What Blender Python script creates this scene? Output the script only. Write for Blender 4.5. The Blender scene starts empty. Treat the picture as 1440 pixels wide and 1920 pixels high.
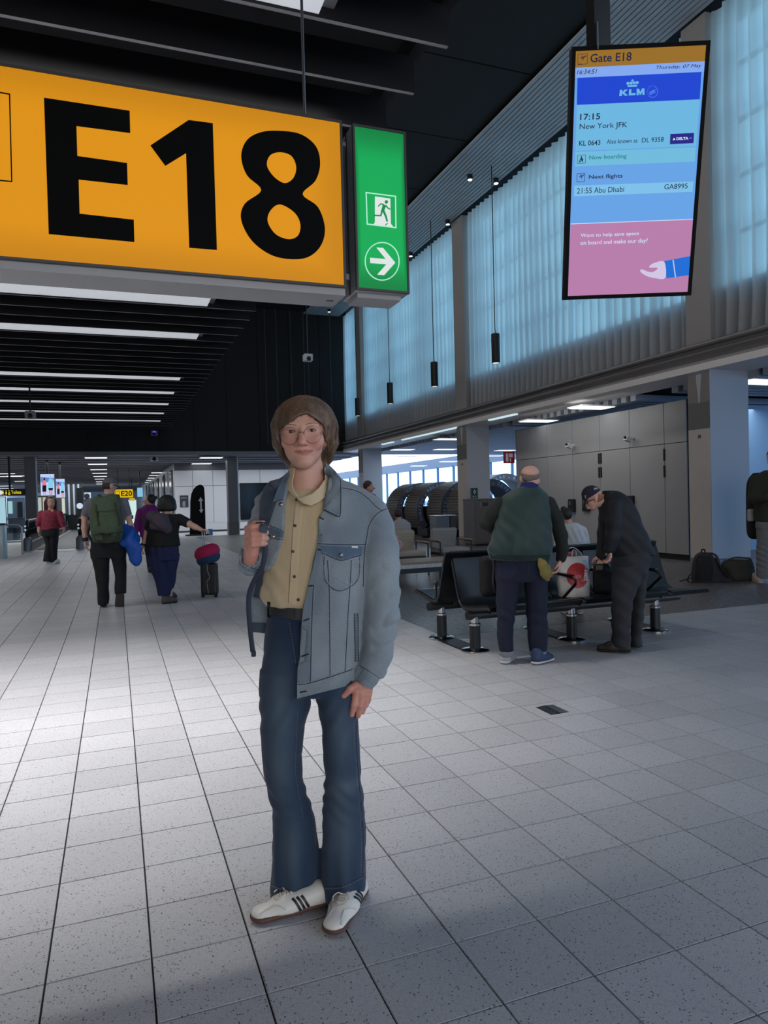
import bpy, bmesh, math, random
import numpy as np
from mathutils import Vector, Matrix
from mathutils.bvhtree import BVHTree

# ------------------------------------------------------------------ camera, world, lights, exposure
SC = bpy.context.scene
COL = SC.collection
FPX = 1334.0                      # focal length in pixels of the 1440 x 1920 frame
YAW, PITCH, ROLL, EYE = .360656, -.0199298, -.0261440, 1.45
def _axes():
    cy, sy, cp, sp = math.cos(YAW), math.sin(YAW), math.cos(PITCH), math.sin(PITCH)
    f = np.array([sy*cp, cy*cp, sp]); r = np.array([cy, -sy, 0]); u = np.cross(r, f)
    cr, sr = math.cos(ROLL), math.sin(ROLL)
    return cr*r + sr*u, -sr*r + cr*u, f
CR, CU, CF = _axes()
CAM = np.array([0, 0, EYE])
cd = bpy.data.cameras.new('camera'); cam = bpy.data.objects.new('camera', cd); COL.objects.link(cam)
cd.sensor_fit = 'HORIZONTAL'; cd.sensor_width = 36; cd.lens = FPX/1440*36; cd.clip_start = .05; cd.clip_end = 500
cam.matrix_world = Matrix(((CR[0], CU[0], -CF[0], CAM[0]), (CR[1], CU[1], -CF[1], CAM[1]), (CR[2], CU[2], -CF[2], CAM[2]), (0, 0, 0, 1)))
SC.camera = cam
def ray(x, y): return CF + (x-720)/FPX*CR + (960-y)/FPX*CU
def atz(x, y, z=0.): d = ray(x, y); return CAM + d*((z-EYE)/d[2])
def atx(x, y, X): d = ray(x, y); return CAM + d*(X/d[0])
def aty(x, y, Y): d = ray(x, y); return CAM + d*(Y/d[1])

SC.view_settings.view_transform = 'Standard'; SC.view_settings.look = 'None'
SC.view_settings.gamma = 1; SC.view_settings.use_curve_mapping = False
SC.view_settings.exposure = 0.0
w = bpy.data.worlds.new('sky'); SC.world = w; w.use_nodes = True
nt = w.node_tree; bg = nt.nodes['Background']
tc = nt.nodes.new('ShaderNodeTexCoord'); sep = nt.nodes.new('ShaderNodeSeparateXYZ'); rp = nt.nodes.new('ShaderNodeValToRGB')
nt.links.new(tc.outputs['Generated'], sep.inputs[0]); nt.links.new(sep.outputs['Z'], rp.inputs[0]); nt.links.new(rp.outputs[0], bg.inputs[0])
rp.color_ramp.elements[0].color = (.78, .88, 1, 1); rp.color_ramp.elements[1].color = (.30, .55, 1, 1)
bg.inputs[1].default_value = 3.4

def area_light(name, loc, size, size_y, power, color=(1, 1, 1), rot=(0, 0, 0), spread=180):
    l = bpy.data.lights.new(name, 'AREA'); l.shape = 'RECTANGLE'; l.size = size; l.size_y = size_y; l.energy = power; l.color = color
    l.spread = math.radians(spread)
    o = bpy.data.objects.new(name, l); o.location = loc; o.rotation_euler = rot; COL.objects.link(o); return o
# ceiling luminaires of the hall (the slots between the baffles; those left of and above the frame), two added fill lights, lamps of corridor and lounge
area_light('slot_light', (-2.7, 5.18, 4.86), 8.8, .12, 215, (1, .97, .94), (0, 0, 0), 82)
area_light('slot_light', (-4.3, 6.4, 4.6), 5, .25, 45, (1, .97, .95))
area_light('slot_light', (-4.6, 9.3, 4.6), 5, .25, 125, (1, .97, .95))
area_light('slot_light', (-5.5, 13.3, 4.6), 5, .25, 190, (1, .98, .97))
area_light('slot_light', (-6.5, 18.6, 4.6), 6, .25, 240, (1, .98, .97))
area_light('slot_light', (-7.5, 25, 4.6), 6, .25, 260, (1, .98, .97))
area_light('hall_fill_light', (2.7, 14, 9.1), 1, 24, 250, (1, .95, .92), (0, math.radians(-62), 0))  # unseen fill, added to brighten the curtains and pillars
area_light('rear_fill_light', (1.0, -7.6, 2.6), 10, 3.4, 430, (.98, .98, 1), (math.radians(86), 0, 0))  # added frontal fill from behind the camera; no window stands there
area_light('corridor_light', (-2, 35, 3.3), 8, 5, 330, (.95, .98, 1))
area_light('corridor_light', (6.5, 33.4, 3.3), 5, 2, 120, (.95, .98, 1))
area_light('corridor_light', (-2, 48, 3.3), 6, 10, 420, (.95, .98, 1))
area_light('corridor_light', (-2, 72, 3.3), 6, 14, 500, (.95, .98, 1))
area_light('locker_lamp', (9.75, 13.4, 3.38), 1.2, 2.2, 15, (1, .98, .95), (0, math.radians(-28), 0))
area_light('locker_lamp', (9.75, 15.4, 3.38), 1.2, 2.2, 15, (1, .98, .95), (0, math.radians(-28), 0))
area_light('lounge_light', (13.5, 14, 3.3), 1.2, 6, 80, (.75, .88, 1))
area_light('lounge_light', (13.5, 21.5, 3.3), 4, 3, 150, (.75, .88, 1))
area_light('lounge_light', (14, 27, 3.3), 5, 6, 260, (.6, .8, 1))

# ------------------------------------------------------------------ helpers
def lin(c): 
    c = c/255.; return c/12.92 if c <= .04045 else ((c+.055)/1.055)**2.4
def rgb(*c): return (lin(c[0]), lin(c[1]), lin(c[2]), 1)
MATS = {}
def mat(name, c, rough=.6, metal=0., noise=0., nscale=30., bump=0., bscale=200., emit=0., spec=.5, stretch=(1, 1, 1), sheen=0., coat=0., sub=0.):
    if name in MATS: return MATS[name]
    m = bpy.data.materials.new(name); m.use_nodes = True; t = m.node_tree; b = t.nodes['Principled BSDF']
    col = rgb(*c); b.inputs['Base Color'].default_value = col
    b.inputs['Roughness'].default_value = rough; b.inputs['Metallic'].default_value = metal
    b.inputs['Specular IOR Level'].default_value = spec
    if sheen: b.inputs['Sheen Weight'].default_value = sheen
    if coat: b.inputs['Coat Weight'].default_value = coat
    if sub: b.inputs['Subsurface Weight'].default_value = sub; b.inputs['Subsurface Radius'].default_value = (.012, .005, .003); b.inputs['Subsurface Scale'].default_value = 1.
    if emit:
        b.inputs['Emission Color'].default_value = col; b.inputs['Emission Strength'].default_value = emit
    if noise or bump:
        tc = t.nodes.new('ShaderNodeTexCoord'); mp = t.nodes.new('ShaderNodeMapping'); mp.inputs['Scale'].default_value = stretch
        t.links.new(tc.outputs['Object'], mp.inputs[0])
    if noise:
        n = t.nodes.new('ShaderNodeTexNoise'); n.inputs['Scale'].default_value = nscale; n.inputs['Detail'].default_value = 5
        r = t.nodes.new('ShaderNodeMapRange'); r.inputs[1].default_value = .3; r.inputs[2].default_value = .7
        r.inputs[3].default_value = 1-noise; r.inputs[4].default_value = 1+noise
        mx = t.nodes.new('ShaderNodeMix'); mx.data_type = 'RGBA'; mx.blend_type = 'MULTIPLY'; mx.inputs[0].default_value = 1
        t.links.new(mp.outputs[0], n.inputs[0]); t.links.new(n.outputs[0], r.inputs[0]); mx.inputs[6].default_value = col
        t.links.new(r.outputs[0], mx.inputs[7]); t.links.new(mx.outputs[2], b.inputs['Base Color'])
    if bump:
        n2 = t.nodes.new('ShaderNodeTexNoise'); n2.inputs['Scale'].default_value = bscale; n2.inputs['Detail'].default_value = 3
        bp = t.nodes.new('ShaderNodeBump'); bp.inputs['Strength'].default_value = bump; bp.inputs['Distance'].default_value = .004
        t.links.new(mp.outputs[0], n2.inputs[0]); t.links.new(n2.outputs[0], bp.inputs['Height']); t.links.new(bp.outputs[0], b.inputs['Normal'])
    MATS[name] = m; return m

def link(name, me, parent=None):
    o = bpy.data.objects.new(name, me); COL.objects.link(o)
    if parent: o.parent = parent
    return o
def tag(o, label=None, cat=None, group=None, kind=None):
    if label: o['label'] = label
    if cat: o['category'] = cat
    if group: o['group'] = group
    if kind: o['kind'] = kind
    return o
def thing(name, label, cat, loc=(0, 0, 0), rz=0., group=None):
    o = bpy.data.objects.new(name, None); COL.objects.link(o); o.location = loc; o.rotation_euler = (0, 0, rz)
    o.empty_display_size = .1
    return tag(o, label, cat, group)
def mesh(name, V, F, m=None, smooth=False, mi=None):
    me = bpy.data.meshes.new(name); me.from_pydata([tuple(v) for v in V], [], [tuple(f) for f in F])
    for x in (m if isinstance(m, (list, tuple)) else [m]):
        if x: me.materials.append(x)
    if smooth: me.polygons.foreach_set('use_smooth', [True]*len(me.polygons))
    if mi is not None: me.polygons.foreach_set('material_index', mi)
    me.update(); return me

class MB:
    """collects shapes; build() links them as ONE mesh object"""
    def __init__(s): s.V = []; s.F = []; s.sm = False
    def add(s, V, F):
        n = len(s.V); s.V += [tuple(map(float, v)) for v in V]; s.F += [tuple(i+n for i in f) for f in F]; return s
    def box(s, lo, hi, ch=0.):
        (a, b, c), (d, e, f) = lo, hi
        if ch: return s.cham(lo, hi, ch)
        return s.add([(a,b,c),(d,b,c),(d,e,c),(a,e,c),(a,b,f),(d,b,f),(d,e,f),(a,e,f)], [(0,3,2,1),(4,5,6,7),(0,1,5,4),(1,2,6,5),(2,3,7,6),(3,0,4,7)])
    def cham(s, lo, hi, c):
        bm = bmesh.new(); bmesh.ops.create_cube(bm, size=1)
        lo = np.array(lo, float); hi = np.array(hi, float)
        for v in bm.verts: v.co = Vector((lo+hi)/2 + np.array(v.co)*(hi-lo))
        bmesh.ops.bevel(bm, geom=bm.edges[:], offset=c, segments=2, affect='EDGES', profile=.5)
        bm.verts.index_update(); s.add([v.co[:] for v in bm.verts], [[v.index for v in f.verts] for f in bm.faces]); bm.free(); return s
    def obox(s, c, ax, ay, az, sx, sy, sz):
        c = np.array(c, float); ax, ay, az = (np.array(q, float) for q in (ax, ay, az))
        V = [c+ax*(i*sx/2)+ay*(j*sy/2)+az*(k*sz/2) for i, j, k in ((-1,-1,-1),(1,-1,-1),(1,1,-1),(-1,1,-1),(-1,-1,1),(1,-1,1),(1,1,1),(-1,1,1))]
        return s.add(V, [(0,3,2,1),(4,5,6,7),(0,1,5,4),(1,2,6,5),(2,3,7,6),(3,0,4,7)])
    def tube(s, P, r, n=8, cap=True, flat=1., up=(0, 0, 1)):
        P = [np.array(p, float) for p in P]; R = r if hasattr(r, '__len__') else [r]*len(P); V = []; F = []
        up = np.array(up, float)
        for i, p in enumerate(P):
            t = P[min(i+1, len(P)-1)]-P[max(i-1, 0)]; t = t/(np.linalg.norm(t)+1e-9)
            a = np.cross(t, up); 
            if np.linalg.norm(a) < .05: a = np.cross(t, (1., .1, 0))
            a /= np.linalg.norm(a); b = np.cross(a, t)
            for k in range(n):
                q = 2*math.pi*k/n; V.append(p+(a*math.cos(q)+b*math.sin(q)*flat)*R[i])
        for i in range(len(P)-1):
            for k in range(n): F.append((i*n+k, i*n+(k+1) % n, (i+1)*n+(k+1) % n, (i+1)*n+k))
        if cap: F.append(tuple(range(n))[::-1]); F.append(tuple((len(P)-1)*n+k for k in range(n)))
        return s.add(V, F)
    def lathe(s, prof, n=20, c=(0, 0, 0)):
        V = []; F = []
        for r, z in prof:
            for k in range(n): q = 2*math.pi*k/n; V.append((c[0]+r*math.cos(q), c[1]+r*math.sin(q), c[2]+z))
        for i in range(len(prof)-1):
            for k in range(n): F.append((i*n+k, i*n+(k+1) % n, (i+1)*n+(k+1) % n, (i+1)*n+k))
        F.append(tuple(range(n))[::-1]); F.append(tuple((len(prof)-1)*n+k for k in range(n))); return s.add(V, F)
    def prism(s, poly, o, ax, ay, az, d):
        """polygon in plane (o, ax, ay) extruded by d along az"""
        o, ax, ay, az = (np.array(q, float) for q in (o, ax, ay, az)); n = len(poly)
        V = [o+ax*x+ay*y for x, y in poly]+[o+ax*x+ay*y+az*d for x, y in poly]
        F = [tuple(range(n))[::-1], tuple(range(n, 2*n))]+[(i, (i+1) % n, n+(i+1) % n, n+i) for i in range(n)]
        return s.add(V, F)
    def ball(s, c, r, n=10):
        r = np.array(r if hasattr(r, '__len__') else (r, r, r), float); V = []; F = []
        for i in range(n+1):
            th = math.pi*i/n
            for k in range(2*n): q = math.pi*k/n; V.append(np.array(c)+r*np.array((math.sin(th)*math.cos(q), math.sin(th)*math.sin(q), math.cos(th))))
        for i in range(n):
            for k in range(2*n): F.append((i*2*n+k, (i+1)*2*n+k, (i+1)*2*n+(k+1) % (2*n), i*2*n+(k+1) % (2*n)))
        return s.add(V, F)
    def build(s, name, m, parent=None, smooth=False, kind=None):
        o = link(name, mesh(name, s.V, s.F, m, smooth), parent)
        if kind: o['kind'] = kind
        return o
def struct(o, kind='structure'): o['kind'] = kind; return o
def smooth_angle(o, deg=35):
    bm = bmesh.new(); bm.from_mesh(o.data)
    bmesh.ops.recalc_face_normals(bm, faces=bm.faces[:])
    for e in bm.edges: e.smooth = len(e.link_faces) == 2 and e.calc_face_angle(0) < math.radians(deg)
    for f in bm.faces: f.smooth = True
    bm.to_mesh(o.data); bm.free(); return o
def copy_tree(o, parent=None):
    c = o.copy(); COL.objects.link(c)
    if parent: c.parent = parent
    for ch in [x for x in o.children]: copy_tree(ch, c)
    return c
def catmull(P, n=8, closed=True):
    P = np.array(P, float); N = len(P); out = []
    for i in range(N if closed else N-1):
        p0, p1, p2, p3 = (P[(i-1) % N], P[i], P[(i+1) % N], P[(i+2) % N]) if closed else (P[max(i-1, 0)], P[i], P[i+1], P[min(i+2, N-1)])
        for k in range(n):
            t = k/n; out.append(.5*((2*p1)+(-p0+p2)*t+(2*p0-5*p1+4*p2-p3)*t*t+(-p0+3*p1-3*p2+p3)*t**3))
    if not closed: out.append(P[-1])
    return np.array(out)
def shape_mesh(name, loops, m, o, ax, ay, az, depth=.002):
    """filled flat figure with holes (loops of 2D points) standing proud by depth of the plane (o, ax, ay)"""
    cu = bpy.data.curves.new('c', 'CURVE'); cu.dimensions = '2D'; cu.fill_mode = 'BOTH'; cu.extrude = .5
    for L in loops:
        sp = cu.splines.new('POLY'); sp.points.add(len(L)-1); sp.use_cyclic_u = True
        for p, q in zip(sp.points, L): p.co = (q[0], q[1], 0, 1)
    ob = bpy.data.objects.new('c', cu); me = bpy.data.meshes.new_from_object(ob)
    bpy.data.objects.remove(ob); bpy.data.curves.remove(cu)
    return _place(me, name, m, o, ax, ay, az, depth)
def _place(me, name, m, o, ax, ay, az, depth):
    n = len(me.vertices); co = np.empty(n*3, np.float32); me.vertices.foreach_get('co', co); co = co.reshape(-1, 3)
    o, ax, ay, az = (np.array(q, float) for q in (o, ax, ay, az))
    zz = (co[:, 2:3] > 0)*depth
    me.vertices.foreach_set('co', (o+co[:, :1]*ax+co[:, 1:2]*ay+zz*az).astype(np.float32).ravel())
    me.materials.clear(); me.materials.append(m); me.name = name; me.update(); return me
def text_mesh(name, txt, m, o, ax, ay, az, height=None, width=None, bold=0., shear=0., depth=.002):
    """lettering whose bottom left stands at o; height = height of the letter box, width = its whole length"""
    cu = bpy.data.curves.new('t', 'FONT'); cu.body = txt; cu.extrude = .5; cu.offset = bold; cu.shear = shear; cu.resolution_u = 3
    ob = bpy.data.objects.new('t', cu); me = bpy.data.meshes.new_from_object(ob)
    bpy.data.objects.remove(ob); bpy.data.curves.remove(cu)
    n = len(me.vertices); co = np.empty(n*3, np.float32); me.vertices.foreach_get('co', co); co = co.reshape(-1, 3)
    lo = co[:, :2].min(0); hi = co[:, :2].max(0)
    sx = sy = 1.
    if height: sy = height/(hi[1]-lo[1]); sx = sy
    if width: sx = width/(hi[0]-lo[0]); sy = sy if height else sx
    co[:, 0] = (co[:, 0]-lo[0])*sx; co[:, 1] = (co[:, 1]-lo[1])*sy
    me.vertices.foreach_set('co', co.ravel())
    return _place(me, name, m, o, ax, ay, az, depth)
M = mat
ORD = 'first second third fourth fifth sixth seventh eighth ninth tenth eleventh twelfth thirteenth fourteenth'.split()
# ------------------------------------------------------------------ the setting
WX = 9.736                       # plane of the curtain wall
FARY = 30.75                     # plane of the dark end wall of the high hall
SOF = 9.66                       # height of the high ceiling
dark = M('black_ceiling', (24, 25, 28), .8); darker = M('black_panel', (10, 12, 16), .7)
beige = M('column_paint', (192, 185, 180), .6, noise=.04, nscale=3); white_panel = M('white_panel', (205, 205, 208), .45)
steel = M('steel', (170, 172, 175), .35, 1.); alu = M('aluminium', (150, 152, 155), .45, .6); black_metal = M('black_metal', (14, 15, 17), .45)
black_plastic = M('black_plastic', (10, 10, 12), .5); white_paint = M('white_paint', (215, 216, 220), .5)
grey_paint = M('grey_paint', (120, 121, 124), .6)

def terrazzo(name, base, dark_c, tile=True):
    m = bpy.data.materials.new(name); m.use_nodes = True; t = m.node_tree; N = t.nodes.new; L = t.links.new; b = t.nodes['Principled BSDF']
    g = N('ShaderNodeNewGeometry')
    def math_(op, a, v=None):
        n = N('ShaderNodeMath'); n.operation = op
        if hasattr(a, 'is_linked'): L(a, n.inputs[0])
        else: n.inputs[0].default_value = a
        if v is not None:
            if hasattr(v, 'is_linked'): L(v, n.inputs[1])
            else: n.inputs[1].default_value = v
        return n.outputs[0]
    def mix(a, bb, f, mode='MIX'):
        n = N('ShaderNodeMix'); n.data_type = 'RGBA'; n.blend_type = mode
        for i, q in ((0, f), (6, a), (7, bb)):
            if hasattr(q, 'is_linked'): L(q, n.inputs[i])
            else: n.inputs[i].default_value = q
        return n.outputs[2]
    sx = N('ShaderNodeSeparateXYZ'); L(g.outputs['Position'], sx.inputs[0])
    cx = math_('FLOOR', math_('DIVIDE', math_('SUBTRACT', sx.outputs[0], TX0), TPX)); cy = math_('FLOOR', math_('DIVIDE', math_('SUBTRACT', sx.outputs[1], TY0), TPY))
    cb = N('ShaderNodeCombineXYZ'); L(cx, cb.inputs[0]); L(cy, cb.inputs[1])
    wn = N('ShaderNodeTexWhiteNoise'); wn.noise_dimensions = '3D'; L(cb.outputs[0], wn.inputs[0])
    vo = N('ShaderNodeTexVoronoi'); vo.inputs['Scale'].default_value = 130 if tile else 55; L(g.outputs['Position'], vo.inputs['Vector'])
    sp = N('ShaderNodeSeparateColor'); L(vo.outputs['Color'], sp.inputs[0])
    if tile:
        v1 = math_('MULTIPLY', math_('LESS_THAN', sp.outputs[0], .11), math_('LESS_THAN', vo.outputs['Distance'], .36))
        vo2 = N('ShaderNodeTexVoronoi'); vo2.inputs['Scale'].default_value = 420; L(g.outputs['Position'], vo2.inputs['Vector'])
        s2 = N('ShaderNodeSeparateColor'); L(vo2.outputs['Color'], s2.inputs[0])
        v2 = math_('MULTIPLY', math_('LESS_THAN', s2.outputs[1], .22), .42)
        no = N('ShaderNodeTexNoise'); no.inputs['Scale'].default_value = 1.3; no.inputs['Detail'].default_value = 4; L(g.outputs['Position'], no.inputs[0])
        lv = N('ShaderNodeMapRange'); L(wn.outputs[0], lv.inputs[0]); lv.inputs[3].default_value = .90; lv.inputs[4].default_value = 1.04
        l2 = N('ShaderNodeMapRange'); L(no.outputs[0], l2.inputs[0]); l2.inputs[3].default_value = .90; l2.inputs[4].default_value = 1.10
        c = mix(base, dark_c, v2); c = mix(c, (.03, .03, .035, 1), math_('MULTIPLY', v1, .85))
        c = mix(c, math_('MULTIPLY', lv.outputs[0], l2.outputs[0]), 1., 'MULTIPLY')
        b.inputs['Roughness'].default_value = .42
    else:
        lv = N('ShaderNodeMapRange'); L(sp.outputs[0], lv.inputs[0]); lv.inputs[3].default_value = .3; lv.inputs[4].default_value = 1.9
        c = mix(base, lv.outputs[0], 1., 'MULTIPLY'); b.inputs['Roughness'].default_value = .38
    L(c, b.inputs['Base Color']); return m
TPX, TPY, TX0, TY0 = .3092, .3054, .9909, 2.0677
tile_m = terrazzo('floor_tile', rgb(186, 186, 190), rgb(110, 110, 114))
speck_m = terrazzo('speckled_floor', rgb(98, 94, 94), None, False)
grout = M('grout', (26, 26, 28), .9)

CX0, CY0 = TX0+7*TPX-.01, TY0+15*TPY-.01     # corner of the speckled floor
while CY0 < 6.45: CY0 += TPY
def on_tiles(x, y): return not (x > CX0 and y > CY0)
g = .0025
fl = MB(); fl.add([(-16, -8, -.006), (24, -8, -.006), (24, 130, -.006), (-16, 130, -.006)], [(0, 1, 2, 3)])
floor = struct(fl.build('floor', grout))
tm = MB(); c_ = .004
for a, z in ((g, -.004), (g, 0)): pass
x0, y0, x1, y1 = g, g, TPX-g, TPY-g
tm.add([(x0, y0, -.006), (x1, y0, -.006), (x1, y1, -.006), (x0, y1, -.006), (x0+.001, y0+.001, 0), (x1-.001, y0+.001, 0), (x1-.001, y1-.001, 0), (x0+.001, y1-.001, 0)],
       [(4, 5, 6, 7), (0, 1, 5, 4), (1, 2, 6, 5), (2, 3, 7, 6), (3, 0, 4, 7)])
tile_me = mesh('tile', tm.V, tm.F, tile_m)
DRX, DRY = TX0+5*TPX, TY0+6*TPY
dr = atz(1038, 1331); kx, ky = math.floor((dr[0]-TX0)/TPX), math.floor((dr[1]-TY0)/TPY); DRX, DRY = TX0+kx*TPX, TY0+ky*TPY
cells = []
for i in range(-40, 36):
    for j in range(-26, 95):
        x, y = TX0+i*TPX, TY0+j*TPY
        if x > 16 or x < -11 or not on_tiles(x+.1, y+.1): continue
        if (i, j) == (kx, ky): continue
        p = np.array([x+TPX/2, y+TPY/2, 0])-CAM; f = p@CF
        sx, sy = (720+FPX*(p@CR)/f, 960-FPX*(p@CU)/f) if f > .3 else (-9e3, -9e3)
        vis = f > .3 and -150 < sx < 1590 and sy < 2090
        cells.append((f if vis else 1e3+abs(f), x, y))
cells.sort()
for f, x, y in cells[:300]:
    o = link('tile', tile_me, floor); o.location = (x, y, 0)
rest = MB()
for f, x, y in cells[300:]: rest.add([(v[0]+x, v[1]+y, v[2]) for v in tm.V], tm.F)
rest.build('tile_field', tile_m, floor, kind='stuff')
far = MB(); far.add([(-11.5, TY0+95*TPY, -.001), (24, TY0+95*TPY, -.001), (24, 130, -.001), (-11.5, 130, -.001)], [(0, 1, 2, 3)])
far.build('far_floor', tile_m, floor)
sp_ = MB(); sp_.box((CX0, CY0, -.006), (24, 30.9, 0)); sp_.build('speckled_floor', speck_m, floor)

# --- floor drain: a tile with a ribbed grate
t = thing('floor_drain', 'small black ribbed grate set in one floor tile', 'drain', (DRX, DRY, 0))
f_ = MB(); w_ = TPX
gx0, gx1, gy0, gy1 = .09, .235, .06, .25
for lo, hi in (((g, g), (gx0, TPY-g)), ((gx1, g), (w_-g, TPY-g)), ((gx0, g), (gx1, gy0)), ((gx0, gy1), (gx1, TPY-g))): f_.box((*lo, -.006), (*hi, 0))
f_.build('tile_frame', tile_m, t)
f_ = MB(); f_.box((gx0, gy0, -.006), (gx1, gy1, -.0045)); f_.build('pit', black_plastic, t)
for k in range(9):
    y = gy0+.012+k*.0205; f_ = MB()
    f_.obox(((gx0+gx1)/2-.036, y+.008, -.001), (.92, .38, 0), (-.38, .92, 0), (0, 0, 1), .062, .009, .004)
    f_.obox(((gx0+gx1)/2+.036, y+.008, -.001), (.92, -.38, 0), (.38, .92, 0), (0, 0, 1), .062, .009, .004)
    f_.build('grate_rib', steel, t)
f_ = MB(); f_.box(((gx0+gx1)/2-.006, gy0, -.004), ((gx0+gx1)/2+.006, gy1, .001)); f_.build('grate_spine', black_metal, t)

# --- high hall: black ceiling, end wall, left wall, back wall
o = MB().box((2.2, -8, SOF+.15), (WX+1, FARY+.3, SOF+.3)).build('ceiling', dark); ceiling = struct(o)
for k in range(14):                                                       # black ceiling panels with seams
    y = -7+k*2.75; MB().box((2.25, y+.02, SOF+.10), (8.0, y+2.73, SOF+.15)).build('ceiling_panel', dark, ceiling)
struct(MB().box((2.15, -8, 4.75), (2.25, FARY+.3, SOF+.3)).build('wall_bulkhead', darker))
wall_far = o = struct(MB().box((-14, FARY+.05, 3.62), (WX+.3, FARY+.4, SOF+.3)).build('wall_far', darker))
for k in range(16): MB().box((-12+k*1.38+.01, FARY, 3.6), (-12+(k+1)*1.38-.01, FARY+.05, SOF+.1)).build('wall_panel', darker, o)
struct(MB().box((-14, FARY-.05, 3.44), (WX+.3, FARY+.45, 3.60)).build('trim_1', M('pale_beam', (120, 124, 130), .5)))
struct(MB().box((-14, -8, 4.9), (2.2, FARY+.3, 5.05)).build('ceiling_low', darker))
struct(MB().box((-14.2, -8, 0), (-14, 60, 5)).build('wall_left', M('wall_grey', (120, 122, 126), .7)))
struct(MB().box((-14, -8.2, 0), (WX+1, -8, SOF+.3)).build('wall_back', M('wall_dark', (60, 61, 65), .8)))

# --- baffle ceiling: 46 black fins, light diffusers in some of the slots
baf = struct(link('ceiling_baffles', None)); fin_m = M('baffle', (24, 24, 27), .7, spec=.2)
fme = MB().box((-14, -.016, 4.45), (2.175, .016, 4.72))
fin_me = mesh('baffle', fme.V, fme.F, [fin_m, M('baffle_edge', (150, 148, 150), .5)], False, [1, 0, 0, 0, 0, 0])
rod = M('rod', (40, 40, 44), .5)
fy = [4.333+.578*k for k in range(-6, 45)]
for y in fy: o = link('baffle', fin_me, baf); o.location = (0, y, 0)
dif = M('diffuser', (205, 208, 214), .4, emit=.62)
def diffuser(i, x1):
    y = fy[i]; b_ = MB(); b_.box((-9, y-.56, 4.47), (x1, y-.018, 4.52))
    t = thing('slot_luminaire', LUM[i], 'ceiling light', (0, 0, 0), 0, None)
    b_.build('diffuser', dif, t)
    MB().box((-9, y-.56, 4.521), (x1+.1, y-.018, 4.7)).build('lamp_tray', alu, t)
LUM = dict(zip((6, 18, 22, 30, 34, 38, 42, 46), ['bright slot light in the baffle ceiling above the top edge of the yellow sign']+[ORD[k]+' white slot light in the baffles below the yellow sign, counted from the sign' for k in range(7)]))
for i, x1 in zip((6, 18, 22, 30, 34, 38, 42, 46), (1.28, 1.42, 1.5, 1.57, 1.6, 1.61, 1.62, 1.64)): diffuser(i, x1)

# --- slatted soffit along the curtain wall
slat_m = M('soffit_slat', (175, 180, 186), .5, noise=.12, nscale=.9)
sme = MB().box((0, -8, SOF), (.084, FARY, SOF+.03)); slat_me = mesh('slat', sme.V, sme.F, slat_m)
for k in range(15): o = link('slat', slat_me, ceiling); o.location = (8.02+k*.112, 0, 0)
SPN = ['left one under the yellow sign', 'right one under the yellow sign', 'third from the sign, on the right', 'third from the sign, on the left']+[ORD[k]+' of the left row' for k in range(3, 7)]+['last of the left row']+['upper left one beside the flight screen', 'upper right one beside the flight screen', 'over the grey pillar top', 'right of the exit sign', 'left one below the exit sign', 'right one below the exit sign']
SPN = SPN[:8]+SPN[9:]
for i, (x, y) in enumerate(((568, 623.7), (600, 622.8), (573, 645.7), (533, 658), (504, 685.6), (479, 708.5), (458, 727.8), (441, 744), (881, 328), (930, 335), (839.5, 413), (770, 473.6), (617, 579.5), (631, 595.5))):
    p = atz(x, y, SOF); t = thing('ceiling_spot', 'small lit spotlight in the dark ceiling edge, '+SPN[i], 'spotlight', (p[0], p[1], SOF-.12), 0, 'spotlights along the ceiling edge')
    b_ = MB(); b_.lathe([(.06, 0), (.07, .01), (.07, .15), (.05, .16)], 12); b_.build('lamp_body', black_metal, t)
    b_ = MB(); b_.lathe([(.055, -.012), (.058, -.001)], 12); b_.build('lamp_face', M('spot_glow', (255, 255, 255), .5, emit=2), t)

# --- curtain wall
wall = struct(MB().box((WX+.33, -8, 3.6), (WX+.7, FARY, 4.98)).build('wall_right', grey_paint))
struct(MB().box((WX-.05, -8, 3.54), (WX+.9, FARY, 3.66)).build('trim_2', M('edge_trim', (228, 226, 226), .5)))
struct(MB().box((WX-.02, -8, 3.66), (WX+.295, FARY, 3.98)).build('trim_3', M('parapet', (150, 147, 146), .7)))
b_ = MB(); b_.tube([(WX-.12, -8, 3.96), (WX-.12, FARY, 3.96)], .05, 10); b_.tube([(WX-.1, -8, 3.82), (WX-.1, FARY, 3.82)], .035, 8)
struct(smooth_angle(b_.build('trim_4', M('rail', (135, 132, 132), .35, .7))))
sky_glass = bpy.data.materials.new('tinted_glass'); sky_glass.use_nodes = True; t_ = sky_glass.node_tree
for n in list(t_.nodes):
    if n.type != 'OUTPUT_MATERIAL': t_.nodes.remove(n)
tr = t_.nodes.new('ShaderNodeBsdfTransparent'); tr.inputs[0].default_value = (.46, .80, .84, 1); gl = t_.nodes.new('ShaderNodeBsdfGlossy'); gl.inputs[1].default_value = .03
mx = t_.nodes.new('ShaderNodeMixShader'); mx.inputs[0].default_value = .06
t_.links.new(tr.outputs[0], mx.inputs[1]); t_.links.new(gl.outputs[0], mx.inputs[2]); t_.links.new(mx.outputs[0], t_.nodes['Material Output'].inputs[0])
def clear_glass(name, tint, gloss):
    m = sky_glass.copy(); m.name = name
    for n in m.node_tree.nodes:
        if n.type == 'BSDF_TRANSPARENT': n.inputs[0].default_value = (*tint, 1)
        if n.type == 'MIX_SHADER': n.inputs[0].default_value = gloss
    return m
pane_glass = clear_glass('window_glass', (.42, .69, 1), .05)
curt = bpy.data.materials.new('sheer_curtain'); curt.use_nodes = True; t_ = curt.node_tree
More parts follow.
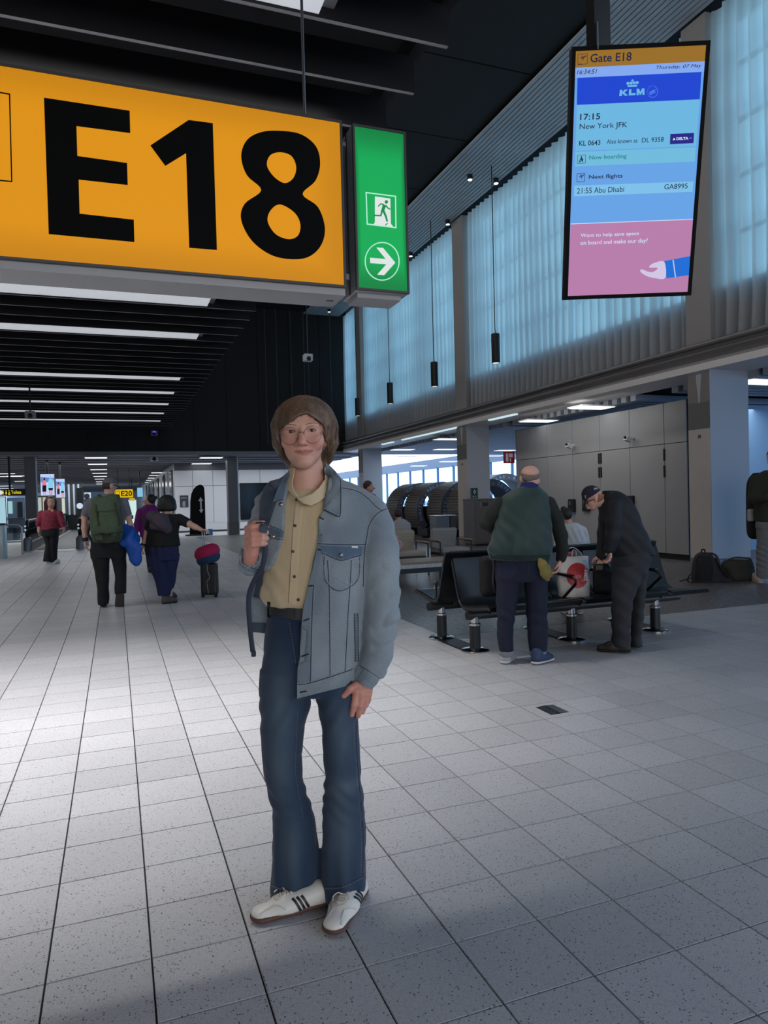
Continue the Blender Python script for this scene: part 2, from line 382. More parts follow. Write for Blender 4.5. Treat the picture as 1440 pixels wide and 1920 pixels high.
pb = t_.nodes['Principled BSDF']; pb.inputs['Base Color'].default_value = rgb(182, 182, 184); pb.inputs['Roughness'].default_value = .8
tl = t_.nodes.new('ShaderNodeBsdfTranslucent'); tl.inputs[0].default_value = (.80, .88, .92, 1); mx = t_.nodes.new('ShaderNodeMixShader'); mx.inputs[0].default_value = .5
tr = t_.nodes.new('ShaderNodeBsdfTransparent'); mx2 = t_.nodes.new('ShaderNodeMixShader'); mx2.inputs[0].default_value = .04
t_.links.new(pb.outputs[0], mx.inputs[1]); t_.links.new(tl.outputs[0], mx.inputs[2]); t_.links.new(mx.outputs[0], mx2.inputs[1]); t_.links.new(tr.outputs[0], mx2.inputs[2]); t_.links.new(mx2.outputs[0], t_.nodes['Material Output'].inputs[0])
bays = [(.4, 9.55), (10.12, 18.72), (19.42, 28.12), (28.74, FARY)]
rnd = random.Random(4)
CL = ['blue-lit sheer curtain at the right edge behind the hanging flight screen', 'widest sheer curtain, behind the lower left of the flight screen', 'sheer curtain between two grey pillars right of the green exit sign', 'narrow strip of sheer curtain beside the dark end wall']
for bi, (ya, yb) in enumerate(bays):
    n = int((yb-ya)/.022); ph = 0.; V = []; F = []; zs = [3.9, 4.6, 6, 8, SOF]
    per = .25
    for i in range(n+1):
        y = ya+(yb-ya)*i/n
        per += .006*(rnd.random()-.5); per = min(max(per, .19), .31); ph += 2*math.pi*.022/per
        a = .092+.022*math.sin(y*1.7+bi)
        x = a*(math.sin(ph)+.25*math.sin(2*ph+1)); 
        for j, z in enumerate(zs): V.append((WX+.16+x*(1-.12*j)+.012*math.sin(y*2.1+j*1.3), y+.012*math.sin(j*1.7+y), z))
    m_ = len(zs)
    for i in range(n):
        for j in range(m_-1): F.append((i*m_+j, (i+1)*m_+j, (i+1)*m_+j+1, i*m_+j+1))
    tag(link('sheer_curtain', mesh('sheer_curtain', V, F, curt, True)), CL[bi], 'curtain')
    # window behind the curtain
    wn = struct(link('window_%d' % (bi+1), None)); fm = M('mullion', (70, 78, 86), .5)
    k = 0; y = ya
    ny = max(1, round((yb-ya)/1.5)); nz = 5; z0, z1 = 4.98, SOF+.1
    for i in range(ny+1): yy = ya+(yb-ya)*i/ny; MB().box((WX+.58, yy-.035, z0), (WX+.68, yy+.035, z1)).build('mullion', fm, wn)
    for j in range(nz+1): zz = z0+(z1-z0)*j/nz; MB().box((WX+.59, ya, zz-.03), (WX+.67, yb, zz+.03)).build('transom', fm, wn)
    for i in range(ny):
        for j in range(nz):
            y_, z_ = ya+(yb-ya)*i/ny, z0+(z1-z0)*j/nz
            MB().add([(WX+.63, y_+.03, z_+.03), (WX+.63, y_+(yb-ya)/ny-.03, z_+.03), (WX+.63, y_+(yb-ya)/ny-.03, z_+(z1-z0)/nz-.03), (WX+.63, y_+.03, z_+(z1-z0)/nz-.03)], [(0, 1, 2, 3)]).build('pane', sky_glass, wn)
# pillars between the curtains, columns below
PL = ['grey upper pillar behind the right side of the flight screen', 'grey upper pillar between the two wide curtains', 'far grey upper pillar near the dark end wall']
CLb = ['big column with a beige narrow face and a blue-lit wide face behind the dark backpack', 'column with a first-aid sign in front of the curved pods', 'farthest column on the right, behind the walking head']
for i, (ya, yb, wx) in enumerate(((9.60, 10.11, .9), (18.78, 19.41, .76), (28.18, 28.74, .86))):
    tag(MB().box((WX+.0, ya-.04, 3.98), (WX+.7, yb+.02, SOF), ch=.01).build('upper_pillar', M('pillar_paint', (150, 148, 147), .6)), PL[i], 'pillar')
    t = thing('column', CLb[i], 'column', (WX, ya, 0)); L = yb-ya
    MB().box((.012, .012, .22), (wx, L, 3.54)).build('core', M('column_side', (175, 182, 192), .4), t)
    MB().box((0, .02, .22), (.012, L, 2.52)).build('cladding', beige, t)
    MB().box((0, .02, 2.53), (.012, L, 2.98)).build('cladding', M('column_band', (104, 106, 104), .6), t)
    c = MB()
    for a, b in ((.02, .45*L), (.55*L, L)): c.prism([(a, 2.99), (b, 2.99), ((a+b)/2+.06, 3.5), (a, 3.5)] if a < .1 else [(a, 2.99), (b, 2.99), (b, 3.5), ((a+b)/2-.06, 3.5)], (0, 0, 0), (0, 1, 0), (0, 0, 1), (1, 0, 0), .012)
    c.build('bracket', M('bracket', (128, 124, 122), .6), t)
    MB().box((-.006, -.006, 0), (wx+.006, L+.006, .215)).build('plinth', M('plinth', (128, 127, 128), .5), t)
    MB().box((-.006, L*.42, 2.36), (0, L*.55, 2.42)).build('number_plate', M('label_grey', (90, 92, 94), .6), t)

# --- lounge behind the columns (right)
lc = struct(MB().box((WX+.9, -8, 3.62), (24, FARY+.3, 3.72)).build('ceiling_lounge', M('lounge_dark', (30, 34, 40), .8)))
lsl = M('lounge_slat', (150, 158, 170), .5)
sme = MB().box((WX+.9, 0, 3.42), (22, .17, 3.55)); sl_me = mesh('ceiling_slat', sme.V, sme.F, lsl)
for k in range(92):
    y = 2+.31*k
    if 11.3 < y < 12.3 or 17.6 < y < 18.0: continue
    o = link('ceiling_slat', sl_me, lc); o.location = (0, y, 0)
glow = M('downlight_glow', (235, 240, 245), .5, emit=1.6)
def downlight(x, y, z, sx, sy, label, group):
    t = thing('ceiling_lamp', label, 'ceiling light', (x, y, z), 0, group)
    MB().box((-sx/2-.03, -sy/2-.03, .0), (sx/2+.03, sy/2+.03, .03)).build('lamp_frame', white_paint, t)
    MB().box((-sx/2, -sy/2, -.012), (sx/2, sy/2, .002)).build('lamp_panel', glow, t)
LLN = ['left one under the second ledge lamp', 'largest left of the first-aid column', 'just left of the first-aid column', 'second row at the far left', 'second row beside the first-aid column', 'lowest, above the pods', 'left of the farthest column', 'right of the first-aid column, lower', 'beside the red fire sign', 'over the middle of the grey lockers', 'over the left end of the grey lockers', 'at the right edge of the picture']
for i, (x, y) in enumerate(((755, 843.5), (840, 824), (835, 843), (760, 857), (841, 866), (785, 874), (658, 875), (925, 855), (948, 845), (1110, 765), (1010, 790), (1425, 717))):
    p = atz(x, y, 3.4); downlight(p[0], p[1], 3.41, .9, .5, 'white ceiling lamp over the lounge, '+LLN[i], 'ceiling lamps of the lounge')
# linear lamps under the edge beam
for i, (xa, ya_, xb, yb_) in enumerate(((752, 825, 855, 803), (715, 837, 735, 833), (915, 793, 965, 781))):
    a, b = atx(xa, ya_, WX-.02), atx(xb, yb_, WX-.02)
    MBb = MB().box((WX-.02, min(a[1], b[1]), 3.505), (WX+.08, max(a[1], b[1]), 3.54)).build('linear_lamp', M('linear_glow', (200, 225, 230), .5, emit=.9))
    tag(MBb, ['long pale tube lamp under the curtain ledge left of the second column', 'short tube lamp under the ledge near the farthest column', 'tube lamp under the ledge above the grey lockers'][i], 'lamp')
# locker wall
LX = 10.9; lw = struct(MB().box((LX+.03, 11.36, 0), (LX+.9, 18.0, 3.30)).build('wall_locker', darker))
lock_m = M('locker_panel', (150, 151, 153), .45, noise=.03, nscale=2)
def ly(px): return atx(px, 870, LX)[1]
xs = [968, 999, 1026, 1074, 1125, 1181, 1246, 1288]; ys = [ly(q) for q in xs]
for a, b in zip(ys[:-1], ys[1:]):
    for z0, z1 in ((.12, 2.425), (2.437, 3.29)): MB().box((LX, b+.006, z0), (LX+.03, a-.006, z1), ch=.004).build('panel', lock_m, lw)
for px_, zz in ((1123.5, 2.25), (1127.5, 2.25), (1123.5, 1.92), (1127.5, 1.92), (1246, 2.2), (1246, 1.85)):
    y = ly(px_); MB().box((LX-.02, y-.02, zz-.12), (LX, y+.02, zz+.13)).build('pull_handle', black_plastic, lw)
def wallbox(name, label, cat, px_, py_, w_, h_, d_=.06, m_=black_plastic):
    p = atx(px_, py_, LX); t = thing(name, label, cat, (LX, p[1], p[2]-h_/2))
    MB().box((-d_, -w_/2, 0), (0, w_/2, h_), ch=.006).build('casing', m_, t); return t
for (a, b, lab) in ((1074, 948, 'black wall device on the lockers above the seated bun-haired woman'), (1101, 946, 'black wall device on the lockers behind the capped man\'s face'), (1183, 943, 'black wall device on the lockers behind the stooping man\'s back')):
    t = wallbox('wall_terminal', lab, 'device', a, b, .26, .33)
    MB().box((-.065, .0, .18), (-.06, .09, .28)).build('screen', M('grey_screen', (70, 74, 80), .3), t)
for (a, b, lab) in ((1188, 822, 'white camera on the upper lockers near the big column'), (1077, 835, 'white camera on the upper lockers above the seated woman')):
    p = atx(a, b, LX); t = thing('wall_camera', lab, 'camera', (LX, p[1], p[2]))
    b_ = MB(); b_.tube([(0, 0, 0), (-.12, 0, 0)], .03, 10); b_.build('arm', white_paint, t); b_ = MB(); b_.obox((-.16, 0, -.02), (.9, .2, -.3), (-.2, .97, 0), (.3, 0, .95), .18, .09, .09); b_.build('camera_body', white_paint, t)
    b_ = MB(); b_.ball((-.25, -.02, .02), .035, 6); b_.build('lens', black_plastic, t)
p = atx(969, 857, LX-.1); t = thing('fire_sign', 'small red fire equipment sign at the far end of the lockers', 'sign', (LX-.16, 18.05, p[2]-.16))
MB().box((-.2, -.02, 0), (.16, 0, .34)).build('plate', M('fire_red', (150, 20, 45), .5), t)
b_ = MB(); b_.box((-.13, -.026, .05), (-.05, -.02, .28)); b_.box((-.02, -.026, .17), (.1, -.02, .28)); b_.box((.0, -.026, .05), (.04, -.02, .14)); b_.build('pictogram', white_paint, t)

# window wall of the lounge and the apron outside
wn = struct(link('window_9', None)); fm2 = M('window_frame', (90, 110, 130), .5)
for k in range(31):
    y = .4+k*2.6
    MB().box((22, y-.05, 0), (22.15, y+.05, 3.6)).build('mullion', fm2, wn)
    MB().add([(22.08, y+.05, .8), (22.08, y+2.55, .8), (22.08, y+2.55, 3.6), (22.08, y+.05, 3.6)], [(0, 1, 2, 3)]).build('pane', pane_glass, wn)
struct(MB().box((22, 0, 0), (22.2, 90, .8)).build('wall_window_sill', white_paint))
struct(MB().box((22, 0, 3.5), (22.2, 90, 4.2)).build('trim_5', fm2))
wn = struct(link('window_10', None))  # unseen end window, added to throw blue daylight on the big column
for k in range(6):
    x = 10.75+k*2.24; MB().box((x-.05, -.1, 0), (x+.05, .05, 3.6)).build('mullion', fm2, wn)
    if k < 5: MB().add([(x+.05, 0, .3), (x+2.19, 0, .3), (x+2.19, 0, 3.6), (x+.05, 0, 3.6)], [(0, 1, 2, 3)]).build('pane', pane_glass, wn)
MB().box((10.7, -.1, 0), (22, .05, .3)).build('sill', fm2, wn)
struct(MB().box((22.2, -60, -.5), (260, 260, -.4)).build('ground', M('apron', (170, 172, 172), .9)))
tag(MB().box((95, 30, -.4), (120, 70, 9)).build('terminal_building', M('terminal', (150, 165, 175), .7)), 'pale low building seen through the bright lounge windows', 'building')
# wall right of the big column, blue window light put into its colour
struct(MB().box((12.4, 12.6, 0), (22, 12.8, 3.4)).build('wall_partition', M('partition_blue_light', (140, 172, 206), .4)))
# ------------------------------------------------------------------ signs and the flight screen
def glowm(name, c, e=1.):
    if name in MATS: return MATS[name]
    m = bpy.data.materials.new(name); m.use_nodes = True; b = m.node_tree.nodes['Principled BSDF']
    b.inputs['Base Color'].default_value = (.01, .01, .01, 1); b.inputs['Roughness'].default_value = .5; b.inputs['Specular IOR Level'].default_value = .2
    b.inputs['Emission Color'].default_value = rgb(*c); b.inputs['Emission Strength'].default_value = e
    MATS[name] = m; return m
def lightbox(name, c, x0, x1, z0, z1, e=1., lo=.72):
    """backlit sheet: lamps behind its middle, so its rim is dimmer"""
    m = glowm(name, c, e); t = m.node_tree; N = t.nodes.new; L = t.links.new
    tc = N('ShaderNodeTexCoord'); sp = N('ShaderNodeSeparateXYZ'); L(tc.outputs['Generated'], sp.inputs[0])
    outs = []
    for ax in ('X', 'Z'):
        a = N('ShaderNodeMath'); a.operation = 'PINGPONG'; a.inputs[1].default_value = .5; L(sp.outputs[ax], a.inputs[0])
        r = N('ShaderNodeMapRange'); r.interpolation_type = 'SMOOTHSTEP'; r.inputs[1].default_value = 0; r.inputs[2].default_value = .22 if ax == 'Z' else .1
        r.inputs[3].default_value = lo*e; r.inputs[4].default_value = e; L(a.outputs[0], r.inputs[0]); outs.append(r.outputs[0])
    q = N('ShaderNodeMath'); q.operation = 'MINIMUM'; L(outs[0], q.inputs[0]); L(outs[1], q.inputs[1]); L(q.outputs[0], t.nodes['Principled BSDF'].inputs['Emission Strength']); return m
ink = M('sign_ink', (4, 4, 4), .7, spec=.1); sign_frame = M('sign_frame', (70, 68, 68), .45, .5); sign_box = M('sign_box', (150, 150, 152), .5, .3)
SY = 3.5; XA, ZA, YA = (1, 0, 0), (0, 0, 1), (0, -1, 0)
def S(x, y): p = aty(x, y, SY); return (p[0], p[2])
zt, zb = S(320, 172)[1], S(320, 512)[1]; xl, xr = -1.25, S(645, 380)[0]
t = thing('gate_sign', 'wide yellow lit gate sign E18 hanging at the upper left', 'sign', (0, SY, zb))
def L3(p): return [(q[0], q[1]) for q in p]
o0 = (0, -.0, -zb)
def child(o, par, off): o.location = off; return o
b_ = MB(); b_.box((xl, .012, -.0), (xr, .26, zt-zb)); b_.box((xl, .02, -.035), (xr, .25, 0)); b_.build('housing', sign_box, t)
b_ = MB(); wd = .012
b_.box((xl, -.004, zt-zb-wd), (xr, .012, zt-zb)); b_.box((xl, -.004, 0), (xr, .012, wd)); b_.box((xr-wd, -.004, wd), (xr, .012, zt-zb-wd)); b_.box((xl, -.004, wd), (xl+wd, .012, zt-zb-wd)); b_.build('frame', sign_frame, t)
MB().box((xl+wd, .002, wd), (xr-wd, .012, zt-zb-wd)).build('lit_panel', lightbox('sign_yellow', (220, 144, 3), 0, 1, 0, 1, 1.0, .8), t)
def c2(*pts): return [S(x/1.6744, y/1.6744) for x, y in pts]
def sgn(name, loops, m): 
    me = shape_mesh(name, loops, m, (0, .0, -zb), XA, ZA, YA, .0015); return link(name, me, t)
sgn('letter_E', [c2((138, 307), (407, 348), (409, 418), (240, 396), (243, 490), (399, 512), (401, 581), (247, 564), (250, 671), (420, 690), (422, 760), (153, 735))], ink)
sgn('digit_1', [c2((592, 377), (668, 387), (681, 785), (594, 778), (584, 481), (519, 521), (472, 457))], ink)
o8 = catmull(c2((880, 411), (945, 422), (992, 460), (1005, 515), (990, 568), (950, 610), (998, 650), (1020, 715), (1008, 770), (970, 806), (915, 814), (850, 800), (790, 755), (757, 690), (768, 640), (820, 597), (775, 550), (757, 490), (775, 440), (820, 415)), 5)
h1 = catmull(c2((880, 478), (915, 490), (930, 525), (920, 560), (893, 575), (860, 555), (838, 520), (848, 488)), 5); h2 = catmull(c2((880, 642), (925, 668), (943, 705), (935, 740), (905, 751), (865, 735), (840, 695), (850, 660)), 5)
sgn('digit_8', [o8, h1, h2], ink)
f1, f2 = c2((-260, 245), (32, 294), (39, 572), (-260, 545)), c2((-255, 250), (28, 297.5), (35, 568), (-255, 541))
sgn('pictogram_frame', [f1, f2], ink)
b_ = MB()
for x in (S(580, 100)[0], S(580, 100)[0]-1.75): b_ = MB(); b_.tube([(x, .12, zt-zb), (x, .12, 4.9-zb)], .008, 8); b_.build('hanging_rod', M('rod_steel', (90, 90, 94), .4, .8), t)
b_ = MB(); b_.tube([(xr-.045, .025, -.022), (xr-.045, .019, -.022)], .009, 10); 
MB().obox((xr-.05, .13, -.036), XA, (0, 1, 0), ZA, .035, .02, .003).build('latch', M('latch', (60, 60, 62), .5), t)

# exit sign
g0, g1 = S(660, 230), S(767, 547); gx0, gx1 = S(665, 400)[0], S(764, 400)[0]; gzt, gzb = S(712, 240)[1], S(720, 547)[1]
t = thing('exit_sign', 'upright green lit exit sign with running figure and arrow, beside the yellow sign', 'sign', (0, SY, gzb))
MB().box((gx0, .012, -.0), (gx1, .24, gzt-gzb), ch=.004).build('housing', sign_box, t)
b_ = MB(); wd = .011
h_ = gzt-gzb; b_.box((gx0, -.004, h_-wd), (gx1, .014, h_)); b_.box((gx0, -.004, 0), (gx1, .014, wd)); b_.box((gx0, -.004, wd), (gx0+wd, .014, h_-wd)); b_.box((gx1-wd, -.004, wd), (gx1, .014, h_-wd)); b_.build('frame', sign_frame, t)
MB().box((gx0+wd, .002, wd), (gx1-wd, .012, h_-wd)).build('lit_panel', lightbox('sign_green', (6, 168, 84), 0, 1, 0, 1, 1.0, .55), t)
MB().box((gx0+.02, .05, -.025), (gx1-.03, .22, 0)).build('base_cover', sign_box, t)
MB().box((xr-.012, .1, h_-.07), (gx0, .16, h_-.05)).build('bracket', alu, t)
MB().box((xr-.012, .1, .08), (gx0, .16, .11)).build('bracket', alu, t)
MB().box((gx0-.004, .1, 0), (gx0, .115, h_)).build('cover_seam', black_metal, t)
def c8(*pts): return [S(640+x/4.8, 200+y/4.8) for x, y in pts]
mint = glowm('sign_mint', (175, 240, 210)); swh = glowm('sign_white', (222, 228, 226)); sgr = glowm('sign_green_figure', (6, 140, 75))
def gsgn(name, loops, m, d=.0015): return link(name, shape_mesh(name, loops, m, (0, .0, -gzb), XA, ZA, YA, d), t)
gsgn('pictogram_frame', [c8((218, 768), (492, 803), (496, 1095), (228, 1062)), c8((228, 779), (483, 812), (486, 1084), (237, 1052))], mint)
gsgn('door', [c8((302, 808), (440, 828), (445, 1055), (470, 1085), (285, 1062), (302, 1040))], swh)
def limb(pts, w0, w1):
    P = np.array(pts, float); L_, R_ = [], []
    for i, p in enumerate(P):
        d = P[min(i+1, len(P)-1)]-P[max(i-1, 0)]; d /= np.linalg.norm(d); nn = np.array((-d[1], d[0])); ww = (w0+(w1-w0)*i/(len(P)-1))/2
        L_.append(p+nn*ww); R_.append(p-nn*ww)
    return c8(*[tuple(q) for q in L_+R_[::-1]])
gsgn('running_figure', [c8(*[(404+15*math.cos(a), 859+16*math.sin(a)) for a in np.linspace(0, 2*math.pi, 18)[:-1]])], sgr, .003)
for pts, a, b in (([(388, 885), (372, 935)], 34, 26), ([(380, 882), (352, 876), (330, 900)], 13, 10), ([(398, 890), (418, 915), (440, 925)], 13, 9), ([(368, 930), (354, 982), (294, 980)], 20, 13), ([(374, 930), (400, 990), (412, 1036)], 20, 14), ([(415, 1050), (395, 1070)], 9, 9)):
    gsgn('running_figure', [limb(pts, a, b)], sgr, .003)
gsgn('ring', [c8(*[(367+157*math.cos(a), 1392+174*math.sin(a)) for a in np.linspace(0, 2*math.pi, 49)[:-1]]), c8(*[(367+148*math.cos(a), 1392+165*math.sin(a)) for a in np.linspace(0, 2*math.pi, 49)[:-1]])], mint)
gsgn('arrow', [c8((258, 1360), (400, 1372), (315, 1268), (375, 1272), (485, 1405), (385, 1517), (322, 1512), (405, 1418), (260, 1408))], swh)

# flight screen
DW = .921; DH = DW*16/9; DC = np.array((3.481, 4.079, 3.664)); DX = np.array((.9229, -.385, 0)); DU = np.array((-.0936, -.2248, .9699)); DX /= np.linalg.norm(DX); DU /= np.linalg.norm(DU); DN = np.cross(DX, DU)
DN = DN if DN[1] < 0 else -DN
t = thing('flight_screen', 'black framed upright screen showing gate E18 and the New York flight', 'screen', (0, 0, 0))
o_ = MB(); o_.obox(DC-DN*.045, DX, DU, DN, DW, DH, .07); o_.build('casing', M('casing_black', (6, 6, 8), .6, spec=.1), t)
bz = .026; o_ = MB()
for s_ in (-1, 1):
    o_.obox(DC+DX*s_*(DW/2-bz/2)-DN*.004, DX, DU, DN, bz, DH, .014); o_.obox(DC+DU*s_*(DH/2-bz/2)-DN*.004, DX, DU, DN, DW-2*bz, bz, .014)
o_.build('bezel', M('bezel', (5, 5, 6), .6, spec=.1), t)
o_ = MB(); top = DC+DU*DH/2
pc = aty(1141, 60, top[1]+.05); o_.box((pc[0]-.065, pc[1]+.06, top[2]+.0), (pc[0]+.065, pc[1]+.15, SOF+.1)); o_.build('hanging_post', M('post_black', (7, 8, 10), .4), t)
b_ = MB(); b_.box((pc[0]+.066, pc[1]+.08, top[2]-.03), (pc[0]+.078, pc[1]+.12, SOF)); b_.build('cable_duct', M('duct', (58, 66, 74), .5), t)
b_ = MB(); b_.tube([(pc[0]-.05, pc[1]+.05, top[2]-.03), (pc[0]-.05, pc[1]+.05, top[2]+.15)], .005, 6); b_.build('cable', alu, t)
src = np.array([(140, 110), (1065, 85), (932, 1808), (78, 1838)], float); SW, SH = DW-2*bz, DH-2*bz; dst = [(-SW/2, SH/2), (SW/2, SH/2), (SW/2, -SH/2), (-SW/2, -SH/2)]
A_ = []; B_ = []
for (x, y), (X_, Y_) in zip(src, dst): A_ += [[x, y, 1, 0, 0, 0, -X_*x, -X_*y], [0, 0, 0, x, y, 1, -Y_*x, -Y_*y]]; B_ += [X_, Y_]
HM = np.append(np.linalg.solve(np.array(A_), np.array(B_)), 1).reshape(3, 3)
def sc(x, y): q = HM@np.array((x, y, 1.)); return q[:2]/q[2]
def scr(name, pts, m, lev=1, loops=None):
    L_ = [[sc(*p) for p in q] for q in (loops or [pts])]
    return link(name, shape_mesh(name, L_, m, DC-DN*.006, DX, DU, DN, .0012*lev), t)
def dtext(txt, x0, yb, x1, yb1, ytop, m, bold=0., shear=0., name='lettering'):
    a, b, c = sc(x0, yb), sc(x1, yb1), sc(x0, ytop); d = b-a; W_ = np.linalg.norm(d)
    return link(name, text_mesh(name, txt, m, DC+DX*a[0]+DU*a[1]-DN*.006, DX, DU, DN, abs(c[1]-a[1]), W_, bold, shear, .0042), t)
navy = glowm('screen_navy', (14, 22, 62)); pale = glowm('screen_pale', (104, 180, 222)); white_e = glowm('screen_white', (205, 225, 245))
scr('screen', [(140, 110), (1065, 85), (932, 1808), (78, 1838)], glowm('screen_blue', (98, 160, 228)))
scr('screen_header', [(140, 108), (1065, 84), (1057, 197), (138, 226)], glowm('screen_gold', (150, 106, 26)), 2)
scr('screen_strip', [(137, 228), (1057, 199), (1050, 268), (135, 298)], glowm('screen_lilac', (128, 166, 238)), 2)
scr('airline_banner', [(152, 298), (1032, 272), (1020, 462), (148, 488)], glowm('screen_klm', (6, 62, 206)), 2)
scr('flight_card', [(148, 490), (1020, 464), (994, 788), (136, 812)], pale, 2)
scr('boarding_card', [(136, 820), (992, 796), (984, 897), (134, 922)], glowm('screen_teal', (108, 184, 218)), 2)
scr('next_card', [(128, 1058), (974, 1036), (968, 1108), (126, 1133)], glowm('screen_sky', (122, 190, 232)), 2)
scr('advert', [(101, 1330), (973, 1302), (932, 1808), (78, 1838)], glowm('screen_pink', (182, 122, 168)), 2)
scr('advert_edge', [(101, 1326), (973, 1298), (973, 1303), (101, 1331)], white_e, 2)
dtext('Gate E18', 244, 192, 537, 184, 132, navy, .012)
dtext('16:34:51', 148, 274, 292, 269, 242, navy, 0, .25); dtext('Thursday, 07 May', 712, 254, 1032, 247, 224, navy, 0, .25)
for q in ([(455, 388), (472, 387), (471, 403), (490, 386), (512, 385), (487, 407), (512, 428), (490, 429), (470, 411), (468, 430), (450, 431)], [(520, 385), (537, 384), (535, 413), (566, 411), (565, 426), (518, 428)], [(574, 382), (590, 381), (601, 405), (612, 380), (629, 380), (630, 424), (615, 425), (614, 402), (604, 425), (596, 425), (588, 403), (588, 427), (574, 428)]): scr('letter', q, pale, 3)
cr = []
for k in range(4): cr.append([(512+22*k+11*math.cos(a), 343-1.5*k+11*math.sin(a)) for a in np.linspace(0, 6.28, 12)[:-1]])
for q in cr: scr('crown_emblem', q, pale, 3)
scr('crown_emblem', [(510, 356), (578, 353), (577, 366), (511, 368)], pale, 3); scr('crown_emblem', [(541, 315), (548, 315), (548, 331), (541, 331)], pale, 3); scr('crown_emblem', [(535, 320), (554, 319), (554, 325), (535, 326)], pale, 3)
blue2 = glowm('screen_midblue', (84, 130, 232))
scr('alliance_emblem', None, blue2, 3, [[(686+38*math.cos(a), 404+42*math.sin(a)) for a in np.linspace(-1.2, 2.4, 20)]+[(686+35*math.cos(a), 404+39*math.sin(a)) for a in np.linspace(2.4, -1.2, 20)]])
for k in range(3): scr('alliance_emblem', [(664, 412+9*k-6), (684, 402+9*k-6), (706, 394+9*k-6), (706, 399+9*k-6), (684, 408+9*k-6), (664, 417+9*k-6)], blue2, 3)
for k in range(7): a = -3.6+.33*k; scr('alliance_emblem', [(686+34*math.cos(a), 402+38*math.sin(a)), (686+38*math.cos(a+.06), 402+42*math.sin(a+.06)), (686+38*math.cos(a+.16), 402+42*math.sin(a+.16)), (686+33*math.cos(a+.14), 402+37*math.sin(a+.14))], blue2, 3)
dtext('17:15', 170, 597, 313, 593, 553, navy, .012); dtext('New York JFK', 166, 672, 505, 662, 623, navy)
dtext('KL 0643', 162, 778, 314, 773, 742, navy, .008); dtext('Also known as', 360, 766, 578, 760, 735, navy); dtext('DL 9358', 610, 760, 764, 755, 727, navy)
scr('airline_badge', [(812, 702), (979, 697), (975, 768), (809, 774)], glowm('screen_delta', (18, 18, 128)), 3); scr('badge_emblem', [(828, 746), (846, 745), (838, 728)], white_e, 4); dtext('DELTA', 854, 746, 938, 743, 727, white_e, .03)
scr('badge_emblem', [(946, 729), (962, 728), (962, 731), (946, 732)], blue2, 4); scr('badge_emblem', [(946, 735), (962, 734), (962, 737), (946, 738)], blue2, 4)
dtext('Now boarding', 234, 884, 500, 878, 846, glowm('screen_green', (20, 124, 138)), .008); dtext('Next flights', 232, 1020, 472, 1013, 984, navy, .008)
dtext('21:55 Abu Dhabi', 146, 1115, 482, 1105, 1076, navy); dtext('GA8995', 768, 1090, 932, 1085, 1054, navy)
dtext('Want to help save space', 172, 1430, 587, 1422, 1398, white_e); dtext('on board and make our day?', 170, 1486, 648, 1476, 1448, white_e)
def icon(q, w_=2.5):
    a = np.array(q, float); c = a.mean(0); scr('icon_frame', None, navy, 3, [[tuple(p) for p in a], [tuple(p+(c-p)/np.linalg.norm(c-p)*w_*1.5) for p in a]])
icon([(156, 131), (225, 128), (224, 202), (154, 206)]); icon([(150, 842), (210, 840), (209, 901), (149, 904)]); icon([(146, 973), (206, 970), (203, 1030), (145, 1033)])
for ox, oy, s_ in ((192, 156, 1.), (180, 992, .88)):
    for pl in ([(-20, -2), (-12, 0), (10, -8), (20, -16), (24, -11), (14, -3), (-14, 8)], [(-14, -14), (-8, -14), (10, 0), (4, 2)], [(-2, 6), (6, 2), (2, 18), (-2, 18)]): scr('plane_icon', [(ox+x*s_, oy+y*s_) for x, y in pl], navy, 3)
    scr('plane_icon', [(ox-34*s_, oy+44*s_), (ox-8*s_, oy+43*s_), (ox-8*s_, oy+46*s_), (ox-34*s_, oy+47*s_)], navy, 3)
scr('walker_icon', [(180+6*math.cos(a), 856+6*math.sin(a)) for a in np.linspace(0, 6.28, 12)[:-1]], navy, 3)
for pl in ([(174, 863), (186, 863), (188, 876), (192, 893), (187, 893), (181, 880), (174, 893), (169, 892), (175, 876)], [(173, 864), (165, 878), (168, 880), (176, 870)], [(186, 864), (193, 876), (190, 878), (184, 870)], [(162, 880), (169, 882), (166, 894), (160, 892)]): scr('walker_icon', pl, navy, 3)
hand_pale = glowm('screen_hand', (206, 196, 226))
scr('advert_hand', [tuple(p) for p in catmull([(597, 1658), (612, 1650), (650, 1666), (690, 1668), (722, 1640), (668, 1638), (662, 1630), (690, 1608), (768, 1598), (774, 1710), (700, 1712), (640, 1696), (604, 1672)], 4)], hand_pale, 3)
scr('advert_cuff', [(768, 1592), (951, 1558), (941, 1692), (784, 1714)], glowm('screen_cuff', (4, 106, 212)), 3); scr('advert_cuff_line', [(826, 1584), (833, 1583), (850, 1706), (843, 1707)], hand_pale, 4)

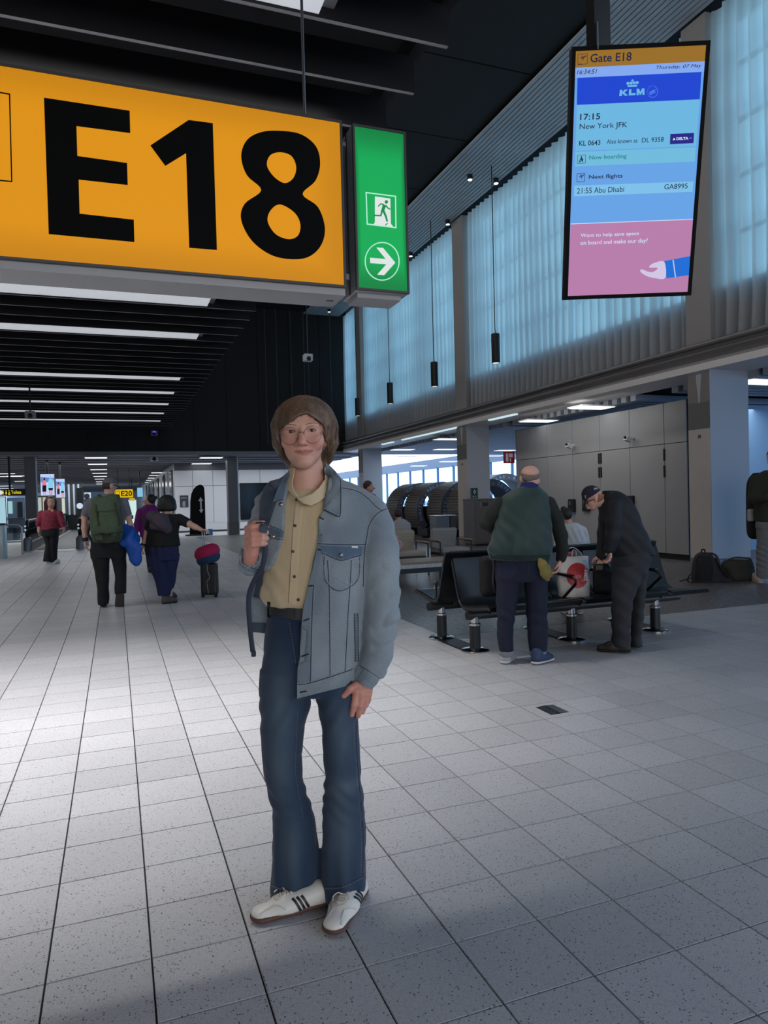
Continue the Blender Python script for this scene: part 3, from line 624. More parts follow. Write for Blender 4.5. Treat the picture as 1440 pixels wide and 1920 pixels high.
# pendant lamps in front of the curtains
pt = atz(923, 310, SOF); PX = pt[0]
PL = ['largest black cylinder pendant lamp, in front of the wide curtain', 'second black cylinder pendant lamp, left of the grey pillar', 'third black cylinder pendant lamp below the green exit sign', 'farthest black cylinder pendant lamp above the denim shoulder']
for i, (x, y0, y1, lit) in enumerate(((930, 625, 681, 1), (815, 678, 725, 1), (732, 717, 757, 1), (671, 746, 780, 0))):
    a, b = atx(x, y0, PX), atx(x, y1, PX); t = thing('pendant_lamp', PL[i], 'lamp', (PX, b[1], b[2])); h_ = a[2]-b[2]; r_ = h_*.145
    o_ = MB(); o_.lathe([(r_-.012, .03), (r_-.01, .0), (r_, 0), (r_, h_-.01), (r_-.02, h_)], 20); smooth_angle(o_.build('shade', M('lamp_black', (9, 9, 11), .4), t))
    o_ = MB(); o_.tube([(0, 0, h_), (-.01, 0, h_+.12), (.0, 0, SOF-b[2])], .012, 6); o_.build('cord', black_plastic, t)
    o_ = MB(); o_.lathe([(r_-.015, .008), (r_-.016, .02)], 16); o_.build('bulb_face', M('bulb_glow', (250, 245, 235), .5, emit=1.2), t)

# ------------------------------------------------------------------ the corridor beyond the high hall
FC = 3.42
struct(MB().box((-14, FARY+.4, FC), (WX+1, 130, FC+.2)).build('ceiling_corridor', M('corridor_ceiling', (96, 100, 108), .6)))
for k in range(26): struct(MB().box((-14, FARY+1+k*1.5, FC-.05), (10.4, FARY+1.5+k*1.5, FC)).build('trim_%d' % (10+k), M('corridor_rib', (112, 116, 124), .6)))
GL = 'ceiling_lamp'
cl = [(180, 858), (183, 870), (185, 880), (187, 887), (188, 893), (189, 898), (190, 903), (190, 907)]
for i, (x, y) in enumerate(cl): p = atz(x, y, FC-.06); downlight(p[0], p[1], FC-.07, .8, .55, ORD[i]+' ceiling lamp from the front in the long row over the backpacker', 'corridor lamps, left row')
for i, (x, y) in enumerate([(396, 858), (378, 869), (355, 878)]): p = atz(x, y, FC-.06); downlight(p[0], p[1], FC-.07, .9, .55, ['largest ceiling lamp above the white panelled wall', 'middle ceiling lamp above the white panelled wall', 'smallest ceiling lamp above the white panelled wall'][i], None)
for i, (x, y) in enumerate([(297, 886), (292, 891), (288, 896), (284, 900), (281, 904)]): p = atz(x, y, FC-.06); downlight(p[0], p[1], FC-.07, .8, .55, ORD[i]+' ceiling lamp from the front in the row left of the white wall corner', 'corridor lamps, right row')
for i, (x, y) in enumerate([(5, 888), (20, 893), (35, 892), (45, 902), (8, 911), (12, 916)]): p = atz(x, y, FC-.06); downlight(p[0], p[1], FC-.07, 1.2, .4, ORD[i]+' bright ceiling lamp over the toilets sign, counted from the left edge inwards', 'ceiling lamps above the toilets sign')
# white panelled wall, end of the hall
WY = 36.; wx0 = aty(327, 900, WY)[0]
ww = struct(MB().box((wx0+.02, WY+.03, 0), (10.6, WY+.6, FC)).build('wall_white', M('wall_backing', (90, 90, 94), .7)))
jx = [aty(q, 900, WY)[0] for q in (327, 361, 399, 427)]+[6.9, 8.2, 9.4, 10.6]; zj = aty(380, 911, WY)[2]; zt_ = aty(380, 882, WY)[2]
for a, b in zip(jx[:-1], jx[1:]):
    for z0, z1 in ((.45, zj-.01), (zj+.01, zt_)): MB().box((a+.01, WY, z0), (b-.01, WY+.03, z1)).build('panel', white_panel, ww)
    MB().box((a+.0, WY-.04, .09), (b, WY+.03, .44)).build('kick_panel', white_panel, ww)
struct(MB().box((wx0, WY+.03, 0), (wx0+.03, 110, FC)).build('wall_corridor', M('corridor_wall', (120, 122, 128), .3)))
for k in range(12):
    y = WY+1+k*3.; struct(MB().box((wx0-.08, y, .1), (wx0, y+1.4, FC-.3)).build('trim_%d' % (40+k), M('gloss_panel', (200, 204, 210), .15) if k % 2 else M('gloss_dark', (60, 62, 66), .15)))
struct(MB().box((-14, 110, 0), (wx0+.1, 110.3, FC)).build('wall_corridor_end', M('corridor_end', (150, 175, 205), .6)))
# screen recess with a dark gradient, on the white wall right of the column
a, b = aty(449, 906, WY-.1), aty(479, 974, WY-.1)
tag(MB().box((a[0], WY-.12, b[2]), (a[0]+2.2, WY-.05, a[2]), ch=.01).build('dark_panel', M('dark_glass', (10, 14, 22), .12)), 'dark glossy panel on the far white wall behind the denim man\'s shoulder', 'panel')
# columns of the end wall
for (xa, xb, yy, lab) in ((428, 446, 31.4, 'grey column in front of the white panelled wall'), (47, 68, 31.4, 'grey column at the far left beside the two advert screens')):
    a, b = aty(xa, 930, yy), aty(xb, 930, yy); t = thing('column', lab, 'column', (a[0], yy, 0)); w_ = b[0]-a[0]
    MB().box((0, 0, .55), (w_, .5, FC), ch=.01).build('core', M('column_grey', (104, 106, 110), .5), t); MB().box((-.01, -.01, 0), (w_+.01, .51, .55)).build('plinth', M('plinth_grey', (96, 94, 92), .5), t)
    MB().box((w_, .0, .0), (w_+.05, .05, FC)).build('edge_strip', M('edge_strip', (190, 205, 225), .4), t)
# black totem with arrows
p = atz(372, 1004); t = thing('totem', 'tall black rounded totem with a white two-way arrow before the white wall', 'sign', (p[0], p[1], 0)); sp_ = p[1]
def tp(x, y): q = aty(x, y, sp_); return (q[0]-p[0], q[2])
prof = [tp(*q) for q in ((356, 1004), (357, 962), (357, 940), (359, 926), (363, 917), (369, 911), (375, 908.5), (380, 910), (383, 915), (384, 930), (385, 965), (386, 1004))]
MB().prism(prof, (0, 0, 0), XA, ZA, (0, 1, 0), .12).build('board', M('totem_black', (8, 9, 11), .6, spec=.2), t)
ar = [tp(*q) for q in ((376, 932), (381, 939), (378, 939), (378.5, 955), (381.5, 955), (377.5, 962), (373, 956), (375.8, 956), (375, 939.5), (372, 939.5))]
link('arrow', shape_mesh('arrow', [ar], M('arrow_white', (225, 225, 225), .6), (0, -.001, 0), XA, ZA, YA, .006), t)
MB().box((-.55, -.3, 0), (.40, .2, .06)).build('foot_plate', black_metal, t)
a = aty(390, 999, p[1]-.2); tag(MB().box((a[0]+.02, p[1]-.3, 0), (a[0]+.2, p[1]+.0, .28), ch=.02).build('blue_box', M('blue_box', (70, 130, 185), .4)), 'small pale blue box on the floor right of the black totem', 'box')
a, b = aty(337, 929, WY), aty(353.5, 951, WY); t = thing('poster', 'dark poster with a pale figure on the white wall left of the totem', 'poster', (a[0], WY-.012, b[2])); w_, h_ = b[0]-a[0], a[2]-b[2]
MB().box((0, -.012, 0), (w_, .0, h_)).build('sheet', M('poster_dark', (52, 54, 58), .6), t)
b_ = MB(); b_.box((.05, -.016, h_*.75), (w_-.08, -.012, h_*.83)); b_.prism([(w_*.3, .04), (w_*.66, .04), (w_*.6, h_*.3), (w_*.66, h_*.45), (w_*.45, h_*.55), (w_*.3, h_*.42)], (0, -.012, 0), XA, ZA, YA, .004); b_.build('print', M('poster_pale', (140, 142, 146), .6), t)
# E20 sign, small screens, shop front
def flatsign(name, label, cat, x0, y0, x1, y1, Yp, m, frame=black_metal, d=.12):
    grounded = cat in ('shop front', 'board', 'panel', 'stand')
    a, b = aty(x0, y0, Yp), aty(x1, y1, Yp); t = thing(name, label, cat, (a[0], Yp, b[2])); w_, h_ = b[0]-a[0], a[2]-b[2]
    MB().box((0, 0, 0), (w_, d, h_)).build('housing', frame, t); MB().box((.015*w_, -.01, .03*h_), (w_*.985, 0, h_*.97)).build('face', m, t)
    if grounded and b[2] > .01: MB().box((.02*w_, .02, -b[2]), (w_*.98, d-.02, 0)).build('base', frame, t)
    return t, w_, h_
t, w_, h_ = flatsign('gate_sign', 'small distant yellow gate sign E20 beside the backpacker\'s head', 'sign', 214, 917.5, 250, 933, 42, glowm('sign_yellow2', (214, 176, 10)))
link('lettering', text_mesh('lettering', 'E20', ink, (w_*.36, -.012, h_*.2), XA, ZA, YA, h_*.6, w_*.58, .02), t)
link('pictogram', shape_mesh('pictogram', [[(w_*.06, h_*.2), (w_*.28, h_*.2), (w_*.28, h_*.8), (w_*.06, h_*.8)], [(w_*.08, h_*.24), (w_*.26, h_*.24), (w_*.26, h_*.76), (w_*.08, h_*.76)]], ink, (0, -.01, 0), XA, ZA, YA, .003), t)
for z_ in (.2, .8): MB().tube([(w_*z_, .06, h_), (w_*z_, .06, FC+.06-t.location.z)], .02, 6).build('hanging_rod', black_metal, t)
t, w_, h_ = flatsign('hanging_screen', 'pale blue tilted screen hanging right of the small yellow sign', 'screen', 257, 914, 268, 932, 44, glowm('pale_screen', (130, 190, 226)))
MB().tube([(w_*.5, .06, h_), (w_*.5, .06, FC+.06-t.location.z)], .03, 6).build('hanging_rod', black_metal, t)
t, w_, h_ = flatsign('hanging_sign', 'tiny far yellow sign below the small yellow gate sign', 'sign', 242, 934, 253, 938.5, 56, glowm('sign_yellow3', (200, 170, 40)))
MB().tube([(w_*.5, .06, h_), (w_*.5, .06, FC+.06-t.location.z)], .03, 6).build('hanging_rod', black_metal, t)
t, w_, h_ = flatsign('lit_shop', 'bright white shop window far down the corridor behind the backpacker', 'shop front', 228, 936, 258, 1003, 58, glowm('shop_glow', (205, 230, 226)), M('shop_frame', (110, 150, 190), .5), .4)
b_ = MB(); b_.box((0, -.05, h_*.45), (w_*.75, -.02, h_*.55)); b_.box((w_*.1, -.06, h_*.5), (w_*.5, -.02, h_*.6)); b_.build('counter', M('shop_dark', (30, 50, 70), .6), t)
t, w_, h_ = flatsign('lit_board', 'white lit board with dark round symbols left of the backpacker', 'board', 158, 922, 172, 968, 46, glowm('board_glow', (196, 210, 226)), black_metal)
for k, z_ in enumerate((.82, .64, .46)): b_ = MB(); b_.tube([(w_*.38, -.01, h_*z_), (w_*.38, -.02, h_*z_)], .16, 12); b_.build('round_symbol', M('symbol_dark', (30, 40, 60), .6), t)
# advert screens: two people seen from behind on a pale street
def advert(label, x0, y0, x1, y1, Yp):
    t, w_, h_ = flatsign('advert_screen', label, 'screen', x0, y0, x1, y1, Yp, glowm('advert_pale', (196, 206, 242)), M('advert_frame', (10, 14, 40), .4), .15)
    def pl(name, pts, m, d): return link(name, shape_mesh(name, [[(a*w_, b*h_) for a, b in pts]], m, (0, -.01, 0), XA, ZA, YA, d), t)
    bl = glowm('advert_blue', (96, 132, 206)); pl('backdrop', [(.03, .62), (.97, .62), (.97, .8), (.03, .85)], bl, .003); pl('backdrop', [(.1, .3), (.35, .3), (.35, .6), (.1, .62)], glowm('advert_grey', (150, 165, 215)), .003)
    aq = glowm('advert_aqua', (132, 206, 236)); dk = glowm('advert_dark', (14, 14, 34)); pk = glowm('advert_coral', (226, 130, 130)); sk = glowm('advert_skin', (196, 150, 140))
    pl('figure_dress', [(.52, .32), (.9, .32), (.88, .62), (.97, .55), (.97, .62), (.86, .76), (.62, .76), (.55, .6)], aq, .006); pl('figure_head', [(.66, .78), (.78, .78), (.79, .88), (.72, .92), (.65, .88)], aq, .006)
    pl('figure_legs', [(.6, .04), (.68, .04), (.7, .3), (.6, .32)], sk, .006); pl('figure_legs', [(.74, .03), (.82, .03), (.84, .32), (.74, .3)], sk, .006); pl('figure_shorts', [(.58, .26), (.86, .26), (.88, .36), (.56, .36)], dk, .008)
    pl('figure_top', [(.18, .48), (.4, .48), (.42, .66), (.34, .7), (.2, .7), (.14, .6)], pk, .006); pl('figure_skirt', [(.12, .2), (.4, .2), (.42, .48), (.16, .48)], dk, .006)
    pl('figure_head', [(.24, .7), (.34, .7), (.35, .8), (.24, .8)], dk, .006); pl('figure_legs', [(.18, .05), (.23, .05), (.24, .2), (.19, .2)], sk, .006); pl('figure_legs', [(.3, .05), (.35, .05), (.36, .2), (.31, .2)], sk, .006)
    MB().tube([(w_*.5, .08, h_), (w_*.5, .08, FC+.06-t.location.z)], .04, 8).build('hanging_post', black_metal, t)
advert('larger hanging advert screen showing two people, above the woman in red', 75, 888, 103, 930, 32.6); advert('smaller hanging advert screen showing two people, right of the larger one', 104, 897, 122.5, 934, 34.6)
# toilets sign
t, w_, h_ = flatsign('toilets_sign', 'black overhead Toilets sign with yellow letters at the left edge', 'sign', -12, 917.5, 48, 929, 31, M('sign_black', (8, 8, 8), .5), black_metal, .15)
yel = glowm('sign_letter_yellow', (226, 208, 30)); o_ = aty(21, 926.5, 31)-np.array(t.location); e_ = aty(40, 926, 31)-np.array(t.location)
link('lettering', text_mesh('lettering', 'Toilets', yel, (o_[0], -.012, h_*.26), XA, ZA, YA, h_*.5, e_[0]-o_[0], .01), t)
o_ = aty(4, 926.5, 31)[0]-t.location.x; uu = (e_[0]-o_)/36.
for k, kind in enumerate('mfw'):
    x = o_+k*5.6*uu; b_ = MB(); b_.ball((x+2*uu, -.015, h_*.77), (.55*uu*1.4, .006, h_*.08), 5)
    if kind == 'm': b_.prism([(x+.6*uu, h_*.35), (x+1.2*uu, h_*.66), (x+2.8*uu, h_*.66), (x+3.4*uu, h_*.35), (x+2.6*uu, h_*.4), (x+2.5*uu, h_*.16), (x+1.5*uu, h_*.16), (x+1.4*uu, h_*.4)], (0, -.012, 0), XA, ZA, YA, .004)
    elif kind == 'f': b_.prism([(x+.3*uu, h_*.32), (x+1.5*uu, h_*.66), (x+2.5*uu, h_*.66), (x+3.7*uu, h_*.32), (x+2.6*uu, h_*.32), (x+2.5*uu, h_*.16), (x+1.5*uu, h_*.16), (x+1.4*uu, h_*.32)], (0, -.012, 0), XA, ZA, YA, .004)
    else:
        b_.prism([(x+1.6*uu, h_*.66), (x+2.3*uu, h_*.66), (x+2.4*uu, h_*.48), (x+3.6*uu, h_*.46), (x+4.2*uu, h_*.2), (x+3.6*uu, h_*.18), (x+3.1*uu, h_*.38), (x+1.7*uu, h_*.4)], (0, -.012, 0), XA, ZA, YA, .004)
        b_.tube([(x+2.2*uu+1.2*uu*math.cos(q), -.014, h_*.3+h_*.14*math.sin(q)) for q in np.linspace(1.9, 5.6, 9)], .014, 5)
    b_.build('pictogram', yel, t)
b_ = MB(); b_.tube([(o_-3.2*uu, -.01, h_*.5), (o_-3.2*uu, -.016, h_*.5)], h_*.34, 16); b_.build('round_badge', glowm('badge_white', (220, 225, 230)), t)
MB().tube([(w_*.5, .08, h_), (w_*.5, .08, FC+.06-t.location.z)], .04, 8).build('hanging_rod', black_metal, t)
# far left lit glass front and dark seats behind it
t, w_, h_ = flatsign('lit_window_front', 'bright pale glass front under the toilets sign', 'shop front', -20, 931, 12, 985, 42, glowm('front_glow', (160, 200, 214)), M('front_frame', (60, 80, 100), .5), .3)
t, w_, h_ = flatsign('lit_window_front', 'narrow pale glass front left of the grey far column', 'shop front', 13, 934, 47, 972, 45, M('front_blue', (110, 135, 160), .3), M('front_frame', (60, 80, 100), .5), .3)
MB().box((w_*.05, -.06, h_*.25), (w_*.3, -.02, h_*.85)).build('lit_pane', glowm('front_glow2', (150, 196, 200)), t); MB().box((w_*.6, -.06, h_*.05), (w_*.88, -.02, h_*.8)).build('dark_door', M('front_dark', (20, 28, 38), .3), t)
for xx, lab in ((135, 'dark shop panel right of the smaller advert screen'), ):
    t, w_, h_ = flatsign('shop_kiosk', lab, 'panel', 124, 908, 155, 965, 47, M('shop_panel', (62, 64, 66), .5), black_metal, .3)
    for k in (.1, .42, .72): MB().box((w_*k, -.05, 0), (w_*k+.1, 0, h_)).build('bright_edge', M('edge_strip', (190, 205, 225), .4), t)
t, w_, h_ = flatsign('lit_shop', 'grey and white shop front behind the woman in red', 'shop front', 69, 930, 125, 985, 50, M('shop_grey', (70, 74, 78), .5), black_metal, .3)
for k, (a, m_) in enumerate(((.04, glowm('shop_w1', (170, 185, 180))), (.2, glowm('shop_w2', (190, 176, 158))), (.62, M('shop_olive', (64, 62, 50), .6)), (.86, glowm('shop_w3', (200, 205, 190))))): MB().box((w_*a, -.05, h_*.02), (w_*(a+.11), 0, h_*.95)).build('lit_pane', m_, t)
t, w_, h_ = flatsign('info_column', 'dark slim stand with a round white lamp left of the green backpack', 'stand', 143, 915, 158, 1003, 44, M('info_dark', (40, 44, 50), .5), black_metal, .3); 
b_ = MB(); b_.tube([(w_*.45, -.02, h_*.62), (w_*.45, -.04, h_*.62)], .17, 14); b_.build('round_lamp', glowm('lamp_round', (200, 215, 230)), t)

# moving walkways: balustrades, newels, threshold plate; barrier rail; bin
wglass = clear_glass('balustrade_glass', (.30, .38, .44), .14); belt_m = M('handrail', (12, 12, 14), .4)
def walkway(label, px_, py_, y1, side):
    p = atz(px_, py_); t = thing('walkway_balustrade', label, 'balustrade', (p[0], p[1], 0)); L_ = y1-p[1]
    MB().box((-.03, .25, .30), (.03, L_, .95)).build('glass_panel', wglass, t); MB().box((-.14, .0, 0), (.14, L_, .30), ch=.02).build('skirt', M('walk_steel', (74, 78, 82), .35, .5), t)
    o_ = MB(); o_.tube([(0, L_, .99), (0, .25, .99), (0, .06, .94), (0, -.06, .78), (0, -.06, .6), (0, .05, .45), (0, .25, .40)], .06, 10); smooth_angle(o_.build('handrail', belt_m, t), 60)
    o_ = MB(); o_.lathe([(.14, 0), (.14, .34), (.1, .42), (.05, .46)], 14, (0, .02, 0)); smooth_angle(o_.build('newel', M('newel', (120, 124, 128), .35, .6), t))
    for z_ in (.7, .82): o_ = MB(); o_.ball((-.04, -.1, z_), .035, 6); o_.build('light', glowm('newel_light', (150, 170, 180)), t)
walkway('left dark-glass walkway balustrade beside the steel barrier rail', 52, 1033, 70, 1); walkway('right walkway balustrade ending beside the backpacker', 151, 1029, 70, 1)
a, b = atz(46, 1034), atz(154, 1030)
tag(MB().box((a[0]+.30, a[1]-1.0, 0), (b[0]-.2, a[1]+.3, .012), ch=.003).build('threshold_plate', M('threshold', (215, 222, 226), .4)), 'white plate at the entry of the moving walkway', 'plate')
tag(MB().box((a[0]+.36, a[1]+.32, .002), (b[0]-.24, 70, .02)).build('moving_walkway', M('walk_belt', (34, 36, 40), .5)), 'dark belt of the moving walkway behind the woman in red', 'walkway')
p = atz(3, 1040); q = atz(43, 1036); Yb = p[1]; t = thing('barrier_rail', 'steel barrier rail with glass infill left of the walkway', 'barrier', (p[0], Yb, 0)); w_ = aty(41, 1000, Yb)[0]-p[0]
ztop = aty(20, 984, Yb)[2]; o_ = MB(); o_.tube([(0, 0, 0), (0, 0, ztop-.1), (.1, 0, ztop), (w_-.1, 0, ztop), (w_, 0, ztop-.1), (w_, 0, 0)], .03, 8); o_.tube([(0, 0, .38), (w_, 0, .38)], .022, 8); smooth_angle(o_.build('rail', M('rail_steel', (165, 168, 172), .3, .8), t), 60)
MB().box((.04, -.01, .42), (w_-.04, .01, ztop-.1)).build('infill', wglass, t)
for z_ in (.55, .85): o_ = MB(); o_.ball((w_-.08, -.03, z_), .04, 6); o_.build('clamp', steel, t)
p = atz(4, 1047); t = thing('waste_bin', 'tall silver round bin at the left edge', 'bin', (p[0], p[1], 0)); r_ = abs(aty(13, 1000, p[1])[0]-p[0])
o_ = MB(); o_.lathe([(r_*.95, 0), (r_, .03), (r_, .92), (r_*.96, .95)], 20); smooth_angle(o_.build('body', M('bin_silver', (165, 180, 182), .35, .5), t)); o_ = MB(); o_.lathe([(r_*.97, .95), (r_*.9, 1.0), (r_*.4, 1.01)], 20); smooth_angle(o_.build('lid', black_metal, t))
# small devices on the end wall and ceiling
def dome(label, x, y, Yp, s_=.13, m_=white_paint, cord=0):
    p = aty(x, y, Yp); t = thing('ceiling_camera', label, 'camera', tuple(p)); MB().box((-s_, -s_, -s_*.8), (s_, s_, s_*.8), ch=.02).build('casing', m_, t)
    o_ = MB(); o_.ball((0, -s_*.9, -s_*.3), s_*.55, 8); o_.build('lens', black_plastic, t)
    o_ = MB(); o_.tube([(0, 0, s_*.8), (0, 0, s_*.8+cord)], .02, 6); o_.build('stem', black_metal, t); return t
dome('small white camera under the corridor edge above the black-haired woman', 289, 859, 31.8, .16, white_paint, .25)
t = dome('small projector with a violet light on the dark end wall', 289, 812, 29.9, .13, M('violet_case', (90, 80, 140), .4), .15); MB().box((-.05, -.16, -.02), (.05, -.135, .06)).build('light', glowm('violet_glow', (90, 70, 230), 1.5), t)
dome('white sensor box hanging on a cord at the upper right of the end wall', 577, 671, 26, .16, white_paint, SOF-6.9)
dome('small grey sensor hanging under the baffles at the left', 57, 778, 17, .1, M('sensor_grey', (120, 120, 124), .5), .6)
for i, x in enumerate((500, 521, 548, 572, 580, 622)):
    p = aty(x, 745, 30.5); MB().tube([(p[0], 30.5, 3.9+.3*(i % 3)), (p[0], 30.5, SOF+.11)], .016, 5).build('cord', M('cord_grey', (74, 76, 80), .6), wall_far)
# ------------------------------------------------------------------ soft bodies: distance fields meshed with surface nets
def surfnet(F, lo, h):
    S = F < 0; n = np.array(F.shape)-1
    c = np.zeros(n, np.int8); off = [(i, j, k) for i in (0, 1) for j in (0, 1) for k in (0, 1)]
    for i, j, k in off: c += S[i:n[0]+i, j:n[1]+j, k:n[2]+k]
    act = (c > 0) & (c < 8); I = np.argwhere(act)
    if len(I) == 0: return np.zeros((0, 3)), np.zeros((0, 4), int)
    idx = np.full(n, -1, np.int32); idx[act] = np.arange(len(I))
    val = {o: F[I[:, 0]+o[0], I[:, 1]+o[1], I[:, 2]+o[2]] for o in off}
    pos = np.zeros((len(I), 3)); cnt = np.zeros(len(I))
    for a in off:
        for ax in range(3):
            if a[ax]: continue
            b = list(a); b[ax] = 1; b = tuple(b); fa, fb = val[a], val[b]; m = (fa < 0) != (fb < 0)
            t = np.where(m, fa/np.where(m, fa-fb, 1), 0); p = np.tile(np.array(a, float), (len(I), 1)); p[:, ax] += t
            pos += p*m[:, None]; cnt += m
    V = (pos/cnt[:, None]+I)*h+lo; Q = []
    for ax in range(3):
        sl0 = [slice(None)]*3; sl1 = [slice(None)]*3; sl0[ax] = slice(0, -1); sl1[ax] = slice(1, None)
        A, B = S[tuple(sl0)], S[tuple(sl1)]; E_ = np.argwhere(A != B); u, v = [(1, 2), (2, 0), (0, 1)][ax]
        ok = (E_[:, u] > 0) & (E_[:, v] > 0) & (E_[:, u] < n[u]) & (E_[:, v] < n[v]); E_ = E_[ok]
        if len(E_) == 0: continue
        def cell(du, dv): q = E_.copy(); q[:, u] -= du; q[:, v] -= dv; return idx[q[:, 0], q[:, 1], q[:, 2]]
        q = np.stack([cell(1, 1), cell(0, 1), cell(0, 0), cell(1, 0)], 1); fl_ = ~A[E_[:, 0], E_[:, 1], E_[:, 2]]
        q[fl_] = q[fl_][:, ::-1]; Q.append(q)
    return V, np.concatenate(Q)
def wob(P, f, seed=0):
    """smooth pseudo-noise in [-1, 1] at points P"""
    r = np.random.RandomState(seed); o = np.zeros(P.shape[:-1])
    for i in range(7):
        d = r.normal(size=3); d /= np.linalg.norm(d); ph = r.rand()*6.28; o = o+np.sin((P@d)*f*(.7+.8*r.rand())+ph+.9*np.sin((P@np.roll(d, 1))*f*.6+ph*2))
    return o/4.
class Fig:
    """a local frame standing on the floor under picture point (x, y): u right, v away from the viewer, w up; lengths given in
    picture pixels at that distance and turned into metres (self.s)"""
    def __init__(s, x, y, dist=None):
        p = atz(x, y); hd = np.array((math.sin(YAW), math.cos(YAW)))
        s.D = p[:2]@hd if dist is None else dist; s.s = s.D/FPX/math.cos(PITCH)
        q = CAM+ray(x, y)*(s.D/(ray(x, y)[:2]@hd)); s.base = np.array((q[0], q[1], 0.)); s.hd = hd; s.x0 = x
        s.ux = np.array((math.cos(YAW), -math.sin(YAW), 0)); s.vy = np.array((math.sin(YAW), math.cos(YAW), 0))
    def P(s, x, y, v=0.):
        d = ray(x, y); w_ = CAM+d*((s.D+v*s.s)/(d[:2]@s.hd))-s.base
        return np.array((w_@s.ux, w_@s.vy, w_[2]))
    def Z(s, y): return s.P(s.x0, y)[2]
    def root(s, name, label, cat, group=None): return thing(name, label, cat, tuple(s.base), -YAW, group)
    def campos(s): w_ = CAM-s.base; return np.array((w_@s.ux, w_@s.vy, w_[2]))
    # primitives (pixel coordinates; radii in pixels)
    def cone(s, a, b, flat=None):
        A, B = s.P(*a[:3]), s.P(*b[:3]); ra, rb = a[3]*s.s, b[3]*s.s
        return ('cone', A, B, ra, rb, flat)
    def chain(s, pts, flat=None): return [s.cone(a, b, flat) for a, b in zip(pts[:-1], pts[1:])]
    def ell(s, c, r, rot=None): return ('ell', s.P(*c), np.array((r[0], r[2], r[1]), float)*s.s,   # radii: across, up, deep
        None if rot is None else np.array(Matrix.Rotation(math.radians(rot[0]), 3, rot[1])))
    def slab(s, rows, pw=2., cap=0.):
        """stacked cross sections: rows of (y, x left, x right, v centre, half depth)"""
        R = []
        for y, xl, xr, v, d in rows:
            a, b = s.P(xl, y, v), s.P(xr, y, v); R.append(((a[2]+b[2])/2, (a[0]+b[0])/2, (a[1]+b[1])/2, abs(b[0]-a[0])/2, d*s.s))
        R = np.array(R); R = R[R[:, 0].argsort()]; R = catmull(R, 5, False); return ('slab', R, pw, cap*s.s)
    def box(s, c, half, r, rot=None): return ('box', s.P(*c), np.array((half[0], half[2], half[1]), float)*s.s, r*s.s, None if rot is None else np.array(Matrix.Rotation(math.radians(rot[0]), 3, rot[1])))
def polysd(u, w_, poly):
    P_ = np.array(poly, float); d = np.full(u.shape, 1e9); ins = np.zeros(u.shape, bool)
    for a, b in zip(P_, np.roll(P_, -1, 0)):
        e = b-a; t = np.clip(((u-a[0])*e[0]+(w_-a[1])*e[1])/(e@e+1e-12), 0, 1); d = np.minimum(d, (u-a[0]-t*e[0])**2+(w_-a[1]-t*e[1])**2)
        c = ((a[1] > w_) != (b[1] > w_)) & (u < (b[0]-a[0])*(w_-a[1])/(b[1]-a[1]+1e-12)+a[0]); ins ^= c
    return np.where(ins, -1, 1)*np.sqrt(d)
def bounds(p):
    k = p[0]
    if k == 'cone': r = max(p[3], p[4])*(1 if p[5] is None else max(1, p[5][1])); return np.minimum(p[1], p[2])-r, np.maximum(p[1], p[2])+r
    if k == 'ell': r = p[2] if p[3] is None else np.full(3, p[2].max()); return p[1]-r, p[1]+r
    if k == 'box': r = p[2] if p[4] is None else np.full(3, np.linalg.norm(p[2])); return p[1]-r, p[1]+r
    R = p[1]; return np.array((min(R[:, 1]-R[:, 3]), min(R[:, 2]-R[:, 4]), R[0, 0])), np.array((max(R[:, 1]+R[:, 3]), max(R[:, 2]+R[:, 4]), R[-1, 0]))
def evalp(p, X):
    k = p[0]
    if k == 'cone':
        a, b = p[1], p[2]; ab = b-a; t = np.clip(((X-a)@ab)/(ab@ab+1e-12), 0, 1); q = X-(a+t[..., None]*ab)
        if p[5] is not None: ax = np.array(p[5][0], float); ax /= np.linalg.norm(ax); c = q@ax; q = q+ax*(c*(1/p[5][1]-1))[..., None]
        return np.sqrt((q*q).sum(-1))-(p[3]+t*(p[4]-p[3]))
    if k == 'ell':
        q = X-p[1]
        if p[3] is not None: q = q@p[3]
        k0 = np.sqrt(((q/p[2])**2).sum(-1)); k1 = np.sqrt(((q/p[2]**2)**2).sum(-1)); return k0*(k0-1)/np.maximum(k1, 1e-6)
    if k == 'box':
        q = X-p[1]
        if p[4] is not None: q = q@p[4]
        q = np.abs(q)-(p[2]-p[3]); return np.sqrt((np.maximum(q, 0)**2).sum(-1))+np.minimum(q.max(-1), 0)-p[3]
    R, pw, cap = p[1], p[2], p[3]; z = X[..., 2]
    cx, cy, a, b = (np.interp(z, R[:, 0], R[:, i]) for i in (1, 2, 3, 4)); u = np.abs((X[..., 0]-cx)/a); v = np.abs((X[..., 1]-cy)/b)
    k0 = (u**pw+v**pw)**(1/pw); d = (k0-1)*np.minimum(a, b); return np.maximum(d, np.maximum(z-R[-1, 0]-cap, R[0, 0]-cap-z))
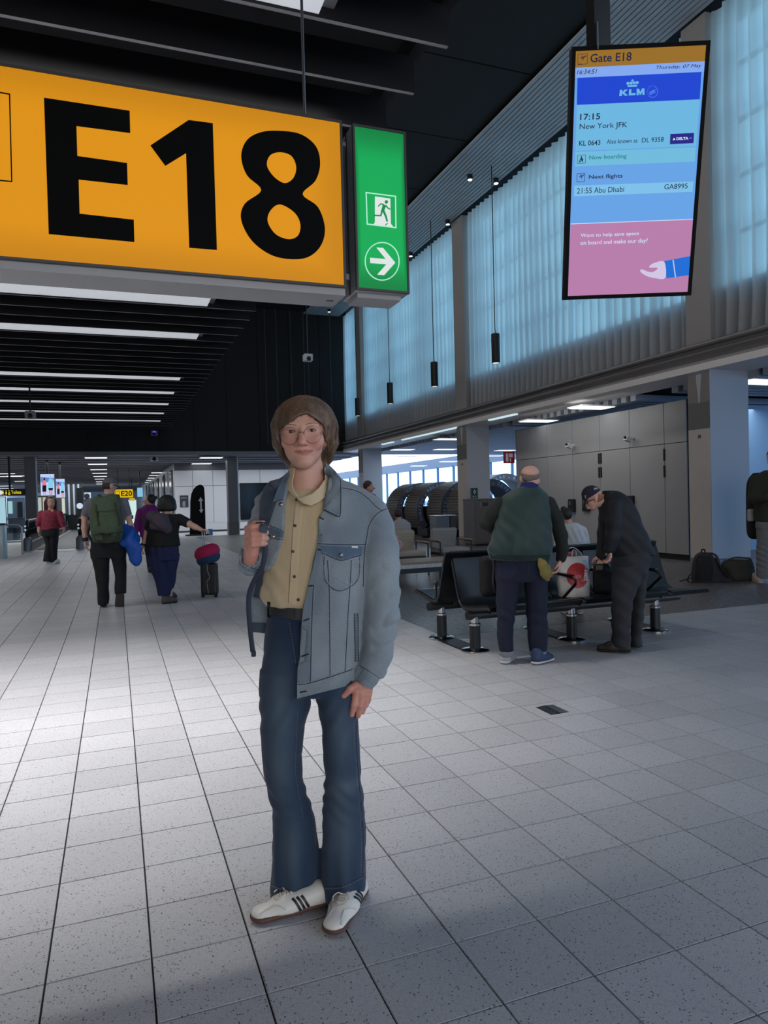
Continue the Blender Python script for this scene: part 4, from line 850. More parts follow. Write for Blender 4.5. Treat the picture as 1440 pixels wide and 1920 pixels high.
def field(prims, h, k=.02, pad=None, cuts=(), crop=None):
    """smooth union of prims, minus cuts (functions of the grid points -> distance)"""
    flat = []
    for p in prims:
        if isinstance(p, list): flat += p
        else: flat.append(p)
    ks = []; kk = k; fl2 = []
    for p in flat:
        if p[0] == 'K': kk = p[1]; continue
        fl2.append(p); ks.append(kk)
    flat = fl2; B = [bounds(p) for p in flat]; pad = pad or 4*h
    lo = np.min([b[0] for b in B], 0)-pad; hi = np.max([b[1] for b in B], 0)+pad
    if crop is not None: lo = np.maximum(lo, crop[0]); hi = np.minimum(hi, crop[1])
    n = np.ceil((hi-lo)/h).astype(int)+1; F = np.full(n, 1., np.float32); ax = [lo[i]+h*np.arange(n[i]) for i in range(3)]
    for p, (a, b), k in zip(flat, B, ks):
        i0 = np.clip(np.floor((a-k-3*h-lo)/h).astype(int), 0, n); i1 = np.clip(np.ceil((b+k+3*h-lo)/h).astype(int)+1, 0, n)
        if np.any(i1 <= i0): continue
        X = np.stack(np.meshgrid(*[ax[i][i0[i]:i1[i]] for i in range(3)], indexing='ij'), -1); d = evalp(p, X)
        sl = tuple(slice(i0[i], i1[i]) for i in range(3)); f = F[sl]
        F[sl] = np.minimum(d, f)-np.maximum(k-np.abs(d-f), 0)**2/(4*k)
    if cuts:
        X = np.stack(np.meshgrid(*ax, indexing='ij'), -1)
        for c in cuts: F = np.maximum(F, -c(X))
    F[0] = F[-1] = 1; F[:, 0] = F[:, -1] = 1; F[:, :, 0] = F[:, :, -1] = 1
    return surfnet(F, lo, h)
def soft(name, prims, h, m, parent=None, k=.02, cuts=(), folds=0., ff=40., seed=1, crop=None, disp=None, extra=None, z0=None):
    V, Q = field(prims, h, k, None, cuts, crop)
    if extra is not None:
        for v2, q2 in extra: Q = np.concatenate([Q, q2+len(V)]); V = np.concatenate([V, v2])
    if folds or disp is not None:
        N = vnormals(V, Q)
        if folds: V = V+N*(folds*wob(V, ff, seed))[:, None]
        if disp is not None: V = V+N*disp(V)[:, None]
    if z0 is not None: V[:, 2] = np.maximum(V[:, 2], z0)
    return link(name, fastmesh(name, V, Q, m), parent)
def vnormals(V, Q):
    a = np.cross(V[Q[:, 2]]-V[Q[:, 0]], V[Q[:, 3]]-V[Q[:, 1]]); N = np.zeros_like(V)
    for i in range(4): np.add.at(N, Q[:, i], a)
    return N/(np.linalg.norm(N, axis=1)[:, None]+1e-12)
def fastmesh(name, V, Q, m):
    me = bpy.data.meshes.new(name); n, f = len(V), len(Q)
    me.vertices.add(n); me.vertices.foreach_set('co', V.astype(np.float32).ravel()); me.loops.add(4*f); me.polygons.add(f)
    me.loops.foreach_set('vertex_index', Q.astype(np.int32).ravel()); me.polygons.foreach_set('loop_start', np.arange(0, 4*f, 4, dtype=np.int32))
    me.polygons.foreach_set('loop_total', np.full(f, 4, np.int32)); me.polygons.foreach_set('use_smooth', np.ones(f, bool))
    for q in (m if isinstance(m, (list, tuple)) else [m]): me.materials.append(q)
    me.update(calc_edges=True); return me
class Skin:
    """lays strips and patches on finished surfaces of a figure, looked up along the sight lines of the photograph"""
    def __init__(s, fig, objs):
        s.f = fig; V = []; F = []
        for o in objs:
            n = len(V); V += [v.co[:] for v in o.data.vertices]; F += [[i+n for i in p.vertices] for p in o.data.polygons]
        s.t = BVHTree.FromPolygons(V, F); s.c = Vector(fig.campos())
    def hit(s, x, y):
        p = Vector(s.f.P(x, y)); d = (p-s.c).normalized(); l, n, i, r = s.t.ray_cast(s.c, d); return (None, None) if l is None else (np.array(l), np.array(n))
    def line(s, pts, n=6):
        out = []
        P = np.array(pts, float); P = catmull(P, n, False) if len(P) > 2 else np.array([P[0]+(P[1]-P[0])*i/n for i in range(n+1)])
        for x, y in P:
            l, nn = s.hit(x, y)
            if l is not None: out.append((l, nn))
        return out
    def seam(s, name, pts, r, m, parent, off=.0, mb=None, n=6):
        L = s.line(pts, n)
        if len(L) < 2: return None
        b = mb or MB(); b.tube([l+nn*off for l, nn in L], r, 5)
        return b if mb else b.build(name, m, parent, True)
    def stitch(s, pts, r, mb, gap=.009, dash=.0045, off=.001):
        L = s.line(pts, 14)
        if len(L) < 2: return
        P = np.array([l+nn*off for l, nn in L]); d = np.r_[0, np.cumsum(np.linalg.norm(np.diff(P, axis=0), axis=1))]; q = 0
        while q+dash < d[-1]: mb.tube([[np.interp(e, d, P[:, i]) for i in range(3)] for e in (q, q+dash)], r, 4); q += gap
    def patch(s, name, poly, m, parent, off=.003, thick=.004, step=3., smooth=2, mb=None, flat=False):
        P = np.array(poly, float); bm = bmesh.new(); vs = []
        for i in range(len(P)):
            a, b = P[i], P[(i+1) % len(P)]; k = max(1, int(np.linalg.norm(b-a)/step))
            for j in range(k): q = a+(b-a)*j/k; vs.append(bm.verts.new((q[0], q[1], 0)))
        bm.faces.new(vs); bmesh.ops.triangulate(bm, faces=bm.faces[:])
        for _ in range(4):
            e = [e for e in bm.edges if e.calc_length() > step*1.6 and not e.is_boundary]
            if not e: break
            bmesh.ops.subdivide_edges(bm, edges=e, cuts=1); bmesh.ops.triangulate(bm, faces=bm.faces[:])
        bm.verts.ensure_lookup_table(); bm.verts.index_update(); pts = [(v.co.x, v.co.y) for v in bm.verts]; F = [[v.index for v in f.verts] for f in bm.faces]
        nb = [[e.other_vert(v).index for e in v.link_edges] for v in bm.verts]; bm.free(); D = []; 
        for x, y in pts: l, n = s.hit(x, y); D.append(np.nan if l is None else np.linalg.norm(l-np.array(s.c)))
        D = np.array(D); 
        if np.all(np.isnan(D)): return None
        md = np.nanmedian(D); D = np.where(np.isnan(D) | (np.abs(D-md) > .25), md, D)
        for _ in range(smooth): D = np.array([.4*D[i]+.6*np.mean(D[nb[i]]) if nb[i] else D[i] for i in range(len(D))])
        c = np.array(s.c); V0, V1 = [], []
        for (x, y), d in zip(pts, D): u = s.f.P(x, y)-c; u /= np.linalg.norm(u); V0.append(c+u*(d-off)); V1.append(c+u*(d-off+thick))
        V0, V1 = np.array(V0), np.array(V1); n = len(V0); F0 = [f[::-1] for f in F]; fl_ = []
        cnt = {}
        for f in F0:
            for i in range(3): e = (f[i], f[(i+1) % 3]); cnt[e] = cnt.get(e, 0)+1
        side = [(b_, a_, a_+n, b_+n) for a_, b_ in cnt if (b_, a_) not in cnt]
        nrm = np.cross(V0[F0[0][1]]-V0[F0[0][0]], V0[F0[0][2]]-V0[F0[0][0]])
        FF = F0+[[i+n for i in f[::-1]] for f in F0]+side
        if nrm@(c-V0[0]) < 0: FF = [f[::-1] for f in FF]
        b = mb or MB(); b.add(np.concatenate([V0, V1]), FF)
        if mb: return mb
        o = b.build(name, m, parent); smooth_angle(o, 50); return o
# ------------------------------------------------------------------ furniture and bags
leather = M('black_leather', (14, 16, 20), .32, bump=.15, bscale=300); leg_black = M('leg_black', (22, 26, 32), .4); chrome = M('chrome', (190, 190, 192), .15, 1.); bench_grey = M('bench_grey', (70, 70, 72), .4, .6)
YF, YB = 5.90, 6.58
t = thing('beam_bench', 'long black back-to-back beam bench of padded seats where the two stooping men stand', 'bench', (3.0, 6.24, 0)); bx, by = 3.0, 6.24
def bl(x, y, z): return (x-bx, y-by, z)
for (x, y) in ((3.1, YF), (4.17, YF), (5.2, YF), (3.08, YB), (4.2, YB), (5.3, YB)):
    o_ = MB(); o_.lathe([(.052, .03), (.05, .24)], 18, bl(x, y, 0)); leg = smooth_angle(o_.build('leg', leg_black, t))
    o_ = MB(); o_.lathe([(.135, 0), (.135, .012), (.12, .022), (.05, .034)], 24, bl(x, y, 0)); smooth_angle(o_.build('foot_disc', chrome, leg))
    o_ = MB(); o_.lathe([(.045, .235), (.056, .24), (.056, .26), (.04, .265), (.04, .34)], 18, bl(x, y, 0)); smooth_angle(o_.build('collar', chrome, leg))
for x in (3.09, 4.185, 5.25): MB().box(bl(x-.1, YF+.02, .0), bl(x+.1, YB-.02, .012), ch=.004).build('floor_plate', black_metal, t)
for y, xa, xb in ((YF, 3.02, 5.5), (YB, 2.93, 5.5)):
    o_ = MB(); o_.tube([bl(xa, y, .335), bl(xb, y, .335)], .042, 16); be = smooth_angle(o_.build('beam', bench_grey, t))
    o_ = MB(); o_.tube([bl(xa-.004, y, .335), bl(xa, y, .335)], .03, 14); o_.build('end_cap', black_metal, be)
def seatprof(sg):
    c = catmull([(.36, .905), (.31, .80), (.22, .56), (.17, .45), (.10, .405), (0, .40), (-.2, .425), (-.36, .45), (-.42, .44)], 5, False)
    d = np.gradient(c, axis=0); d /= np.linalg.norm(d, axis=1)[:, None]; nn = np.stack([-d[:, 1], d[:, 0]], 1)
    th = .020+.006*np.sin(np.linspace(0, math.pi, len(c)))
    return np.concatenate([c+nn*th[:, None], (c-nn*th[:, None])[::-1]])
def seat(x0, x1, y, sg):
    pr = seatprof(sg); pr = [(q[0]*sg, q[1]) for q in pr]
    o_ = MB(); o_.prism(pr if sg > 0 else pr[::-1], bl(x0, y, 0), (0, 1, 0), (0, 0, 1), (1, 0, 0), x1-x0); s_ = o_.build('seat', leather, t); 
    bm = bmesh.new(); bm.from_mesh(s_.data); bmesh.ops.recalc_face_normals(bm, faces=bm.faces[:]); bmesh.ops.bevel(bm, geom=[e for e in bm.edges if len(e.link_faces) == 2 and e.calc_face_angle(0) > 1.2], offset=.008, segments=2, affect='EDGES'); bm.to_mesh(s_.data); bm.free(); smooth_angle(s_, 50)
    for xx in (x0+.002, x1-.002):
        e = [(q[0]*1, q[1]) for q in catmull([(.36, .905), (.31, .80), (.22, .56), (.17, .45), (.10, .405), (0, .40), (-.2, .425), (-.36, .45), (-.42, .44)], 4, False)]
        o_ = MB(); o_.tube([bl(xx, y+a*sg, b) for a, b in e], .013, 6); o_.build('edge_piping', M('piping', (40, 42, 46), .35), s_, True)
    o_ = MB(); o_.box(bl((x0+x1)/2-.03, y-.06, .34), bl((x0+x1)/2+.03, y+.06, .40)); o_.build('seat_bracket', bench_grey, s_)
for k in range(5): seat(3.03+.5*k, 3.51+.5*k, YF, 1); seat(2.96+.51*k, 3.45+.51*k, YB-.02, -1)
def armrest(x, y, sg):
    o_ = MB(); P = [(.19, .52), (.2, .62), (.12, .665), (-.12, .66), (-.26, .64), (-.29, .60), (-.22, .54), (-.08, .43), (-.04, .37)]
    o_.tube([bl(x, y+a*sg, b) for a, b in catmull(P, 4, False)], .014, 8, flat=1.0); o_.obox(bl(x, y-.07*sg, .672), (1, 0, 0), (0, 1, .02*sg), (0, 0, 1), .045, .34, .014); smooth_angle(o_.build('armrest', M('arm_black', (18, 19, 22), .3), t), 50)
for x in (4.02, 4.52, 5.02): armrest(x, YF, 1)
for x in (3.97, 4.99): armrest(x, YB, -1)
o_ = MB(); o_.tube([bl(2.99, YB+.02, .34), bl(2.99, YB-.07, .40), bl(2.99, YB-.07, .58)], .018, 8); o_.ball(bl(2.99, YB-.07, .585), .022, 6); o_.build('end_bracket', M('bracket_steel', (96, 96, 98), .35, .8), t, True)

# tote bag on the bench
f = Fig(1075, 1118, 6.95); 
bagm = M('tote_white', (205, 203, 200), .45, bump=.35, bscale=25, noise=.05, nscale=12)
t = f.root('tote_bag', 'white carrier bag with a red circle on the bench between the two stooping men', 'bag')
body = soft('bag_body', [f.slab([(1118, 1049, 1104, 0, 20), (1100, 1047, 1105, 0, 22), (1075, 1046, 1104, 0, 18), (1055, 1046, 1103, 0, 12), (1043, 1047, 1103, 0, 7)], 3.)], .006, bagm, t, .01, folds=.004, ff=45, seed=3)
S_ = Skin(f, [body]); redm = M('tote_red', (176, 36, 44), .45)
S_.patch('red_circle', [(1083+21*math.cos(a), 1079+24*math.sin(a)) for a in np.linspace(0, 6.28, 25)[:-1]], redm, t, .004, .004, 4)
S_.patch('side_strip', [(1091, 1050), (1100, 1050), (1103, 1096), (1095, 1098)], M('tote_blue', (150, 190, 225), .4), t, .0045, .003, 4)
def facetext(sk, fg, name, txt, x, y, dx, dy, hpx, m, par, off=.012):
    """lettering lying on a surface from picture point (x, y), running along (dx, dy)"""
    a, _ = sk.hit(x, y); b, _ = sk.hit(x+dx*.9, y+dy*.9)
    if a is None or b is None: return
    ax = b-a; L_ = np.linalg.norm(ax)/.9; ax /= np.linalg.norm(ax); tow = np.array(fg.campos())-a; tow /= np.linalg.norm(tow); up = np.cross(tow, ax); up /= np.linalg.norm(up); tow = np.cross(ax, up)
    return link(name, text_mesh(name, txt, m, a+tow*off, ax, up, tow, hpx*fg.s, L_, .01, 0, .001), par)
facetext(S_, f, 'lettering', 'BOE', 1078.5, 1084, 10.5, 0, 6, M('tote_letter', (200, 150, 150), .5), t); facetext(S_, f, 'lettering', 'AMS', 1089, 1091, 12, -1, 5, M('tote_letter', (200, 150, 150), .5), t)
facetext(S_, f, 'lettering', 'ARK', 1099, 1090, -1, -36, 9, M('tote_letter_white', (225, 228, 232), .5), t)
for pts in (((1062, 1046), (1066, 1030), (1076, 1027), (1088, 1036), (1094, 1046)), ((1072, 1046), (1074, 1032), (1080, 1034), (1080, 1046))):
    P_ = catmull(pts, 5, False); o_ = MB(); o_.tube([f.P(x, y, -6) for x, y in P_], 2.2*f.s, 6, flat=.4); o_.build('handle', bagm, t, True)
soft('contents', [f.ell((1062, 1041, 4), (8, 7, 7)), f.ell((1072, 1039, 6), (7, 5, 6))], .006, M('packet_red', (150, 70, 80), .5), t, .01, folds=.006, ff=70)
# black bag on the bench behind the man in the green vest
f = Fig(925, 1110, 6.5); t = f.root('black_bag', 'black bag on the bench at the left of the man in the green vest', 'bag'); blk = M('black_cloth', (14, 15, 18), .75, bump=.3, bscale=60)
soft('bag_body', [f.box((926, 1080, 0), (27, 38, 20), 12), f.ell((935, 1050, 2), (20, 22, 16))], .011, blk, t, .03, folds=.006, ff=30); o_ = MB(); o_.tube([f.P(x, y, -22) for x, y in ((921, 1035), (926, 1060), (924, 1090), (928, 1112))], 2*f.s, 6); o_.build('strap', M('strap_grey', (60, 62, 66), .6), t, True)
f = Fig(1132, 1110, 6.85); t = f.root('black_pouch', 'black bag on the bench that the capped man reaches into', 'bag')
soft('bag_body', [f.box((1133, 1088, 4), (20, 26, 16), 10), f.ell((1128, 1066, 0), (15, 12, 12))], .01, blk, t, .03, folds=.006, ff=30); o_ = MB(); o_.tube([f.P(x, y, -10) for x, y in ((1118, 1066), (1124, 1052), (1136, 1052), (1142, 1066))], 1.6*f.s, 6); o_.build('strap', blk, t, True)

# backpack and olive bag on the speckled floor
f = Fig(1330, 1091); t = f.root('backpack', 'dark backpack standing on the speckled floor before the big column', 'bag'); pk = M('pack_brown', (40, 32, 36), .75, bump=.3, bscale=70); pkd = M('pack_black', (16, 15, 18), .8, bump=.3, bscale=70)
b0 = soft('pack_body', [f.slab([(1092, 1299, 1349, 0, 17), (1075, 1299, 1350, 0, 19), (1055, 1301, 1348, 0, 18), (1042, 1305, 1343, 0, 15), (1036, 1312, 1335, 0, 9)], 3.), f.cone((1345, 1070, 0, 8), (1362, 1086, -3, 8)), f.cone((1340, 1082, -4, 10), (1370, 1090, -8, 4))], .009, pk, t, .03, folds=.006, ff=28, z0=0.)
S_ = Skin(f, [b0]); S_.patch('front_panel', [(1304, 1090), (1304, 1052), (1310, 1042), (1333, 1043), (1338, 1060), (1336, 1090)], pkd, t, .006, .006, 4)
o_ = MB(); o_.tube(catmull([f.P(*q) for q in ((1315, 1038, 0), (1316, 1031, 0), (1321, 1031, 0), (1322, 1038, 0))], 4, False), 1.3*f.s, 6); o_.build('grab_handle', pkd, t, True)
for pts in (((1300, 1074, -16), (1292, 1080, -18), (1290, 1090, -18), (1300, 1092, -14)), ((1300, 1083, -16), (1288, 1086, -20), (1275, 1090, -24)), ((1340, 1042, -14), (1346, 1055, -20), (1352, 1068, -18), (1366, 1084, -14))):
    o_ = MB(); o_.tube(catmull([f.P(*q) for q in pts], 4, False), 2.0*f.s, 6, flat=.5); o_.build('strap', pkd, t, True)
o_ = MB(); o_.tube(catmull([f.P(*q) for q in ((1337, 1041, -16), (1342, 1048, -16), (1344, 1056, -16))], 4, False), 1.2*f.s, 6); o_.build('pale_zip', M('zip_pale', (150, 155, 160), .4), t, True)
f = Fig(1390, 1088); t = f.root('shoulder_bag', 'olive grey bag lying on the floor right of the dark backpack', 'bag'); ol = M('bag_olive', (44, 44, 38), .75, bump=.3, bscale=60, noise=.15, nscale=8)
b0 = soft('bag_body', [f.slab([(1092, 1360, 1416, 4, 22), (1080, 1357, 1413, 4, 24), (1065, 1355, 1411, 4, 20), (1054, 1356, 1409, 4, 12), (1049, 1359, 1407, 4, 6)], 3.)], .009, ol, t, .03, folds=.009, ff=24, seed=5, z0=0.)
S_ = Skin(f, [b0]); S_.patch('flap', [(1357, 1052), (1408, 1050), (1406, 1062), (1380, 1066), (1358, 1064)], M('bag_flap', (52, 50, 44), .75, bump=.3, bscale=60), t, .006, .008, 4)
o_ = MB(); o_.tube(catmull([f.P(*q) for q in ((1362, 1052, 0), (1375, 1046, -4), (1395, 1046, -4), (1408, 1050, 0), (1412, 1070, -8), (1416, 1088, -10))], 4, False), 1.6*f.s, 6); o_.build('strap', ol, t, True)

# lounge chairs and low table behind
fab1 = M('chair_fabric_beige', (168, 156, 140), .85, bump=.3, bscale=90, noise=.1, nscale=40); fab2 = M('chair_fabric_grey', (150, 147, 144), .85, bump=.3, bscale=90, noise=.06, nscale=40); woodm = M('arm_wood', (150, 130, 112), .5)
def lounge(x, y, label, fm_, rz=0.):
    t = thing('lounge_chair', label, 'chair', (x, y, 0), rz)
    o_ = MB(); o_.obox((0, .26, .62), (1, 0, 0), (0, .97, .24), (0, -.24, .97), .56, .09, .42); s_ = o_.build('backrest', fm_, t); 
    for p_, (lo, hi) in (('seat', ((-.29, -.32, .36), (.29, .24, .46))),): MB().box(lo, hi, ch=.03).build(p_, fm_, t)
    bm = bmesh.new(); bm.from_mesh(s_.data); bmesh.ops.bevel(bm, geom=bm.edges[:], offset=.03, segments=3, affect='EDGES'); bm.to_mesh(s_.data); bm.free()
    for s in (-1, 1):
        o_ = MB(); o_.tube([(s*.33, -.30, 0), (s*.33, -.30, .58), (s*.33, .26, .60), (s*.33, .30, 0)], .013, 6); fr = o_.build('side_frame', black_metal, t)
        MB().box((s*.33-.03, -.30, .595), (s*.33+.03, .22, .62), ch=.006).build('arm_pad', woodm, fr)
    MB().box((-.3, -.28, .32), (.3, .22, .36)).build('base_frame', black_metal, t)
p = (5.22, 12.4); lounge(5.05, 12.3, 'beige lounge chair just right of the denim sleeve', fab1); lounge(6.05, 12.5, 'pale grey lounge chair left of the grey cabinet', fab2)
lounge(5.1, 13.3, 'grey lounge chair behind the beige one, where a person sits', fab2, math.pi)
t = thing('low_table', 'low table with a white speckled edge and black legs before the lounge chairs', 'table', (4.75, 10.9, 0))
MB().box((-.62, -.35, .36), (.55, .35, .40), ch=.006).build('tabletop', woodm, t); MB().box((-.63, -.36, .30), (.56, .36, .36), ch=.004).build('apron', M('speckled_white', (205, 205, 202), .5, noise=.3, nscale=60), t)
MB().box((-.6, -.34, .22), (.53, .34, .30)).build('under_frame', black_metal, t)
for sx in (-.57, .5):
    for sy in (-.31, .31): MB().box((sx-.018, sy-.018, 0), (sx+.018, sy+.018, .24)).build('leg', black_metal, t)
f = Fig(748, 1025, 13.0); t = f.root('carrier_bag', 'crumpled pale red and white bag on the beige lounge chair beside the denim sleeve', 'bag'); soft('bag_body', [f.ell((748, 1024, 0), (9, 11, 8)), f.ell((742, 1012, 0), (7, 8, 6))], .012, M('crumpled_bag', (190, 150, 150), .5, noise=.3, nscale=14), t, .02, folds=.01, ff=60)

# massage pods: slatted barrels with lettered rims
pod_d = M('pod_slat', (100, 92, 88), .6, noise=.1, nscale=20); pod_rim = M('pod_rim', (70, 74, 84), .5); pod_in = M('pod_lining', (150, 165, 180), .6); pod_let = M('pod_letter', (130, 155, 200), .5)
def pod(px_, Y_, label, r=.98, start=200., inner=True):
    c = aty(px_, 950, Y_); t = thing('massage_pod', label, 'pod', (c[0], Y_, 0)); zc = r*.98; dep = 1.15
    n = 44
    slats = MB()
    for k in range(n):
        a0, a1 = (math.radians(-35+250*k/n), math.radians(-35+250*(k+.82)/n)); am = (a0+a1)/2
        slats.obox((r*math.cos(am), dep/2, zc+r*math.sin(am)), (-math.sin(am), 0, math.cos(am)), (0, 1, 0), (math.cos(am), 0, math.sin(am)), r*(a1-a0), dep, .045)
    slats.build('slat_shell', pod_d, t, kind='stuff')
    def ringp(r0, r1, y0, y1, name, m, a=(-40, 220)):
        o_ = MB(); A = np.radians(np.linspace(a[0], a[1], 41)); V = []
        for q in A:
            for rr, yy in ((r0, y0), (r1, y0), (r1, y1), (r0, y1)): V.append((rr*math.cos(q), yy, zc+rr*math.sin(q)))
        F = []
        for i in range(40):
            for j in range(4): F.append((i*4+j, i*4+(j+1) % 4, (i+1)*4+(j+1) % 4, (i+1)*4+j))
        F += [(0, 1, 2, 3), (163, 162, 161, 160)]; o_.add(V, F); o = o_.build(name, m, t); return smooth_angle(o)
    rim = ringp(r-.2, r+.03, -.06, .0, 'rim', pod_rim); ringp(r-.05, r-.03, 0, dep, 'lining', pod_in)
    txt = 'SHIATSU  -  RELAX  -  REVITALISE  -  '; mbL = MB(); ang = start; cu = None
    for ch in txt*2:
        if ang < -30: break
        if ch == ' ': ang -= 3.2; continue
        q = math.radians(ang); ce = np.array(((r-.085)*math.cos(q), -.061, zc+(r-.085)*math.sin(q))); tx = np.array((math.sin(q), 0, -math.cos(q))); ty = np.array((math.cos(q), 0, math.sin(q)))
        me = text_mesh('l', '\u2022' if ch == '-' else ch, pod_let, ce-ty*.055-tx*.05, tx, ty, (0, -1, 0), .11 if ch != '-' else .04, .05 if ch in 'I-' else .1, .01, 0, .004)
        mbL.add([v.co[:] for v in me.vertices], [list(p.vertices) for p in me.polygons]); bpy.data.meshes.remove(me); ang -= 5.2 if ch in 'I-' else 8.2
    mbL.build('lettering', pod_let, rim)
    MB().box((-.55, .1, .0), (.55, dep-.1, .34), ch=.04).build('seat', black_plastic, t); MB().box((-.55, dep-.32, .34), (.55, dep-.1, 1.1), ch=.05).build('seat_back', black_plastic, t)
    MB().box((-.8, 0, 0), (.8, dep, .06)).build('plinth', black_metal, t)
pod(790, 24.4, 'leftmost slatted massage pod, mostly behind the denim shoulder'); pod(829, 23.0, 'second slatted massage pod from the left'); pod(876, 21.6, 'third slatted massage pod from the left, next to the grey column'); pod(918, 20.25, 'fourth slatted massage pod, mostly hidden by the grey column'); pod(948, 23.6, 'rightmost massage pod, its lettered arch showing between column and lockers', 1.12)
# cabinet with first-aid sign
cab = M('cabinet_grey', (92, 92, 94), .5); p0 = atx(863, 940, WX-.12); zc = 1.36
t = thing('utility_cabinet', 'waist-high grey cabinet in front of the column with the first-aid sign', 'cabinet', (9.55, 18.03, 0)); 
MB().box((0, .0, .06), (1.5, .7, zc-.03), ch=.008).build('body', cab, t); MB().box((-.02, -.02, zc-.03), (1.52, .72, zc), ch=.006).build('worktop', M('cabinet_top', (120, 120, 122), .4), t); MB().box((.03, .03, 0), (1.47, .67, .06)).build('plinth', black_metal, t)
MB().box((.02, -.014, .1), (.74, 0, zc-.06), ch=.004).build('door', cab, t); MB().box((.76, -.014, .1), (1.48, 0, zc-.06), ch=.004).build('door', cab, t)
for x in (.25, .95): MB().box((x, -.02, zc-.22), (x+.18, -.012, zc-.12)).build('label_plate', M('label_dark', (40, 42, 44), .5), t); MB().box((x-.06, -.02, zc-.24), (x-.03, -.012, zc-.1)).build('label_plate', M('label_grey2', (120, 122, 124), .5), t)
a, b = aty(888.5, 918, 17.9), aty(902, 938, 17.9); t = thing('first_aid_sign', 'small dark green first-aid sign with a white cross and BHV, on the grey cabinet', 'sign', (a[0], 18.08, zc)); w_, h_ = (b[0]-a[0]), a[2]-b[2]
MB().box((0, 0, 0), (w_, .03, h_)).build('plate', M('aid_green', (16, 58, 56), .45), t); o_ = MB(); o_.box((w_*.32, -.006, h_*.56), (w_*.72, 0, h_*.70)); o_.box((w_*.45, -.006, h_*.42), (w_*.59, 0, h_*.84)); o_.build('cross', M('aid_white', (200, 206, 206), .5), t)
link('lettering', text_mesh('lettering', 'BHV', M('aid_letter', (150, 165, 165), .5), (w_*.2, -.002, h_*.1), XA, ZA, YA, h_*.18, w_*.62, .02), t)
o_ = MB(); 
for lo, hi in (((0, 0), (w_, .015)), ((0, h_-.015), (w_, h_)), ((0, 0), (.015, h_)), ((w_-.015, 0), (w_, h_))): o_.box((lo[0], -.006, lo[1]), (hi[0], 0, hi[1]))
o_.build('edge_line', M('aid_line', (60, 110, 104), .5), t)
t = thing('recycling_unit', 'steel box bin between the pods and the grey cabinet', 'bin', (7.05, 15.2, 0)); MB().box((0, 0, 0), (.34, .4, .98), ch=.01).build('body', M('bin_grey', (96, 98, 100), .35, .5), t); MB().box((-.01, -.01, .985), (.52, .41, 1.0)).build('top_plate', steel, t); MB().box((.36, 0, 0), (.5, .4, .98), ch=.01).build('body', M('bin_dark', (50, 50, 54), .4), t)
# ------------------------------------------------------------------ people: shared pieces
def vcol_mat(name, rough=.6, bump=.2, bscale=300., sheen=0., stretch=(1, 1, 1), noise=.0, nscale=200., sub=0., spec=.4):
    """colour comes from the mesh attribute Col (dye, wear, lip and hair colour), relief from noise"""
    m = mat(name, (128, 128, 128), rough, 0, noise, nscale, bump, bscale, 0, spec, stretch, sheen, 0, sub); t = m.node_tree; b = t.nodes['Principled BSDF']
    a = t.nodes.new('ShaderNodeAttribute'); a.attribute_name = 'Col'
    mx = [n for n in t.nodes if n.type == 'MIX']
    if mx: t.links.new(a.outputs['Color'], mx[0].inputs[6])
    else: t.links.new(a.outputs['Color'], b.inputs['Base Color'])
    return m
def setcol(o, fn):
    """fn(V) -> n x 3 linear colours"""
    me = o.data; n = len(me.vertices); V = np.empty(n*3, np.float32); me.vertices.foreach_get('co', V); V = V.reshape(-1, 3)
    C_ = np.ones((n, 4), np.float32); C_[:, :3] = fn(V); a = me.color_attributes.new('Col', 'FLOAT_COLOR', 'POINT'); a.data.foreach_set('color', C_.ravel())
def L3c(*c): return np.array([lin(q) for q in c])
def blob(V, c, r): return np.exp(-(((V-c)/r)**2).sum(1))
def mixc(C_, c, w): return C_*(1-w[:, None])+c*w[:, None]
SKIN = mat('skin', (205, 158, 140), .5, noise=.05, nscale=60, bump=.08, bscale=500)
def gpt(fg, x, y, z=0.):
    """point of the floor seen at picture point (x, y), in the figure's frame"""
    w_ = atz(x, y, z)-fg.base; return np.array((w_@fg.ux, w_@fg.vy, w_[2]))
def C_(a, b, ra, rb, flat=None): return ('cone', np.array(a, float), np.array(b, float), ra, rb, flat)
def shoe_prims(T, Hh, wd, top=.09, lift=0., heel_lift=0., low=1.):
    """upper of a shoe from heel Hh to toe T (floor points)"""
    a = (T-Hh); L_ = np.linalg.norm(a); a /= L_; up = np.array((0, 0, 1.)); z = lambda h, q: np.array((0, 0, h+lift+heel_lift*(1-q)))
    q = lambda t, h: Hh+a*L_*t+z(h, t)
    fl_ = (up, low) if low < 1 else None
    return [C_(q(.14, .045*low), q(.55, .042*low), wd*.40, wd*.46, fl_), C_(q(.55, .040*low), q(.86, .034*low), wd*.46, wd*.40, (up, .80*low)), C_(q(.3, .075*low), q(.62, .056*low), wd*.36, wd*.36, fl_), C_(q(.16, .06*low), q(.17, top*low), wd*.38, wd*.37, fl_), C_(q(.2, top*low), q(.5, .06*low), wd*.34, wd*.32, fl_)]
